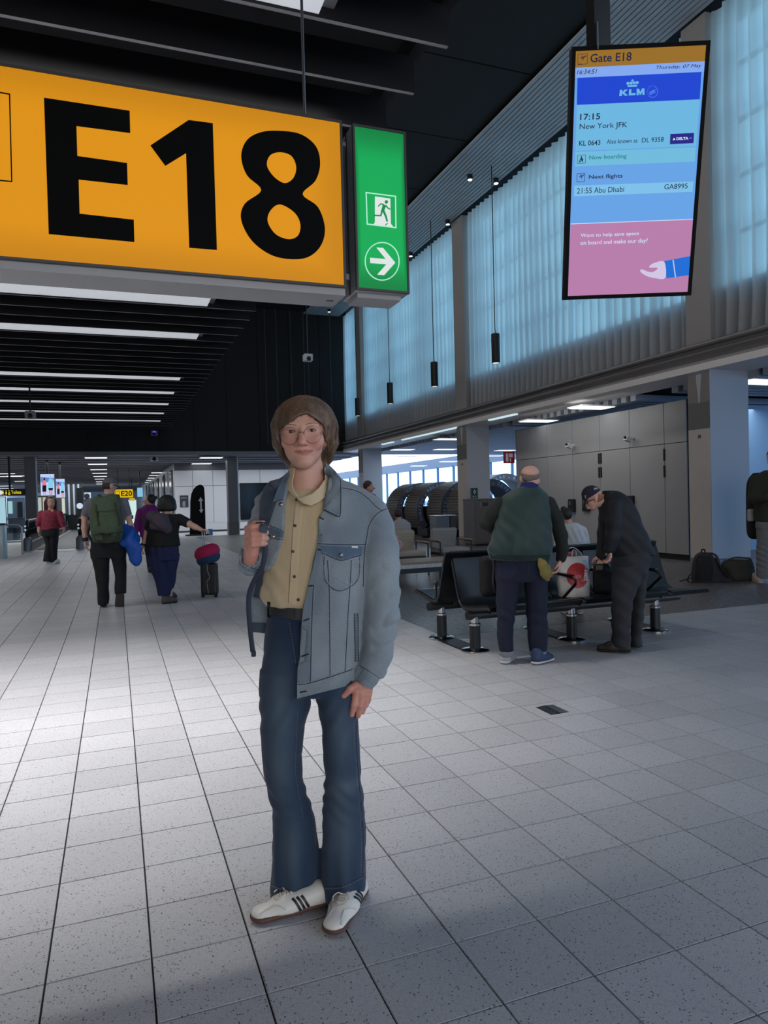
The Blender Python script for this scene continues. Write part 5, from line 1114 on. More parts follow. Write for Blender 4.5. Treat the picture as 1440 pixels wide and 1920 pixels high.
def shoe(fg, T, Hh, wd, par, up_m, sole_m, h=.006, top=.09, lift=0., heel_lift=0., sole=.022, name='shoe', low=1.):
    pr = shoe_prims(T, Hh, wd, top, lift, heel_lift, low)
    zc = lambda X: X[..., 2]-(.006+lift)
    o = soft(name, pr, h, up_m, par, .03, cuts=(lambda X: X[..., 2]-(sole*.8+lift),) if not heel_lift else ())
    a = (T-Hh); L_ = np.linalg.norm(a); a /= L_; q = lambda t, hh: Hh+a*L_*t+np.array((0, 0, hh+lift+heel_lift*(1-t)))
    up = np.array((0, 0, 1.))
    if heel_lift: up = np.cross(np.cross(a*L_-np.array((0, 0, heel_lift)), up), a*L_-np.array((0, 0, heel_lift))); up /= np.linalg.norm(up)
    sp = [C_(q(.13, sole*.6), q(.5, sole*.6), wd*.45, wd*.43, (up, .35)), C_(q(.5, sole*.6), q(.85, sole*.6), wd*.45, wd*.47, (up, .35))]
    c = [lambda X: X[..., 2]-lift, lambda X: (sole+lift)-X[..., 2]] if not heel_lift else []
    soft('sole', sp, h, sole_m, o, .02, cuts=c); return o
def hand_prims(W_, d, n, s, curl=.5, side=1, spread=.12):
    """five separate fingers on a palm: wrist W_, pointing d, palm facing n, scale s (hand length), thumb on side"""
    d = np.array(d, float)/np.linalg.norm(d); n = np.array(n, float); n = n-d*(n@d); n /= np.linalg.norm(n); w_ = np.cross(d, n)*side
    W_ = np.array(W_, float); out = [C_(W_+d*.02*s, W_+d*.40*s+w_*.12*s, .16*s, .13*s, (n, .6)), C_(W_+d*.05*s, W_+d*.42*s-w_*.14*s, .15*s, .12*s, (n, .6))]
    for i, (o, L_) in enumerate(((.19, .46), (.065, .52), (-.065, .48), (-.185, .37))):
        p = W_+d*.46*s+w_*o*s; dd = d+w_*spread*(1.5-i)*.6; dd /= np.linalg.norm(dd); ang = 0; r = .055*s*(1 if i < 3 else .88)
        for j, f_ in enumerate((.45, .32, .23)):
            ang += curl*(.5+.35*j); v = dd*math.cos(ang)+n*math.sin(ang); q = p+v*L_*f_*s; out.append(C_(p, q, r*(1-.08*j), r*(.92-.08*j))); p = q
    p = W_+d*.12*s+w_*.17*s+n*.03*s; q = p+(d*.6+w_*.55+n*.25)*.24*s; out.append(C_(p, q, .075*s, .06*s)); r_ = q+(d*.9+w_*.12+n*(.2+curl*.3))*.2*s; out.append(C_(q, r_, .058*s, .045*s)); return out
def strands(sk_t, paths, r, mb, end_t=None):
    """locks of hair lying on a surface (BVH), tapered"""
    for P in paths:
        Q = []
        for k, p in enumerate(P):
            l, n, i, dd = (end_t if end_t and k >= len(P)-2 else sk_t).find_nearest(Vector(p)); Q.append(np.array(l)+np.array(n)*r*.3)
        m_ = len(Q); mb.tube(Q, [r*(.5+.5*math.sin(math.pi*min(1, .25+.75*k/(m_-1)))) if k < m_-1 else r*.2 for k in range(m_)], 5, flat=.6)
def bvh_of(o): return BVHTree.FromPolygons([v.co[:] for v in o.data.vertices], [list(p.vertices) for p in o.data.polygons])
# ------------------------------------------------------------------ the man in denim
f = Fig(590, 1735, 2.53); s = f.s
hero = None
skin_h = vcol_mat('skin_man', .48, .06, 700., sub=.06); denim = vcol_mat('denim_jacket', .85, .35, 900., noise=.16, nscale=420., sheen=.2, spec=.2); jean = vcol_mat('denim_jeans', .85, .3, 900., noise=.12, nscale=500., sheen=.15, spec=.2)
# body: head, neck, hands in fine grids; trunk and limbs under the clothes in a coarse one
head = [f.ell((571, 799, 14), (53, 55, 57)), f.ell((568, 812, -6), (41, 48, 41)), f.ell((568, 838, -12), (34, 37, 34)), f.ell((569, 865, -30), (16, 12, 14)), f.cone((548, 846, -8, 11), (563, 867, -28, 11)), f.cone((590, 845, -8, 11), (574, 867, -28, 11)),
        f.ell((545, 828, -30), (17, 17, 15)), f.ell((590, 826, -30), (17, 17, 15)), f.ell((548, 797, -38), (13, 5, 7)), f.ell((583, 794.5, -38), (13, 5, 7)),
        f.ell((544.5, 808, -33), (13, 9.5, 10)), f.ell((584.5, 805.5, -33), (13, 9.5, 10))]
nose = [f.cone((565, 804, -44, 4.5), (566, 824, -57, 6.5)), f.ell((566, 829, -60), (7.5, 6.5, 7.5)), f.ell((558, 831.5, -51), (5, 5, 6.5)), f.ell((574.5, 831, -51), (5, 5, 6.5))]
lipU = f.chain([(551.5, 846, -36, 1.2), (559, 845.4, -41, 2.2), (564.5, 845, -42.6, 2.6), (568, 845.6, -42.4, 2.4), (572, 844.7, -42.6, 2.6), (578, 844.6, -41, 2.2), (586.5, 844, -35.5, 1.2)]); lipL = f.chain([(555, 848.6, -38.5, 1.4), (562, 850, -41, 2.6), (569, 850.4, -42, 3), (576, 849.2, -41, 2.6), (583, 847, -37.5, 1.4)]); lips = lipU+lipL
def ellcut(c, r): p = f.ell(c, r); return lambda X: evalp(p, X)
neck = [f.slab([(845, 546, 602, 14, 30), (870, 545, 605, 16, 31), (900, 543, 609, 18, 33), (925, 536, 618, 20, 35), (950, 515, 645, 22, 38)])]
ears = [f.ell((614, 818, 8), (4.5, 15, 10)), f.ell((613, 832, 4), (4, 6, 5)), f.ell((524, 822, 8), (4.5, 14, 10)), f.ell((526, 835, 4), (4, 6, 5))]
hv, hq = field(head+ears+neck+[('K', .007)]+nose+[('K', .004)]+lips, .0022, .013, None, [ellcut((544.5, 808.8, -46), (9.2, 2.7, 10)), ellcut((584.5, 806.3, -46), (9.2, 2.7, 10)), ellcut((561.5, 835, -54), (2.6, 1.6, 4)), ellcut((571.5, 834.5, -54), (2.6, 1.6, 4))])
hd1 = f.chain([(690, 1268, -22, 14), (684, 1283, -26, 14.5), (677, 1297, -29, 13)], (f.vy*0+np.array((0, 1, 0)), .72))+f.chain([(688, 1283, -24, 13), (688, 1300, -26, 10)], ((0, 1, 0), .7))
for P_, r_ in ((((669, 1284, -33), (657, 1292, -37), (644.5, 1304.5, -38)), (8, 7, 5.2)), (((668, 1298, -33), (664.5, 1320, -35), (659.5, 1340, -31)), (7, 6.4, 5)), (((677.5, 1301, -32), (675.5, 1323, -32), (671.5, 1342, -27)), (7, 6.4, 5)), (((686, 1302, -28), (683.5, 1320, -26), (680, 1335, -21)), (6.5, 6, 4.7)), (((692, 1299, -24), (690, 1313, -20), (686, 1324, -16)), (5.8, 5.2, 4.3))):
    hd1 += f.chain([(*p, q) for p, q in zip(P_, r_)])
hd2 = f.chain([(468, 1056, -40, 13.5), (471, 1036, -54, 13.5), (473, 1022, -60, 14)])+[f.ell((472, 1004, -58), (13, 23, 11))]
for i, y in enumerate((988, 999.5, 1010.5, 1020.5)):
    k_ = .0 if i < 3 else -2
    hd2 += f.chain([(464+i*.3, y+3, -64, 6.4), (474, y+.5, -76, 6.2), (492+k_, y-1.5, -75, 5.6), (499+k_, y-1, -63, 5.2)])
hd2 += f.chain([(468, 996, -54, 7), (478, 983, -62, 6.5), (493, 981.5, -68, 5.6)])
h1 = field(hd1, .0024, .0045); h2 = field(hd2, .0022, .0026)
trunk = [f.slab([(930, 525, 655, 22, 30), (980, 505, 680, 15, 36), (1060, 512, 665, 8, 38), (1130, 512, 655, 5, 36), (1200, 506, 660, 3, 38), (1290, 500, 662, 2, 36)])]+f.chain([(540, 1290, 2, 30), (532, 1470, 4, 24), (556, 1690, 20, 16)])+f.chain([(632, 1290, 0, 30), (640, 1470, 0, 24), (645, 1700, 40, 16)])+f.chain([(690, 970, 10, 24), (714, 1100, 0, 20), (714, 1165, -8, 18), (690, 1268, -22, 13)])+f.chain([(505, 960, 12, 22), (486, 1045, 16, 19), (478, 1058, -12, 16), (469, 1050, -42, 13)])
body = soft('person', trunk, .011, skin_h, None, .03, extra=[(hv, hq), h1, h2]); hero = body
hero.location = f.base; hero.rotation_euler = (0, 0, -YAW)
tag(hero, 'bobbed-haired man in round glasses, denim jacket and flared jeans, standing in front', 'person')
P = f.P
def skincol(V):
    c = np.tile(L3c(208, 160, 142), (len(V), 1)); hd_ = V[:, 2] > P(571, 900)[2]
    pink = L3c(205, 128, 116)
    for q, r in (((545, 832, -40), 15), ((590, 830, -40), 15), ((566, 829, -60), 10)): c = mixc(c, pink, .55*blob(V, P(*q), r*s)*hd_)
    near = hd_ & (V[:, 2] < P(568, 835)[2]) & (V[:, 2] > P(568, 862)[2]) & (V[:, 1] < P(568, 846, -25)[1]); lipw = np.zeros(len(V)); Q_ = V[near]
    lo_ = [P(x, y, -45)[[0, 2]] for x, y in ((550.5, 846), (558, 843.8), (564.5, 842.4), (568, 843.4), (572, 842.2), (579, 842), (587, 843.8), (582, 848.5), (576, 851.4), (569, 852.8), (562, 852), (555.5, 849.5))]
    lipw[near] = np.clip(.5-polysd(Q_[:, 0], Q_[:, 2], lo_)/(1.6*s), 0, 1)
    mline = np.interp(V[:, 0], [P(551, 846, -45)[0], P(568, 847, -45)[0], P(587, 844, -45)[0]], [P(551, 846.2, -45)[2], P(568, 847.6, -45)[2], P(587, 844.6, -45)[2]]); mo = near*np.exp(-((V[:, 2]-mline)/(.8*s))**2)*(np.abs(V[:, 0]-P(569, 846, -45)[0]) < 17*s)
    c = mixc(c, L3c(182, 98, 96), .85*lipw); c = mixc(c, L3c(96, 44, 46), .85*mo)
    st = np.clip(blob(V, P(569, 862, -30), np.array((34*s, 40*s, 18*s)))*.35, 0, .3)*hd_; c = mixc(c, L3c(170, 132, 112), st)
    hn = (~hd_) & ((V[:, 0] < P(505, 1000)[0]) | (V[:, 0] > P(636, 1000)[0])); kn = .5*np.clip(wob(V, 220., 4), 0, 1)*hn+.35*hn; return mixc(c, L3c(196, 122, 112), np.clip(kn, 0, .7))
setcol(hero, skincol)
for ex, ey in ((544.5, 808.5), (584.5, 806)):
    o_ = MB(); o_.ball(P(ex, ey, -31.5), 9.2*s, 9); e_ = o_.build('eye', M('eye_white', (205, 196, 190), .25), hero, True)
    c = P(ex+.5, ey+.3, -40.2); o_ = MB(); o_.ball(c, (3.4*s, 1.4*s, 3.4*s), 8); o_.build('iris', M('iris', (54, 46, 40), .2), e_, True)
SB = Skin(f, [hero])
# brows
brow = M('brow', (140, 102, 82), .8)
for pts in (((530, 799), (535, 796.3), (541, 795), (549, 795.2), (556, 796.8), (556, 798.3), (548, 797), (541, 796.8), (535, 798)), ((573, 795.5), (581, 792.8), (589, 792), (594, 793), (596, 794.5), (593, 794.6), (588, 793.8), (581, 794.8), (573, 797))): SB.patch('eyebrow', pts, brow, hero, .0012, .002, 2.)
# shirt
cord = M('shirt_cord', (196, 176, 142), .85, noise=.04, nscale=60, bump=.25, bscale=260, stretch=(1, 1, .08), sheen=.3)
shirt = soft('shirt', [f.slab([(918, 535, 620, 18, 34), (935, 515, 650, 14, 42), (960, 505, 680, 8, 48), (1000, 502, 680, 2, 51), (1060, 498, 672, 0, 51), (1100, 490, 666, 0, 51), (1116, 490, 662, 0, 51), (1127, 497, 660, 0, 49), (1134, 502, 658, 0, 46)])], .006, cord, hero, .02, folds=.0016, ff=60, seed=8,
      disp=lambda V: .0035*np.sin((V[:, 0]*1.6+V[:, 2]*.9)*62+1.5*np.sin(V[:, 2]*21))*np.clip((P(571, 1000)[2]-V[:, 2])/.2, 0, 1)*np.clip(.6-(V[:, 0]-P(520, 1000)[0])/.12, 0, 1))
SS = Skin(f, [shirt, hero])
cordl = M('shirt_collar', (202, 182, 148), .85, bump=.2, bscale=260, stretch=(1, 1, .1), sheen=.3)
cs = f.slab([(878, 541, 612, 18, 40), (895, 537, 616, 14, 44), (915, 530, 622, 8, 50), (935, 527, 627, 2, 55), (955, 524, 630, -2, 60)]); ci = f.slab([(860, 544, 609, 18, 36), (878, 544, 609, 18, 37), (895, 541, 612, 14, 40), (915, 535, 617, 8, 45.5), (935, 532, 622, 2, 50.5), (975, 527, 627, -2, 55.5)])
def uw(pts, v=-44): return [P(x, y, v)[[0, 2]] for x, y in pts]
lf1 = uw([(604, 872), (640, 872), (640, 934), (612, 929), (599, 941), (584, 948), (570, 944.5), (556, 934.5), (568, 932), (584, 926), (596, 915), (606, 898)]); lf2 = uw([(551, 872), (520, 872), (526, 918), (540, 921), (551, 930.5), (559, 933), (560, 931), (552, 921), (546, 906)])
def leaf(X): q = np.minimum(polysd(X[..., 0], X[..., 2], lf1), polysd(X[..., 0], X[..., 2], lf2)); return -np.minimum(q, np.maximum(8*s-X[..., 1], P(571, 906)[2]-X[..., 2]))
soft('collar', [cs], .0026, cordl, shirt, .01, cuts=(lambda X: evalp(ci, X), leaf))
pk_ = SS.patch('placket', [(556, 934), (569, 944), (566, 975), (562, 1010), (560, 1060), (557, 1100), (557, 1134), (541, 1131), (544, 1090), (546, 1050), (549, 1000), (553, 960)], cordl, shirt, .0028, .003, 4., 1)
SS.seam('placket_seam', [(553, 960), (549, 1000), (546, 1050), (543, 1095), (541, 1130)], .0008, M('cord_dark', (120, 104, 82), .9), shirt, .001)  # darker cord tone along the placket seam
btn = M('button_horn', (92, 82, 74), .35)
for x, y in ((557, 938), (554, 986), (550, 1034), (553, 1081), (560, 1124)):
    l, n = SS.hit(x, y); o_ = MB(); o_.tube([l+n*.003, l+n*.0062], 2.8*s, 12); b_ = o_.build('button', btn, shirt, True); o_ = MB(); o_.tube([l+n*.0062, l+n*.0067], 1.2*s, 8); o_.build('thread', M('thread_dark', (50, 44, 40), .8), b_)
# jeans
legL = f.slab([(1255, 489, 580, 0, 42), (1310, 486, 583, 0, 41), (1350, 487, 576, -1, 39), (1393, 490, 568, -2, 36), (1450, 494, 567, -3, 34), (1485, 502, 574, 0, 33), (1511, 509, 583, 4, 34), (1548, 510, 592, 8, 36), (1585, 509, 599, 12, 39), (1620, 508, 602, 14, 42), (1650, 506, 600, 15, 44), (1676, 507, 597, 16, 46), (1687, 511, 591, 16, 45)])
legR = f.slab([(1255, 585, 673, 0, 42), (1310, 592, 674, -2, 41), (1350, 601, 673, -4, 39), (1410, 605, 675, -5, 36), (1453, 610, 677, -6, 34), (1480, 606, 680, -2, 34), (1548, 604, 686, 2, 38), (1600, 602, 688, 6, 42), (1640, 600, 688, 8, 45), (1664, 599, 685, 8, 47), (1683, 603, 676, 8, 46)])
pel = f.slab([(1122, 505, 658, 2, 38), (1142, 503, 660, 2, 40), (1170, 499, 664, 2, 42), (1215, 494, 670, 1, 43), (1262, 490, 673, 0, 43), (1300, 487, 674, 0, 40)], 2.2)
def jfold(V):
    y = V[:, 2]; z = lambda q: P(590, q)[2]; out = .0012*wob(V, 70., 11)-.003*(1-np.clip(np.abs(wob(V*np.array((.8, .8, 1.5)), 19., 12)), 0, 1))**4
    kneeL = np.exp(-((y-z(1490))/.09)**2); crot = np.exp(-((y-z(1330))/.07)**2); flare = np.clip((z(1500)-y)/.25, 0, 1)
    out = out+.003*kneeL*np.sin((y*1.0+V[:, 0]*.8)*95+2*wob(V, 20, 3))+.0028*crot*np.sin((y*.8-V[:, 0]*1.3)*80)+.0035*flare*np.sin(V[:, 0]*105+y*9+1.5*np.sin(y*13)); return out
jeans = soft('jeans', [pel, legL, legR], .0065, jean, hero, .012, disp=jfold)
def jeancol(V):
    c = np.tile(L3c(40, 58, 82), (len(V), 1)); w_ = wob(V, 26., 5)*.25+.35
    for q, r in (((525, 1330, -40), (22, 60, 70)), ((640, 1380, -40), (20, 60, 60)), ((645, 1476, -36), (24, 50, 14)), ((524, 1450, -36), (18, 50, 50)), ((640, 1560, -40), (24, 60, 70)), ((545, 1600, -36), (16, 60, 60))): c = mixc(c, L3c(96, 112, 126), np.clip(.55*blob(V, P(*q), np.array((r[0], r[1], r[2]))*s*1.2), 0, 1))
    c = mixc(c, L3c(30, 44, 68), np.clip(.5*wob(V, 14., 9), 0, .4)); lw_ = np.clip(1-np.abs(V[:, 2]-P(590, 1676)[2])/(9*s), 0, 1); return mixc(c, L3c(96, 116, 138), .35*lw_*(V[:, 2] < P(590, 1655)[2]))
setcol(jeans, jeancol)
SJ = Skin(f, [jeans]); thr = M('thread_pale', (150, 140, 130), .8); thd = M('seam_dark', (24, 34, 50), .85)
mb = MB(); SJ.stitch([(664, 1350), (665, 1400), (673, 1505), (677, 1570), (676, 1643)], .0008, mb); SJ.stitch([(558, 1330), (554, 1430), (556, 1466), (568, 1532)], .0007, mb); SJ.stitch([(543, 1168), (548, 1198), (555, 1245)], .0008, mb)
for pts in (((508, 1660), (530, 1668), (552, 1673), (578, 1667), (594, 1650)), ((604, 1664), (620, 1666), (640, 1664), (663, 1655), (681, 1645))): SJ.stitch(pts, .0009, mb, .008, .0045)
mb.build('stitching', thr, jeans, True, 'stuff')
mb = MB(); SJ.seam('', [(668, 1350), (668, 1400), (677, 1505), (681, 1570), (680, 1643)], .0012, None, None, 0, mb); SJ.seam('', [(546, 1170), (551, 1200), (558, 1248)], .0012, None, None, 0, mb); SJ.seam('', [(508, 1657), (552, 1670), (594, 1647)], .001, None, None, 0, mb); SJ.seam('', [(603, 1661), (640, 1661), (683, 1641)], .001, None, None, 0, mb); mb.build('seam', thd, jeans, True, 'stuff')
SJ2 = Skin(f, [jeans, shirt])
bm_ = M('belt_leather', (46, 47, 50), .55, bump=.15, bscale=200)
belt = SJ.patch('belt', [(504, 1131), (525, 1133.5), (548, 1137), (575, 1141), (600, 1144), (600, 1167), (575, 1166), (548, 1161), (525, 1157), (505, 1153)], bm_, hero, .006, .006, 5., 6)
SJ2b = Skin(f, [belt]); o = SJ2b.patch('belt_keeper', [(549.5, 1137.5), (554, 1138), (554, 1163), (549.5, 1162)], M('belt_dark', (30, 31, 34), .5), belt, .002, .003, 3., 0)
for x, y in ((529, 1146), (537, 1147.5)):
    l, n = SJ2b.hit(x, y)
    if l is not None: o_ = MB(); o_.tube([l, l+n*.001], .9*s, 8); o_.build('belt_hole', M('hole_black', (8, 8, 9), .8), belt)
SJ2.patch('belt_loop', [(501, 1128), (507, 1129), (507, 1158), (501, 1157)], jean, jeans, .009, .006, 4., 1); 
# shoes
white_l = M('shoe_white', (218, 216, 210), .5, bump=.08, bscale=120); gum = M('sole_gum', (92, 62, 54), .6); blackl = M('stripe_black', (28, 34, 36), .5); suede = M('shoe_suede', (196, 192, 186), .8)
TL, TR = gpt(f, 470, 1729), gpt(f, 619, 1758); HL = gpt(f, 604, 1694); HL = TL+(HL-TL)/np.linalg.norm(HL-TL)*.295; HR = gpt(f, 656, 1700); HR = TR+(HR-TR)/np.linalg.norm(HR-TR)*.295
for T_, H_, sd in ((TL, HL, 1), (TR, HR, -1)):
    sh = shoe(f, T_, H_, .098, hero, white_l, gum, .0042, .085, sole=.026, low=.70)
    SSh = Skin(f, [sh]); a = (T_-H_)/np.linalg.norm(T_-H_); b_ = np.array((-a[1], a[0], 0))
    def sp(t, y, z):            # point on the shoe looked up from above or the side
        p = H_+a*.295*t+b_*y; l, n, i, d = SSh.t.find_nearest(Vector((p[0], p[1], z))); return np.array(l), np.array(n)
    def ribbon(name, pts, wd_, m, off=.0006):
        o_ = MB(); Q = [sp(*q) for q in pts]; V = []; F = []
        for i, (l, n) in enumerate(Q):
            t_ = Q[min(i+1, len(Q)-1)][0]-Q[max(i-1, 0)][0]; t_ /= np.linalg.norm(t_)+1e-9; w_ = np.cross(t_, n); w_ /= np.linalg.norm(w_)+1e-9
            V += [l-w_*wd_/2-n*.002, l-w_*wd_/2+n*(off+.0014), l+w_*wd_/2+n*(off+.0014), l+w_*wd_/2-n*.002]
        for i in range(len(Q)-1):
            for j in range(4): F.append((i*4+j, i*4+(j+1) % 4, i*4+4+(j+1) % 4, i*4+4+j))
        F += [(3, 2, 1, 0), tuple(len(V)-4+k for k in range(4))]; o_.add(V, F); o = o_.build(name, m, sh); smooth_angle(o, 60); return o
    for side in (-1, 1):
        for k in range(3): ribbon('stripe', [(.44-.055*k+.10*q, side*(.052-.018*q), .024+.055*q) for q in np.linspace(0, .85, 7)], .009, blackl)
        ribbon('toe_overlay', [(.62, side*.05, .04), (.68, side*.034, .05), (.75, side*.024, .06), (.84, side*.026, .05), (.92, side*.03, .035)], .004, suede)
    for k in range(5):
        t_ = .52+.045*k; ribbon('lace', [(t_, -.019, .1), (t_+.012, 0, .11), (t_+.004, .019, .1)], .007, M('lace_white', (214, 208, 196), .8), .003)
    ribbon('tongue_edge', [(.70, -.02, .08), (.74, -.01, .08), (.745, 0, .08), (.74, .01, .08), (.70, .02, .08)], .004, suede)
    for q in (-1, 1): o_ = MB(); l, n = sp(.60, 0, .12); P0 = l+n*.006; o_.tube(catmull([P0, P0+b_*q*.018+a*.004+n*.006, P0+b_*q*.03+a*.02-n*.002, P0+b_*q*.024+a*.036-n*.006], 4, False), .0022, 5); o_.build('lace', MATS['lace_white'], sh, True)
# jacket
def edge(tab, v): A = np.array([[P(x, y, v)[2], P(x, y, v)[0]] for y, x in tab]); A = A[A[:, 0].argsort()]; return A
eL = edge(((860, 545), (905, 540), (940, 534), (984, 533), (1000, 532), (1037, 521), (1060, 510), (1072, 500), (1082, 470), (1090, 380), (1400, 300)), -48); eR = edge(((860, 612), (905, 612), (955, 607), (970, 597), (1018, 595), (1060, 587), (1090, 579), (1137, 568), (1200, 562), (1261, 557), (1330, 555)), -52)
hemA = np.array([P(556, 1311, -50), P(600, 1300, -50), P(647, 1288, -40), P(662, 1276, -20), P(690, 1266, 0)])
def open_cut(X): ul = np.interp(X[..., 2], eL[:, 0], eL[:, 1]); ur = np.interp(X[..., 2], eR[:, 0], eR[:, 1]); return np.maximum(np.maximum(ul-X[..., 0], X[..., 0]-ur), X[..., 1]-14*s)
def hem_cut(X): wv = np.interp(X[..., 0], hemA[:, 0], hemA[:, 2]); return np.maximum(X[..., 2]-wv, 1.5*s-1e3 if False else -1e3)
def low_left(X): return np.maximum(np.maximum(X[..., 0]-P(530, 1200)[0], X[..., 2]-P(500, 1190)[2]), -1e3)
def neckcut(X): return evalp(NK, X)
NK = f.slab([(860, 538, 613, 14, 44), (900, 533, 622, 10, 44), (925, 530, 628, 4, 46), (940, 540, 610, 0, 40)])
jk = [f.slab([(890, 540, 628, 24, 30), (903, 519, 648, 20, 42), (916, 498, 676, 17, 50), (932, 486, 704, 14, 55), (955, 482, 712, 10, 58), (985, 482, 706, 6, 60), (1020, 486, 697, 3, 60), (1060, 488, 690, 2, 60), (1110, 490, 685, 2, 60), (1160, 491, 683, 3, 59), (1210, 492, 680, 4, 57), (1262, 495, 676, 4, 55), (1300, 497, 670, 4, 53), (1318, 499, 666, 4, 52)], 2.3),
      f.chain([(699, 968, 10, 33), (704, 990, 8, 35.5), (711, 1030, 4, 36), (714, 1060, 2, 35), (716, 1110, -3, 33.5), (716, 1150, -8, 33), (712, 1190, -12, 29), (708, 1225, -15, 26.5), (700, 1250, -19, 25), (689, 1274, -22, 22.5)]),
      f.chain([(507, 948, 14, 28), (494, 985, 20, 26), (486, 1030, 20, 24), (480, 1056, 4, 23), (474, 1060, -20, 22), (468, 1050, -40, 20.5)]), f.chain([(492, 1072, 24, 14), (484, 1120, 26, 17), (481, 1176, 26, 17)])]
wr = f.cone((468, 1040, -56, 15.5), (469, 1052, -40, 15)); wr2 = f.cone((686, 1290, -25, 15.5), (688, 1270, -23, 14))
def crease(V, f_, sd): return (1-np.clip(np.abs(wob(V*np.array((.8, .8, 1.7)), f_, sd)), 0, 1))**4
def jdisp(V):
    x, y, z = V[:, 0], V[:, 1], V[:, 2]; zz = lambda q: P(700, q)[2]
    slv = np.clip((x-P(690, 1100)[0])/(8*s), 0, 1); e = np.exp(-((z-zz(1165))/.11)**2); e2 = np.exp(-((z-zz(1075))/.06)**2)
    lf = np.clip((P(505, 1000)[0]-x)/(8*s), 0, 1)
    return .0014*wob(V, 55., 21)+slv*(.0025*e*np.sin(z*105+x*42-y*30+1.6*np.sin(x*40+z*17))-(.004+.008*e)*crease(V, 27., 17)+.002*e2*np.sin(z*70-x*60))+.003*lf*np.sin(z*120+x*60)+(1-slv)*(1-lf)*(.0012*np.sin(z*38-x*55+1.3*np.sin(x*30))-.0022*crease(V, 17., 19))
jacket = soft('jacket', jk, .0065, denim, hero, .02, cuts=(open_cut, hem_cut, low_left, neckcut, lambda X: evalp(wr, X), lambda X: evalp(wr2, X)), disp=jdisp)
def jcol(V):
    c = np.tile(L3c(136, 147, 156), (len(V), 1)); c = mixc(c, L3c(88, 102, 118), np.clip(.55*wob(V, 16., 31)+.08, 0, .45)); c = mixc(c, L3c(160, 172, 178), np.clip(.5*wob(V, 24., 33)-.05, 0, .4))
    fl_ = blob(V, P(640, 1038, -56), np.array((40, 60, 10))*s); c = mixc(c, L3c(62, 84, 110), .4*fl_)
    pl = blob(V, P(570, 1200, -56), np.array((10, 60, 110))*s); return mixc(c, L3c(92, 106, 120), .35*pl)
setcol(jacket, jcol)
SK = Skin(f, [jacket]); SKA = Skin(f, [jacket, shirt, hero])
def dpatch(sk, name, poly, par, off, th, tone, step=4., sm=3):
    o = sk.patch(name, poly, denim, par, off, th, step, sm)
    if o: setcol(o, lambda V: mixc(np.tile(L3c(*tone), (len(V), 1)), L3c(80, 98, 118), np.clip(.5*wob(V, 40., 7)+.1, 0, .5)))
    return o
cR = dpatch(SKA, 'collar', [(611, 868), (620, 874), (630, 884), (639, 896), (640, 930), (638.5, 966), (634, 969), (621, 963), (606, 955), (610, 938), (614, 920), (617, 900), (615, 884)], jacket, .014, .009, (132, 145, 155), 5., 6)
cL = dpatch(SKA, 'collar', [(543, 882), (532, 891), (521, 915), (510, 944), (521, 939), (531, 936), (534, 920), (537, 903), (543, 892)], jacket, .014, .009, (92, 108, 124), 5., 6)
flap = dpatch(SK, 'pocket_flap', [(601, 1023), (640, 1025), (679, 1025), (677.5, 1041), (658, 1046), (640, 1051.5), (622, 1045), (604, 1037)], jacket, .006, .005, (84, 104, 126), 4., 2)
pock = dpatch(SK, 'pocket', [(606, 1040), (675, 1043), (671, 1088), (654, 1098), (636, 1109), (622, 1101), (609, 1089)], jacket, .003, .003, (136, 147, 156), 4., 2)
hem = dpatch(SK, 'waistband', [(557, 1283), (580, 1280), (620, 1268), (650, 1258), (664, 1253), (664, 1270), (648, 1287), (600, 1299), (557, 1310)], jacket, .005, .005, (134, 146, 154), 4., 2)
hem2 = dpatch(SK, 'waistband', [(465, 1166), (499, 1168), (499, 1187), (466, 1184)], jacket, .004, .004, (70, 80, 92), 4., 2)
cuff = dpatch(SK, 'cuff', [(672, 1248), (690, 1257), (712, 1273), (707, 1283), (696, 1293), (680, 1284), (663, 1268)], jacket, .004, .005, (132, 146, 156), 4., 2)
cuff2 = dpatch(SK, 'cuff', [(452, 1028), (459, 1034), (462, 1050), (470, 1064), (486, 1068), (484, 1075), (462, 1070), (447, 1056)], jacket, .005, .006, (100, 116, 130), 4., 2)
plk = dpatch(SK, 'button_placket', [(597, 972), (604, 976), (606, 1018), (598, 1060), (590, 1097), (586, 1155), (582, 1280), (558, 1283), (560, 1230), (563, 1195), (569, 1139), (580, 1092), (588, 1060), (596, 1018)], jacket, .0055, .004, (116, 130, 142), 4., 2)
welt = dpatch(SK, 'welt_pocket', [(664, 1150), (671, 1150), (672, 1240), (666, 1241)], jacket, .003, .003, (96, 112, 126), 4., 1)
dflap = dpatch(SK, 'pocket_flap', [(502, 985), (518, 990), (532, 997), (531, 1012), (516, 1010), (500, 1002)], jacket, .006, .005, (88, 104, 120), 4., 2)
SA = Skin(f, [o for o in (jacket, cR, cL, flap, pock, hem, cuff, cuff2, plk, welt, dflap) if o])
seamd = M('jacket_seam', (44, 58, 74), .9); seaml = M('jacket_thread', (176, 182, 184), .8)
mb = MB(); ml = MB()
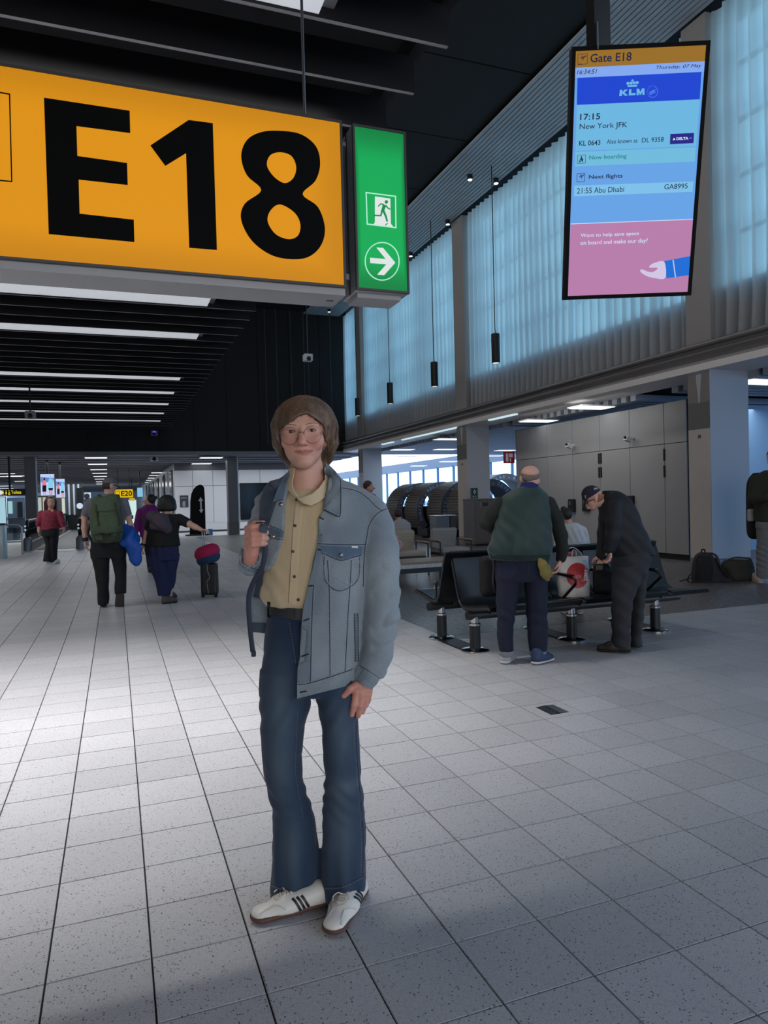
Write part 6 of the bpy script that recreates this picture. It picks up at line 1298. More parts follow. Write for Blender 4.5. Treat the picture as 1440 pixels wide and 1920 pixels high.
LN = [[(641, 915), (658, 918), (673, 923), (690, 935), (705, 950), (716, 957)], [(727, 953), (710, 961), (698, 974), (691, 988), (688, 1005), (684, 1030), (682, 1060), (681, 1100)], [(596, 1019.5), (640, 1021), (686, 1021)], [(614, 1050), (617, 1100), (618, 1180), (619, 1266)], [(659, 1050), (656, 1100), (652, 1161), (647, 1258)],
      [(588, 1097), (585, 1155), (582, 1280)], [(557, 1284), (580, 1281), (620, 1269), (664, 1254)], [(672, 1248), (690, 1257), (712, 1273)], [(634, 968), (638, 966), (639, 930), (638, 897)], [(607, 955), (621, 962), (633, 968)], [(604, 1037), (622, 1045), (640, 1051), (658, 1046), (677, 1041)], [(608, 1042), (610, 1088), (636, 1108), (670, 1088), (674, 1044)], [(664, 1150), (666, 1240)], [(671, 1150), (672, 1240)], [(502, 985), (518, 990), (532, 997)], [(500, 1001), (516, 1010), (531, 1012)], [(452, 1028), (459, 1034), (462, 1050), (470, 1064), (486, 1068)], [(510, 943), (521, 939), (531, 936)]]
for Lq in LN:
    SA.seam('', Lq, .00135, None, None, .0004, mb)
    A = np.array(Lq, float); d = np.gradient(A, axis=0); d /= np.linalg.norm(d, axis=1)[:, None]; nn = np.stack([d[:, 1], -d[:, 0]], 1)
    SA.stitch([tuple(q) for q in A+nn*2.6], .0007, ml); SA.stitch([tuple(q) for q in A-nn*2.2], .0006, ml)
for pts in ([(604, 976), (606, 1018)],): SA.stitch(pts, .0007, ml)
mb.build('seam', seamd, jacket, True, 'stuff'); ml.build('stitching', seaml, jacket, True, 'stuff')
for a_, b_ in (((599, 970), (607, 974)), ((596, 1030), (602, 1032)), ((578, 1099), (587, 1098)), ((569, 1164), (580, 1160)), ((565, 1231), (579, 1226)), ((562, 1298), (575, 1296))):
    o = SA.seam('buttonhole', [a_, b_], .0026, M('buttonhole', (30, 36, 44), .9), jacket, .0, n=4)
cop = M('jacket_button', (176, 170, 160), .35, .8)
for x, y in ((639, 1041), (527, 946), (512, 1006)):
    l, n = SA.hit(x, y)
    if l is not None:
        o_ = MB(); o_.tube([l, l+n*.003], 4.2*s, 14); o_.tube([l+n*.003, l+n*.0045], 3.0*s, 14); b_ = o_.build('button', cop, jacket, True)
SA.patch('label_tag', [(659.5, 1023.5), (671, 1024), (671, 1027.5), (659.5, 1027)], M('tag_white', (212, 212, 210), .6), jacket, .003, .002, 3., 1)
# lining seen inside the open left side
# hair
hairm = vcol_mat('hair_brown', .42, .5, 260., stretch=(1, 1, .12), noise=.25, nscale=220., spec=.5)
hs = [f.ell((571, 798, 10), (60, 56, 63)), f.cone((527, 800, 8, 19), (527, 832, 12, 15)), f.cone((527, 832, 12, 15), (544, 868, 22, 7)), f.cone((615, 800, 10, 19), (618, 830, 14, 16)), f.cone((618, 830, 14, 16), (615, 862, 24, 8)), f.slab([(790, 514, 630, 34, 48), (830, 515, 630, 36, 46), (862, 530, 624, 36, 36), (880, 545, 612, 34, 24)])]
fr_pts = [(505, 806), (524, 803), (526, 800), (540, 795), (550, 787), (560, 780), (575, 775), (592, 785), (605, 796), (609, 802), (640, 812)]
frA = np.array([[P(x, y, -45)[0], P(x, y, -45)[2]] for x, y in fr_pts]); inL = edge(((780, 521), (805, 524), (826, 524), (840, 527), (855, 534), (872, 541), (890, 548)), -20); inR = edge(((780, 608), (800, 610), (815, 608.5), (832, 612), (845, 609), (866, 610), (890, 606)), -20)
def facecut(X):
    fr = np.interp(X[..., 0], frA[:, 0], frA[:, 1]); ul = np.interp(X[..., 2], inL[:, 0], inL[:, 1]); ur = np.interp(X[..., 2], inR[:, 0], inR[:, 1])
    return np.maximum(np.maximum(X[..., 2]-fr, np.maximum(ul-X[..., 0], X[..., 0]-ur)), X[..., 1]-4*s)
hair = soft('hair', hs, .003, hairm, hero, .012, cuts=(facecut,), disp=lambda V: .0007*np.sin(np.arctan2(V[:, 0]-P(575, 760)[0], V[:, 1]-P(575, 760, 10)[1])*84+6*V[:, 2])+.0008*wob(V, 160, 3))
def haircol(V): return mixc(mixc(np.tile(L3c(98, 78, 62), (len(V), 1)), L3c(130, 104, 82), np.clip(.7*wob(V*np.array((1, 1, .15)), 190., 6), 0, .7)), L3c(62, 48, 38), np.clip(.6*wob(V*np.array((1, 1, .2)), 140., 8), 0, .6))
setcol(hair, haircol)
bt = BVHTree.FromPolygons([v.co[:] for v in hair.data.vertices]+[v.co[:] for v in hero.data.vertices], [list(p.vertices) for p in hair.data.polygons]+[[i+len(hair.data.vertices) for i in p.vertices] for p in hero.data.polygons]); rs = np.random.RandomState(7); paths = []; paths2 = []
part = P(588, 748, -10); cz = P(571, 800, 12)
for i in range(620):
    th = rs.uniform(-math.pi, math.pi) if i < 420 else rs.uniform(-.95, .95); r0 = rs.uniform(.0, .35)*.06
    tip_d = np.array((math.sin(th), -math.cos(th), 0)); front = -math.cos(th)
    # ends: fringe in front, sides down to the nape
    if -tip_d[1]*-1 < -.55 or abs(th) < .85:
        xx = 571+math.sin(th)*62-8*max(0, math.cos(th)); ey = np.interp(xx, [q[0] for q in fr_pts], [q[1] for q in fr_pts])-1; end = P(xx+rs.uniform(-4, 4), ey+rs.uniform(-2, 4.5), -46*math.cos(th)); mid = P(575+math.sin(th)*44, 762+rs.uniform(-3, 3), -40*math.cos(th)+6)
    else:
        dn = rs.uniform(838, 872); end = P(571+math.sin(th)*46, dn, 14-math.cos(th)*42); mid = P(571+math.sin(th)*60, 800, 12-math.cos(th)*58)
    st = part+np.array((rs.uniform(-.03, .012), rs.uniform(-.01, .06), 0))
    (paths if end[2] > P(571, 815)[2] else paths2).append(catmull([st, st*.45+mid*.55+np.array((0, 0, .018)), mid, end], 4, False))
mb = MB(); strands(bvh_of(hair), paths, .0021, mb, bt); strands(bvh_of(hair), paths2, .0021, mb); hs_o = mb.build('hair_lock', hairm, hair, True, 'stuff'); setcol(hs_o, haircol)
# glasses
gm = M('glasses_wire', (150, 112, 104), .3, .8); 
gl_ = thing('glasses', None, None); gl_.parent = hero; gl_.location = (0, 0, 0)
for cx, cy, r_ in ((544, 817.5, 15.8), (585.8, 814.8, 15.6)):
    c = P(cx, cy, -58); a = np.linspace(0, 2*math.pi, 33); o_ = MB(); o_.tube([c+np.array((math.cos(q)*r_*s, abs(math.cos(q))*1.5*s, math.sin(q)*r_*s)) for q in a], .00115, 6); rim = o_.build('rim', gm, gl_, True)
    V = [c]+[c+np.array((math.cos(q)*r_*s, 0, math.sin(q)*r_*s)) for q in a[:-1]]; F = [(0, i+1, (i+1) % 32+1) for i in range(32)]
    link('lens', mesh('lens', V, F, clear_glass('lens_glass', (.97, .97, .97), .06) if 'lens_glass' not in bpy.data.materials else bpy.data.materials['lens_glass']), gl_)
o_ = MB(); o_.tube(catmull([P(559.5, 812.5, -58), P(562, 810.3, -61), P(568, 810, -61), P(570.5, 811.8, -58)], 4, False), .0012, 6); o_.build('bridge', gm, gl_, True)
o_ = MB(); o_.tube([P(601, 811, -57), P(605, 809.5, -54), P(614, 806, -20), P(615, 808, 8)], .0012, 6); o_.build('temple', gm, gl_, True)
o_ = MB(); o_.tube([P(528.5, 816, -57), P(524.5, 814, -54), P(522, 811, -20), P(522, 812, 8)], .0012, 6); o_.build('temple', gm, gl_, True)
for x, y in ((557.5, 822), (571.5, 820)): o_ = MB(); o_.ball(P(x, y, -52), (1.4*s, 2.2*s, 2.8*s), 6); o_.build('nose_pad', M('nose_pad', (150, 120, 112), .3), gl_, True)
# his backpack: body behind the back, strap over the shoulder held in the hand
bp = f.root('backpack', 'dark blue-grey backpack on the back of the man in denim, strap gripped in his hand', 'bag')
cloth = M('pack_slate', (58, 66, 80), .8, bump=.3, bscale=160, noise=.08, nscale=60)
soft('pack_body', [f.slab([(900, 520, 610, 112, 20), (925, 508, 630, 118, 38), (1000, 502, 636, 124, 44), (1080, 500, 638, 124, 46), (1130, 504, 634, 120, 40), (1142, 512, 626, 118, 28)], 3.)], .01, cloth, bp, .02, folds=.004, ff=28)
st_ = SKA.patch('shoulder_strap', [(524, 897), (541, 886), (541, 893), (531, 906), (522, 930), (512, 960), (504, 985), (500, 1000), (487, 998), (486, 975), (487, 940), (494, 915), (506, 902)], cloth, bp, .016, .011, 5., 5)
o_ = MB(); o_.tube(catmull([P(493, 990, -62), P(497, 1030, -66), P(492, 1062, -62), P(478, 1086, -50), P(468, 1110, -40), P(466, 1135, -34), P(469, 1180, -30), P(474, 1222, -30)], 5, False), 4.6*s, 8, flat=.3, up=(0, 1, 0)); o_.build('strap_webbing', M('webbing_slate', (48, 56, 74), .75, bump=.3, bscale=300), bp, True)
MB().cham(P(471, 1232, -34)-0, P(480, 1220, -26), .002).build('strap_end', M('webbing_slate', (48, 56, 74)), bp)
o_ = MB(); o_.tube([P(480, 982, -74), P(500, 982, -74)], 3.2*s, 8); o_.build('strap_buckle', black_plastic, bp, True)
o_ = MB(); o_.tube(catmull([P(491, 1064, -58), P(486, 1090, -30), P(480, 1120, -16)], 4, False), 5*s, 8, flat=.3, up=(0, 1, 0)); o_.build('strap_webbing', MATS['webbing_slate'], bp, True)
# ------------------------------------------------------------------ the other people
def cloth(name, c, **k): k.setdefault('rough', .85); k.setdefault('bump', .25); k.setdefault('bscale', 120); k.setdefault('noise', .06); k.setdefault('nscale', 25); return M(name, c, **k)
def figure(fg, label, trunk, head, hands, hb, hh, group=None, skin=None, k=.03, cuts=()):
    ex = [field(head, hh, .012, None, cuts)]+[field(q, .0045, .006) for q in hands]
    o = soft('person', trunk, hb, skin or SKIN, None, k, extra=ex); o.location = fg.base; o.rotation_euler = (0, 0, -YAW); return tag(o, label, 'person', group)
def mask_cut(fg, poly, v, vmax=None, vmin=None):
    P_ = [fg.P(x, y, v)[[0, 2]] for x, y in poly]
    def fn(X):
        q = polysd(X[..., 0], X[..., 2], P_)
        if vmax is not None: q = np.maximum(q, X[..., 1]-vmax*fg.s)
        if vmin is not None: q = np.maximum(q, vmin*fg.s-X[..., 1])
        return q
    return fn
def keep(fg, poly, v): P_ = [fg.P(x, y, v)[[0, 2]] for x, y in poly]; return lambda X: -polysd(X[..., 0], X[..., 2], P_)
dn = (0, 0, -1.)
# --- man in the green vest, seen from behind
f = Fig(980, 1243); P = f.P; s = f.s
tr = [f.slab([(925, 975, 1012, 2, 14), (940, 945, 1022, 2, 22), (1000, 935, 1022, 0, 26), (1050, 940, 1018, 0, 24)]), f.chain([(955, 1060, 0, 18), (948, 1150, 0, 12), (950, 1232, 2, 8)]), f.chain([(1003, 1060, 0, 18), (1007, 1150, 0, 12), (1008, 1232, 2, 8)]), f.chain([(938, 945, 2, 10), (912, 980, 6, 9), (940, 1000, 45, 7)]), f.chain([(1030, 945, 2, 10), (1050, 1005, 4, 9), (1051, 1048, 8, 7)])]
hd = [f.ell((994, 888, 3), (17, 15, 18)), f.ell((995, 899, 10), (14, 13, 14)), f.ell((976.5, 898, 2), (2.4, 5.5, 4)), f.ell((1010, 902, 2), (2.4, 5.5, 4)), f.cone((997, 902, 2, 11), (994, 928, 2, 13)), f.ell((991, 904, 26), (3, 4, 4))]
man = figure(f, 'grey-haired balding man in a green vest and blue jeans bending over the bench', tr, hd, [hand_prims(P(1051, 1049, 8), (-.25, .1, -1), (-1, .2, -.2), .175, .8, -1), hand_prims(P(942, 1001, 46), (.3, .8, -.5), (0, -.3, -1), .175, .5, 1)], .012, .0045)
grey_hair = M('hair_grey', (122, 110, 102), .6, noise=.2, nscale=60, bump=.4, bscale=150, stretch=(1, 1, .2))
soft('hair', [f.ell((994, 889, 3), (18, 16, 19))], .0045, grey_hair, man, .01, cuts=(lambda X: f.Z(886)-X[..., 2]+.35*(X[..., 1]), lambda X: np.maximum(X[..., 2]-f.Z(907), -1), lambda X: 14*s-X[..., 1]))
vest = cloth('vest_green', (9, 44, 41), rough=.6, noise=.1, sheen=.2); olive = cloth('sleeve_olive', (24, 30, 27)); dj = cloth('jeans_dark', (13, 21, 46), noise=.12, nscale=14)
def vd(V): z = V[:, 2]; return .006*wob(V, 26., 41)+.004*np.sin(V[:, 0]*60+2*wob(V, 9, 2))*np.exp(-((z-f.Z(1022))/.09)**2)+.004*np.sin((V[:, 0]+z)*45)*np.exp(-((z-f.Z(985))/.16)**2)
ve = soft('vest', [f.slab([(912, 977, 1010, 2, 12), (918, 962, 1016, 1, 18), (930, 942, 1028, 2, 28), (950, 937, 1031, 2, 33), (980, 928, 1033, 0, 36), (1005, 921, 1034, -3, 37), (1026, 914, 1034, -4, 38), (1040, 917, 1032, -4, 36), (1048, 919, 1031, -3, 34)], 2.3)], .0075, vest, man, .02, disp=vd)
SV = Skin(f, [ve]); SV.patch('rib_hem', [(917, 1038), (940, 1040), (975, 1041), (1010, 1041), (1031, 1040), (1030, 1051), (1000, 1052), (960, 1051), (920, 1048)], cloth('vest_rib', (10, 33, 31)), ve, .006, .008, 5., 2)
soft('collar', [f.slab([(904, 979, 1006, 3, 13), (912, 974, 1010, 3, 16), (918, 970, 1014, 3, 19)])], .005, cloth('collar_blue', (24, 34, 92)), man, .01)
for c in ([(938, 946, 2, 14), (922, 966, 5, 13.5), (911, 981, 8, 12.5), (922, 990, 26, 11), (938, 1000, 43, 9)], [(1029, 945, 2, 14), (1043, 975, 4, 13.5), (1052, 1005, 4, 12.5), (1055, 1028, 6, 11), (1052, 1047, 8, 9.5)]): soft('sleeve', [f.chain(c)], .009, olive, man, .02, folds=.004, ff=35)
je = soft('jeans', [f.slab([(1036, 931, 1026, -1, 31), (1060, 929, 1028, -1, 34), (1088, 930, 1027, 0, 32)], 2.2), f.slab([(1070, 930, 977, 0, 29), (1110, 931, 973, 0, 24), (1160, 932, 964, 0, 20), (1200, 933, 962, 1, 18), (1224, 936, 963, 1, 17)]), f.slab([(1070, 982, 1027, 0, 29), (1110, 984, 1026, 0, 25), (1160, 988, 1026, 0, 21), (1200, 990, 1026, 1, 19), (1224, 993, 1024, 1, 17)])], .0075, dj, man, .015, disp=lambda V: .004*wob(V, 28., 42)+.004*np.sin(V[:, 2]*60+V[:, 0]*30)*np.exp(-((V[:, 2]-f.Z(1150))/.14)**2))
SJ = Skin(f, [je]); jp = cloth('jeans_pocket', (15, 25, 54)); 
for poly in ([(936, 1058), (964, 1057), (963, 1076), (949.5, 1083), (936, 1076)], [(992, 1057), (1014, 1057), (1014, 1076), (1003, 1082), (992, 1076)]):
    pkt = SJ.patch('pocket', poly, jp, je, .004, .005, 4., 1); mbp = MB(); SJ.stitch(poly+[poly[0]], .0013, mbp, .014, .009, .006); mbp.build('stitching', M('thread_tan', (92, 92, 104), .8), pkt)
mbp = MB(); SJ.seam('', [(979, 1052), (979, 1090)], .0016, None, None, 0, mbp); mbp.build('seam', thd, je)
for c in (f.slab([(1219, 935, 964, 1, 19), (1229, 937, 963, 1, 18)]), f.slab([(1219, 992, 1025, 1, 19), (1229, 994, 1024, 1, 18)])): soft('turned_cuff', [c], .006, cloth('denim_inside', (120, 124, 132)), je, .01)
snk = M('sneaker_white', (170, 172, 178), .6); snb = M('sneaker_blue', (38, 54, 88), .6); sno = M('sneaker_sole', (196, 196, 198), .6)
shoe(f, gpt(f, 961, 1233), gpt(f, 945, 1246), .105, man, snk, sno, .007, .10, sole=.03); shoe(f, gpt(f, 1034, 1238), gpt(f, 1001, 1247), .105, man, snb, sno, .007, .10, sole=.032)
t = f.root('cap', 'mustard yellow cloth cap tucked in the back pocket of the green vest man', 'cap'); mus = cloth('cap_mustard', (120, 108, 58))
soft('crown', [f.cone((1012, 1050, -38, 4), (1017, 1060, -40, 8)), f.cone((1017, 1060, -40, 8), (1023, 1075, -40, 9)), f.cone((1023, 1075, -40, 9), (1027, 1086, -38, 4))], .006, mus, t, .03, folds=.004, ff=50); soft('brim', [f.cone((1028, 1062, -38, 4), (1032, 1078, -38, 5), ((0, 1, 0), .4))], .005, mus, t, .02)
# --- stooping man in cap and black jacket, seen from the side
f = Fig(1165, 1220); P = f.P; s = f.s
tr = [f.slab([(935, 1132, 1165, 2, 16), (960, 1135, 1180, 2, 24), (1000, 1142, 1194, 2, 24), (1050, 1155, 1206, 2, 22)]), f.chain([(1176, 1060, -10, 17), (1166, 1130, -11, 12), (1166, 1210, -11, 8)]), f.chain([(1196, 1062, 12, 13), (1196, 1130, 12, 8), (1191, 1206, 12, 6)]), f.chain([(1152, 950, -20, 11), (1150, 1005, -32, 9), (1144, 1027, -30, 7)]), f.chain([(1142, 950, 22, 11), (1132, 1000, 26, 9), (1127, 1042, 18, 7)])]
hd = [f.ell((1113, 930, 0), (16, 16, 14)), f.ell((1109, 942, 0), (10, 12, 11)), f.ell((1112, 952, 0), (6, 5, 8)), f.cone((1101, 941, 0, 2), (1099.5, 947, 0, 3)), f.ell((1103, 952, 0), (4, 3, 5)), f.ell((1117, 936, -13.5), (3.4, 5.5, 2.4)), f.cone((1118, 942, 0, 10), (1138, 938, 2, 13))]
man = figure(f, 'old man in navy cap, black jacket and grey trousers stooping over the bench', tr, hd, [hand_prims(P(1144, 1026, -30), (.02, .1, -1), (-1, .2, 0), .18, .7, 1), hand_prims(P(1127, 1042, 18), (-.25, 0, -1), (0, 1, 0), .17, .7, -1)], .012, .0042)
soft('hair', [f.ell((1117, 931, 0), (16.5, 14.5, 14.6))], .0042, M('hair_ginger', (150, 104, 78), .6, noise=.2, nscale=60, bump=.4, bscale=150), man, .01, cuts=(mask_cut(f, [(1080, 890), (1118, 900), (1118, 934), (1112, 980), (1080, 980)], 0), lambda X: f.Z(925)-X[..., 2]))
capm = cloth('cap_navy', (30, 30, 46), bump=.2); cl = [P(x, y)[[0, 2]] for x, y in ((1086, 946), (1100, 934), (1129, 916), (1135, 980), (1080, 990))]
cap = soft('cap', [f.ell((1109, 927, 0), (18.5, 17, 16))], .0045, capm, man, .01, cuts=(lambda X: polysd(X[..., 0], X[..., 2], cl),))
soft('brim', [f.cone((1100, 932, -7, 4), (1095, 952, -6, 3), ((.85, 0, .4), .35)), f.cone((1100, 932, 7, 4), (1095, 952, 6, 3), ((.85, 0, .4), .35)), f.cone((1099, 932, 0, 5), (1095, 953, 0, 4), ((.85, 0, .4), .35))], .0045, capm, cap, .02)
SCp = Skin(f, [cap]); SCp.patch('emblem', [(1096, 929), (1098.5, 928), (1099, 934), (1097, 935)], M('emblem_pale', (160, 160, 168), .6), cap, .003, .003, 2., 0); SCp.patch('strap_opening', [(1113, 914.5), (1122, 914), (1122, 917), (1114, 918)], M('emblem_pale', (160, 160, 168), .6), cap, .002, .003, 2., 0)
o_ = MB(); o_.tube([P(1101, 946, -10), P(1103, 940, -12.5), P(1116, 936, -15)], .0035, 5); o_.build('glasses', black_plastic, man)
bj = cloth('jacket_black', (16, 19, 28), rough=.7); tg = cloth('trousers_grey', (44, 45, 50))
soft('jacket', [f.slab([(922, 1136, 1160, 2, 12), (930, 1130, 1172, 2, 22), (945, 1124, 1186, 2, 30), (965, 1123, 1196, 2, 33), (992, 1126, 1207, 2, 33), (1015, 1132, 1216, 2, 33), (1032, 1139, 1224, 2, 31), (1042, 1147, 1226, 2, 29)], 2.3)], .0075, bj, man, .02, disp=lambda V: .006*wob(V, 22., 51)+.003*np.sin((V[:, 0]+V[:, 2])*50))
for c in ([(1153, 950, -22, 17), (1152, 980, -33, 15.5), (1150, 1005, -34, 14), (1144, 1027, -30, 11.5)], [(1143, 950, 22, 15), (1133, 1000, 26, 13), (1128, 1040, 18, 10)]): soft('sleeve', [f.chain(c)], .008, bj, man, .02, folds=.004, ff=32)
soft('collar', [f.slab([(920, 1131, 1150, 0, 14), (930, 1128, 1156, 0, 16), (938, 1126, 1158, 0, 17)])], .006, bj, man, .01)
soft('trousers', [f.slab([(1034, 1150, 1222, 0, 29), (1056, 1147, 1217, 0, 30), (1075, 1148, 1212, 0, 27)]), f.slab([(1060, 1147, 1208, -9, 23), (1100, 1148, 1196, -11, 20), (1126, 1148, 1186, -11, 19), (1170, 1147, 1182, -11, 18), (1211, 1147, 1182, -11, 18)]), f.slab([(1058, 1178, 1217, 12, 20), (1100, 1186, 1211, 12, 17), (1150, 1184, 1206, 12, 16), (1190, 1182, 1202, 12, 15), (1211, 1182, 1201, 12, 15)])], .0075, tg, man, .015, disp=lambda V: .005*wob(V, 24., 52)+.004*np.sin(V[:, 2]*45+V[:, 0]*35))
bs = M('boot_brown', (52, 44, 40), .6, bump=.3, bscale=60); bso = M('boot_sole', (26, 24, 24), .7)
shoe(f, gpt(f, 1120, 1221), gpt(f, 1181, 1224), .105, man, bs, bso, .007, .11, sole=.028); shoe(f, gpt(f, 1168, 1211), gpt(f, 1200, 1214), .10, man, bs, bso, .007, .11, sole=.028)
t = f.root('camera_bag', 'small black object held in the left hand of the capped man', 'bag'); soft('case', [f.box((1122, 1064, 16), (9, 7, 7), 3)], .006, black_plastic, t); o_ = MB(); o_.tube(catmull([P(1116, 1060, 16), P(1120, 1050, 16), P(1130, 1052, 16), P(1132, 1066, 16)], 4, False), .006, 6); o_.build('strap', black_plastic, t)
# --- backpacker walking away
f = Fig(205, 1138); P = f.P; s = f.s; sh_g = cloth('tee_grey', (104, 106, 116)); trb = cloth('trousers_black', (14, 16, 22))
tr = [f.slab([(930, 192, 218, 0, 9), (945, 170, 232, 0, 13), (1000, 178, 228, 0, 14), (1020, 178, 228, 0, 14)]), f.chain([(188, 1020, 0, 11), (192, 1080, 0, 8), (194, 1126, 0, 5.5)]), f.chain([(218, 1020, 0, 11), (227, 1078, 2, 8), (225, 1112, -6, 5.5)]), f.chain([(167, 944, 0, 6.5), (159, 965, 0, 5.8), (158, 990, -1, 5), (160, 1014, -2, 3.6)]), f.chain([(233, 944, 0, 6.5), (240, 965, 0, 5.8), (244, 984, 3, 5), (236, 1000, 14, 4)])]
hd = [f.ell((205, 910, 1), (11, 12, 12.5)), f.ell((208, 915, 4), (9, 9, 9)), f.ell((218.5, 913, 5), (2.5, 2.5, 2)), f.ell((209, 914, -9), (1.6, 3.4, 2)), f.cone((204, 914, 0, 7.5), (203, 930, 0, 8.5))]
man = figure(f, 'man walking away with green backpack, grey cap and blue jacket over his arm', tr, hd, [hand_prims(P(160, 1014, -2), (.1, 0, -1), (1, .2, 0), .18, .6, -1), hand_prims(P(236, 1000, 14), (.4, .8, -.2), (0, 0, -1), .17, .9, 1)], .013, .006)
soft('hair', [f.ell((204, 911, 0), (11.6, 11.5, 13))], .006, M('hair_dark', (36, 30, 28), .6, bump=.4, bscale=120), man, .01, cuts=(mask_cut(f, [(210, 890), (240, 890), (240, 940), (209, 940)], 0), lambda X: X[..., 2]-f.Z(917)))
gcap = cloth('cap_grey', (92, 88, 92)); cap = soft('cap', [f.ell((206, 907, 1), (14, 12, 14.5))], .006, gcap, man, .01, cuts=(lambda X: X[..., 2]-P(0, 911.5)[2],)); soft('brim', [f.cone((216, 909, -5, 4), (225, 913, 0, 3.4), ((-.3, 0, 1), .3)), f.cone((216, 909, 6, 4), (225, 913, 5, 3.4), ((-.3, 0, 1), .3))], .006, gcap, cap)
o_ = MB(); o_.tube([P(210, 912, -10), P(217, 912, -4), P(219, 913, 4)], .006, 5); o_.build('glasses', M('glasses_pale', (190, 190, 196), .3), man)
soft('tee_shirt', [f.slab([(925, 196, 212, 0, 8), (931, 180, 222, 0, 12), (940, 168, 234, 0, 15.5), (960, 168, 235, 0, 18), (1000, 172, 234, 0, 18), (1018, 172, 234, 0, 18)]), f.chain([(169, 943, 0, 9.5), (161, 963, 0, 8.2)]), f.chain([(232, 943, 0, 9.5), (239, 963, 0, 8.2)])], .011, sh_g, man, .03, folds=.005, ff=24)
soft('trousers', [f.slab([(1013, 171, 235, 0, 19), (1035, 171, 235, 0, 19), (1045, 172, 234, 0, 18)]), f.slab([(1030, 171, 206, 0, 17), (1060, 176, 204, 0, 14.5), (1090, 181, 204, 0, 12.5), (1133, 184, 204, 0, 11.5)]), f.slab([(1030, 205, 235, 0, 17), (1055, 211, 236, 2, 14.5), (1080, 216, 237, 2, 12.5), (1113, 216, 236, -3, 11.5)])], .011, trb, man, .03, folds=.006, ff=24, seed=6)
wb = M('wrist_band', (30, 34, 30), .8); o_ = MB(); o_.tube([P(159.5, 1008, -2), P(160.5, 1015, -2)], .042, 10); o_.build('wrist_band', wb, man)
bt_ = M('boot_black', (40, 38, 40), .7); shoe(f, gpt(f, 194, 1130), gpt(f, 194, 1138), .10, man, bt_, bso, .009, .10)
soft('shoe', [f.cone((225, 1117, -6, 8), (224, 1134, 2, 8.5), ((0, 1, .3), .75))], .009, bt_, man, .02); soft('sole', [f.cone((225, 1118, -9, 8), (224.5, 1135, -2, 8.6), ((0, 1, .3), .4))], .009, M('sole_grey', (58, 54, 56), .8), man, .02)
t = f.root('backpack', 'large olive green hiking backpack on the man walking away in a cap', 'bag'); gr = cloth('pack_green', (68, 82, 62), bump=.35, bscale=40); grd = cloth('pack_green_dark', (44, 54, 42))
pkb = soft('pack_body', [f.slab([(932, 186, 221, -20, 7), (940, 177, 225, -26, 13), (955, 170, 226, -29, 16), (980, 170, 228, -30, 18), (1005, 173, 229, -29, 17), (1016, 178, 224, -27, 13)], 3.), f.cone((182, 940, -30, 9), (214, 937, -30, 9))], .010, gr, t, .04, folds=.015, ff=27)
SP = Skin(f, [pkb]); SP.patch('front_pocket', [(174, 970), (222, 966), (226, 1000), (222, 1010), (180, 1013), (174, 1000)], gr, pkb, .02, .02, 5., 3); SP.patch('bottom_panel', [(175, 1002), (226, 998), (224, 1010), (212, 1015), (184, 1017), (177, 1012)], grd, pkb, .026, .02, 5., 2); SP.patch('lid', [(174, 945), (186, 935), (216, 932), (226, 942), (224, 954), (200, 959), (176, 958)], gr, pkb, .022, .02, 5., 2)
for pts in (((182, 948), (183, 965), (186, 985)), ((214, 944), (219, 965), (222, 985)), ((176, 1002), (200, 1000), (226, 997))): SP.seam('strap', pts, .012, grd, pkb, .02)
for x, y in ((192, 1000), (205, 1002)): l, n = SP.hit(x, y); o_ = MB(); o_.obox(l+n*.05, (1, 0, 0), (0, 1, 0), (0, 0, 1), .05, .02, .03); o_.build('buckle', black_plastic, pkb)
for q in (-1, 1): o_ = MB(); o_.tube(catmull([P(203+q*14, 934, -20), P(203+q*17, 928, -4), P(203+q*20, 938, 14), P(203+q*22, 960, 20), P(203+q*28, 990, 6), P(203+q*24, 1004, -14)], 4, False), .025, 8, flat=.4); o_.build('shoulder_strap', grd, t, True)
o_ = MB(); o_.tube(catmull([P(168, 985, -18), P(165, 1000, -22), P(172, 1014, -22)], 4, False), .02, 6); o_.build('side_strap', black_plastic, t, True)
t = f.root('blue_jacket', 'bright blue jacket hanging over the arm of the man with the green backpack', 'jacket'); blu = cloth('jacket_blue', (22, 82, 176), rough=.6)
soft('jacket_cloth', [f.cone((230, 988, 0, 8), (242, 1004, -6, 13)), f.cone((242, 1004, -6, 13), (252, 1030, -5, 13)), f.cone((252, 1030, -5, 13), (256, 1050, -4, 10)), f.cone((228, 1000, -6, 8), (236, 1018, -8, 9)), f.cone((244, 990, 4, 7), (256, 1014, 0, 8))], .010, blu, t, .02, folds=.02, ff=34, seed=9)
# --- woman in black with suitcase
f = Fig(313, 1131); P = f.P; s = f.s; nav = cloth('trousers_navy', (22, 30, 70)); tee = cloth('tee_black', (12, 12, 16))
tr = [f.slab([(962, 302, 322, 0, 9), (972, 286, 336, 0, 12), (1010, 284, 328, 0, 14)]), f.chain([(296, 1030, 0, 12), (303, 1080, 0, 8), (309, 1122, 0, 5)]), f.chain([(318, 1030, 4, 12), (318, 1080, 6, 8), (318, 1118, 8, 5)]), f.chain([(338, 974, 0, 7), (352, 981, -2, 6.4), (366, 988, -3, 5), (377, 993, -6, 3.8)]), f.chain([(283, 976, 0, 7), (277, 1000, 0, 6), (269, 1020, -2, 4.2)])]
hd = [f.ell((313, 942, 2), (12, 13.5, 12)), f.cone((313, 950, 0, 7), (312, 968, 0, 8.5))]
wom = figure(f, 'woman with a black bob in black tee and wide navy trousers pulling a suitcase', tr, hd, [hand_prims(P(377, 993, -6), (1, 0, -.1), (0, 0, -1), .16, 1.1, 1), hand_prims(P(269, 1020, -2), (-.3, 0, -1), (1, .2, 0), .17, .5, -1)], .013, .006)
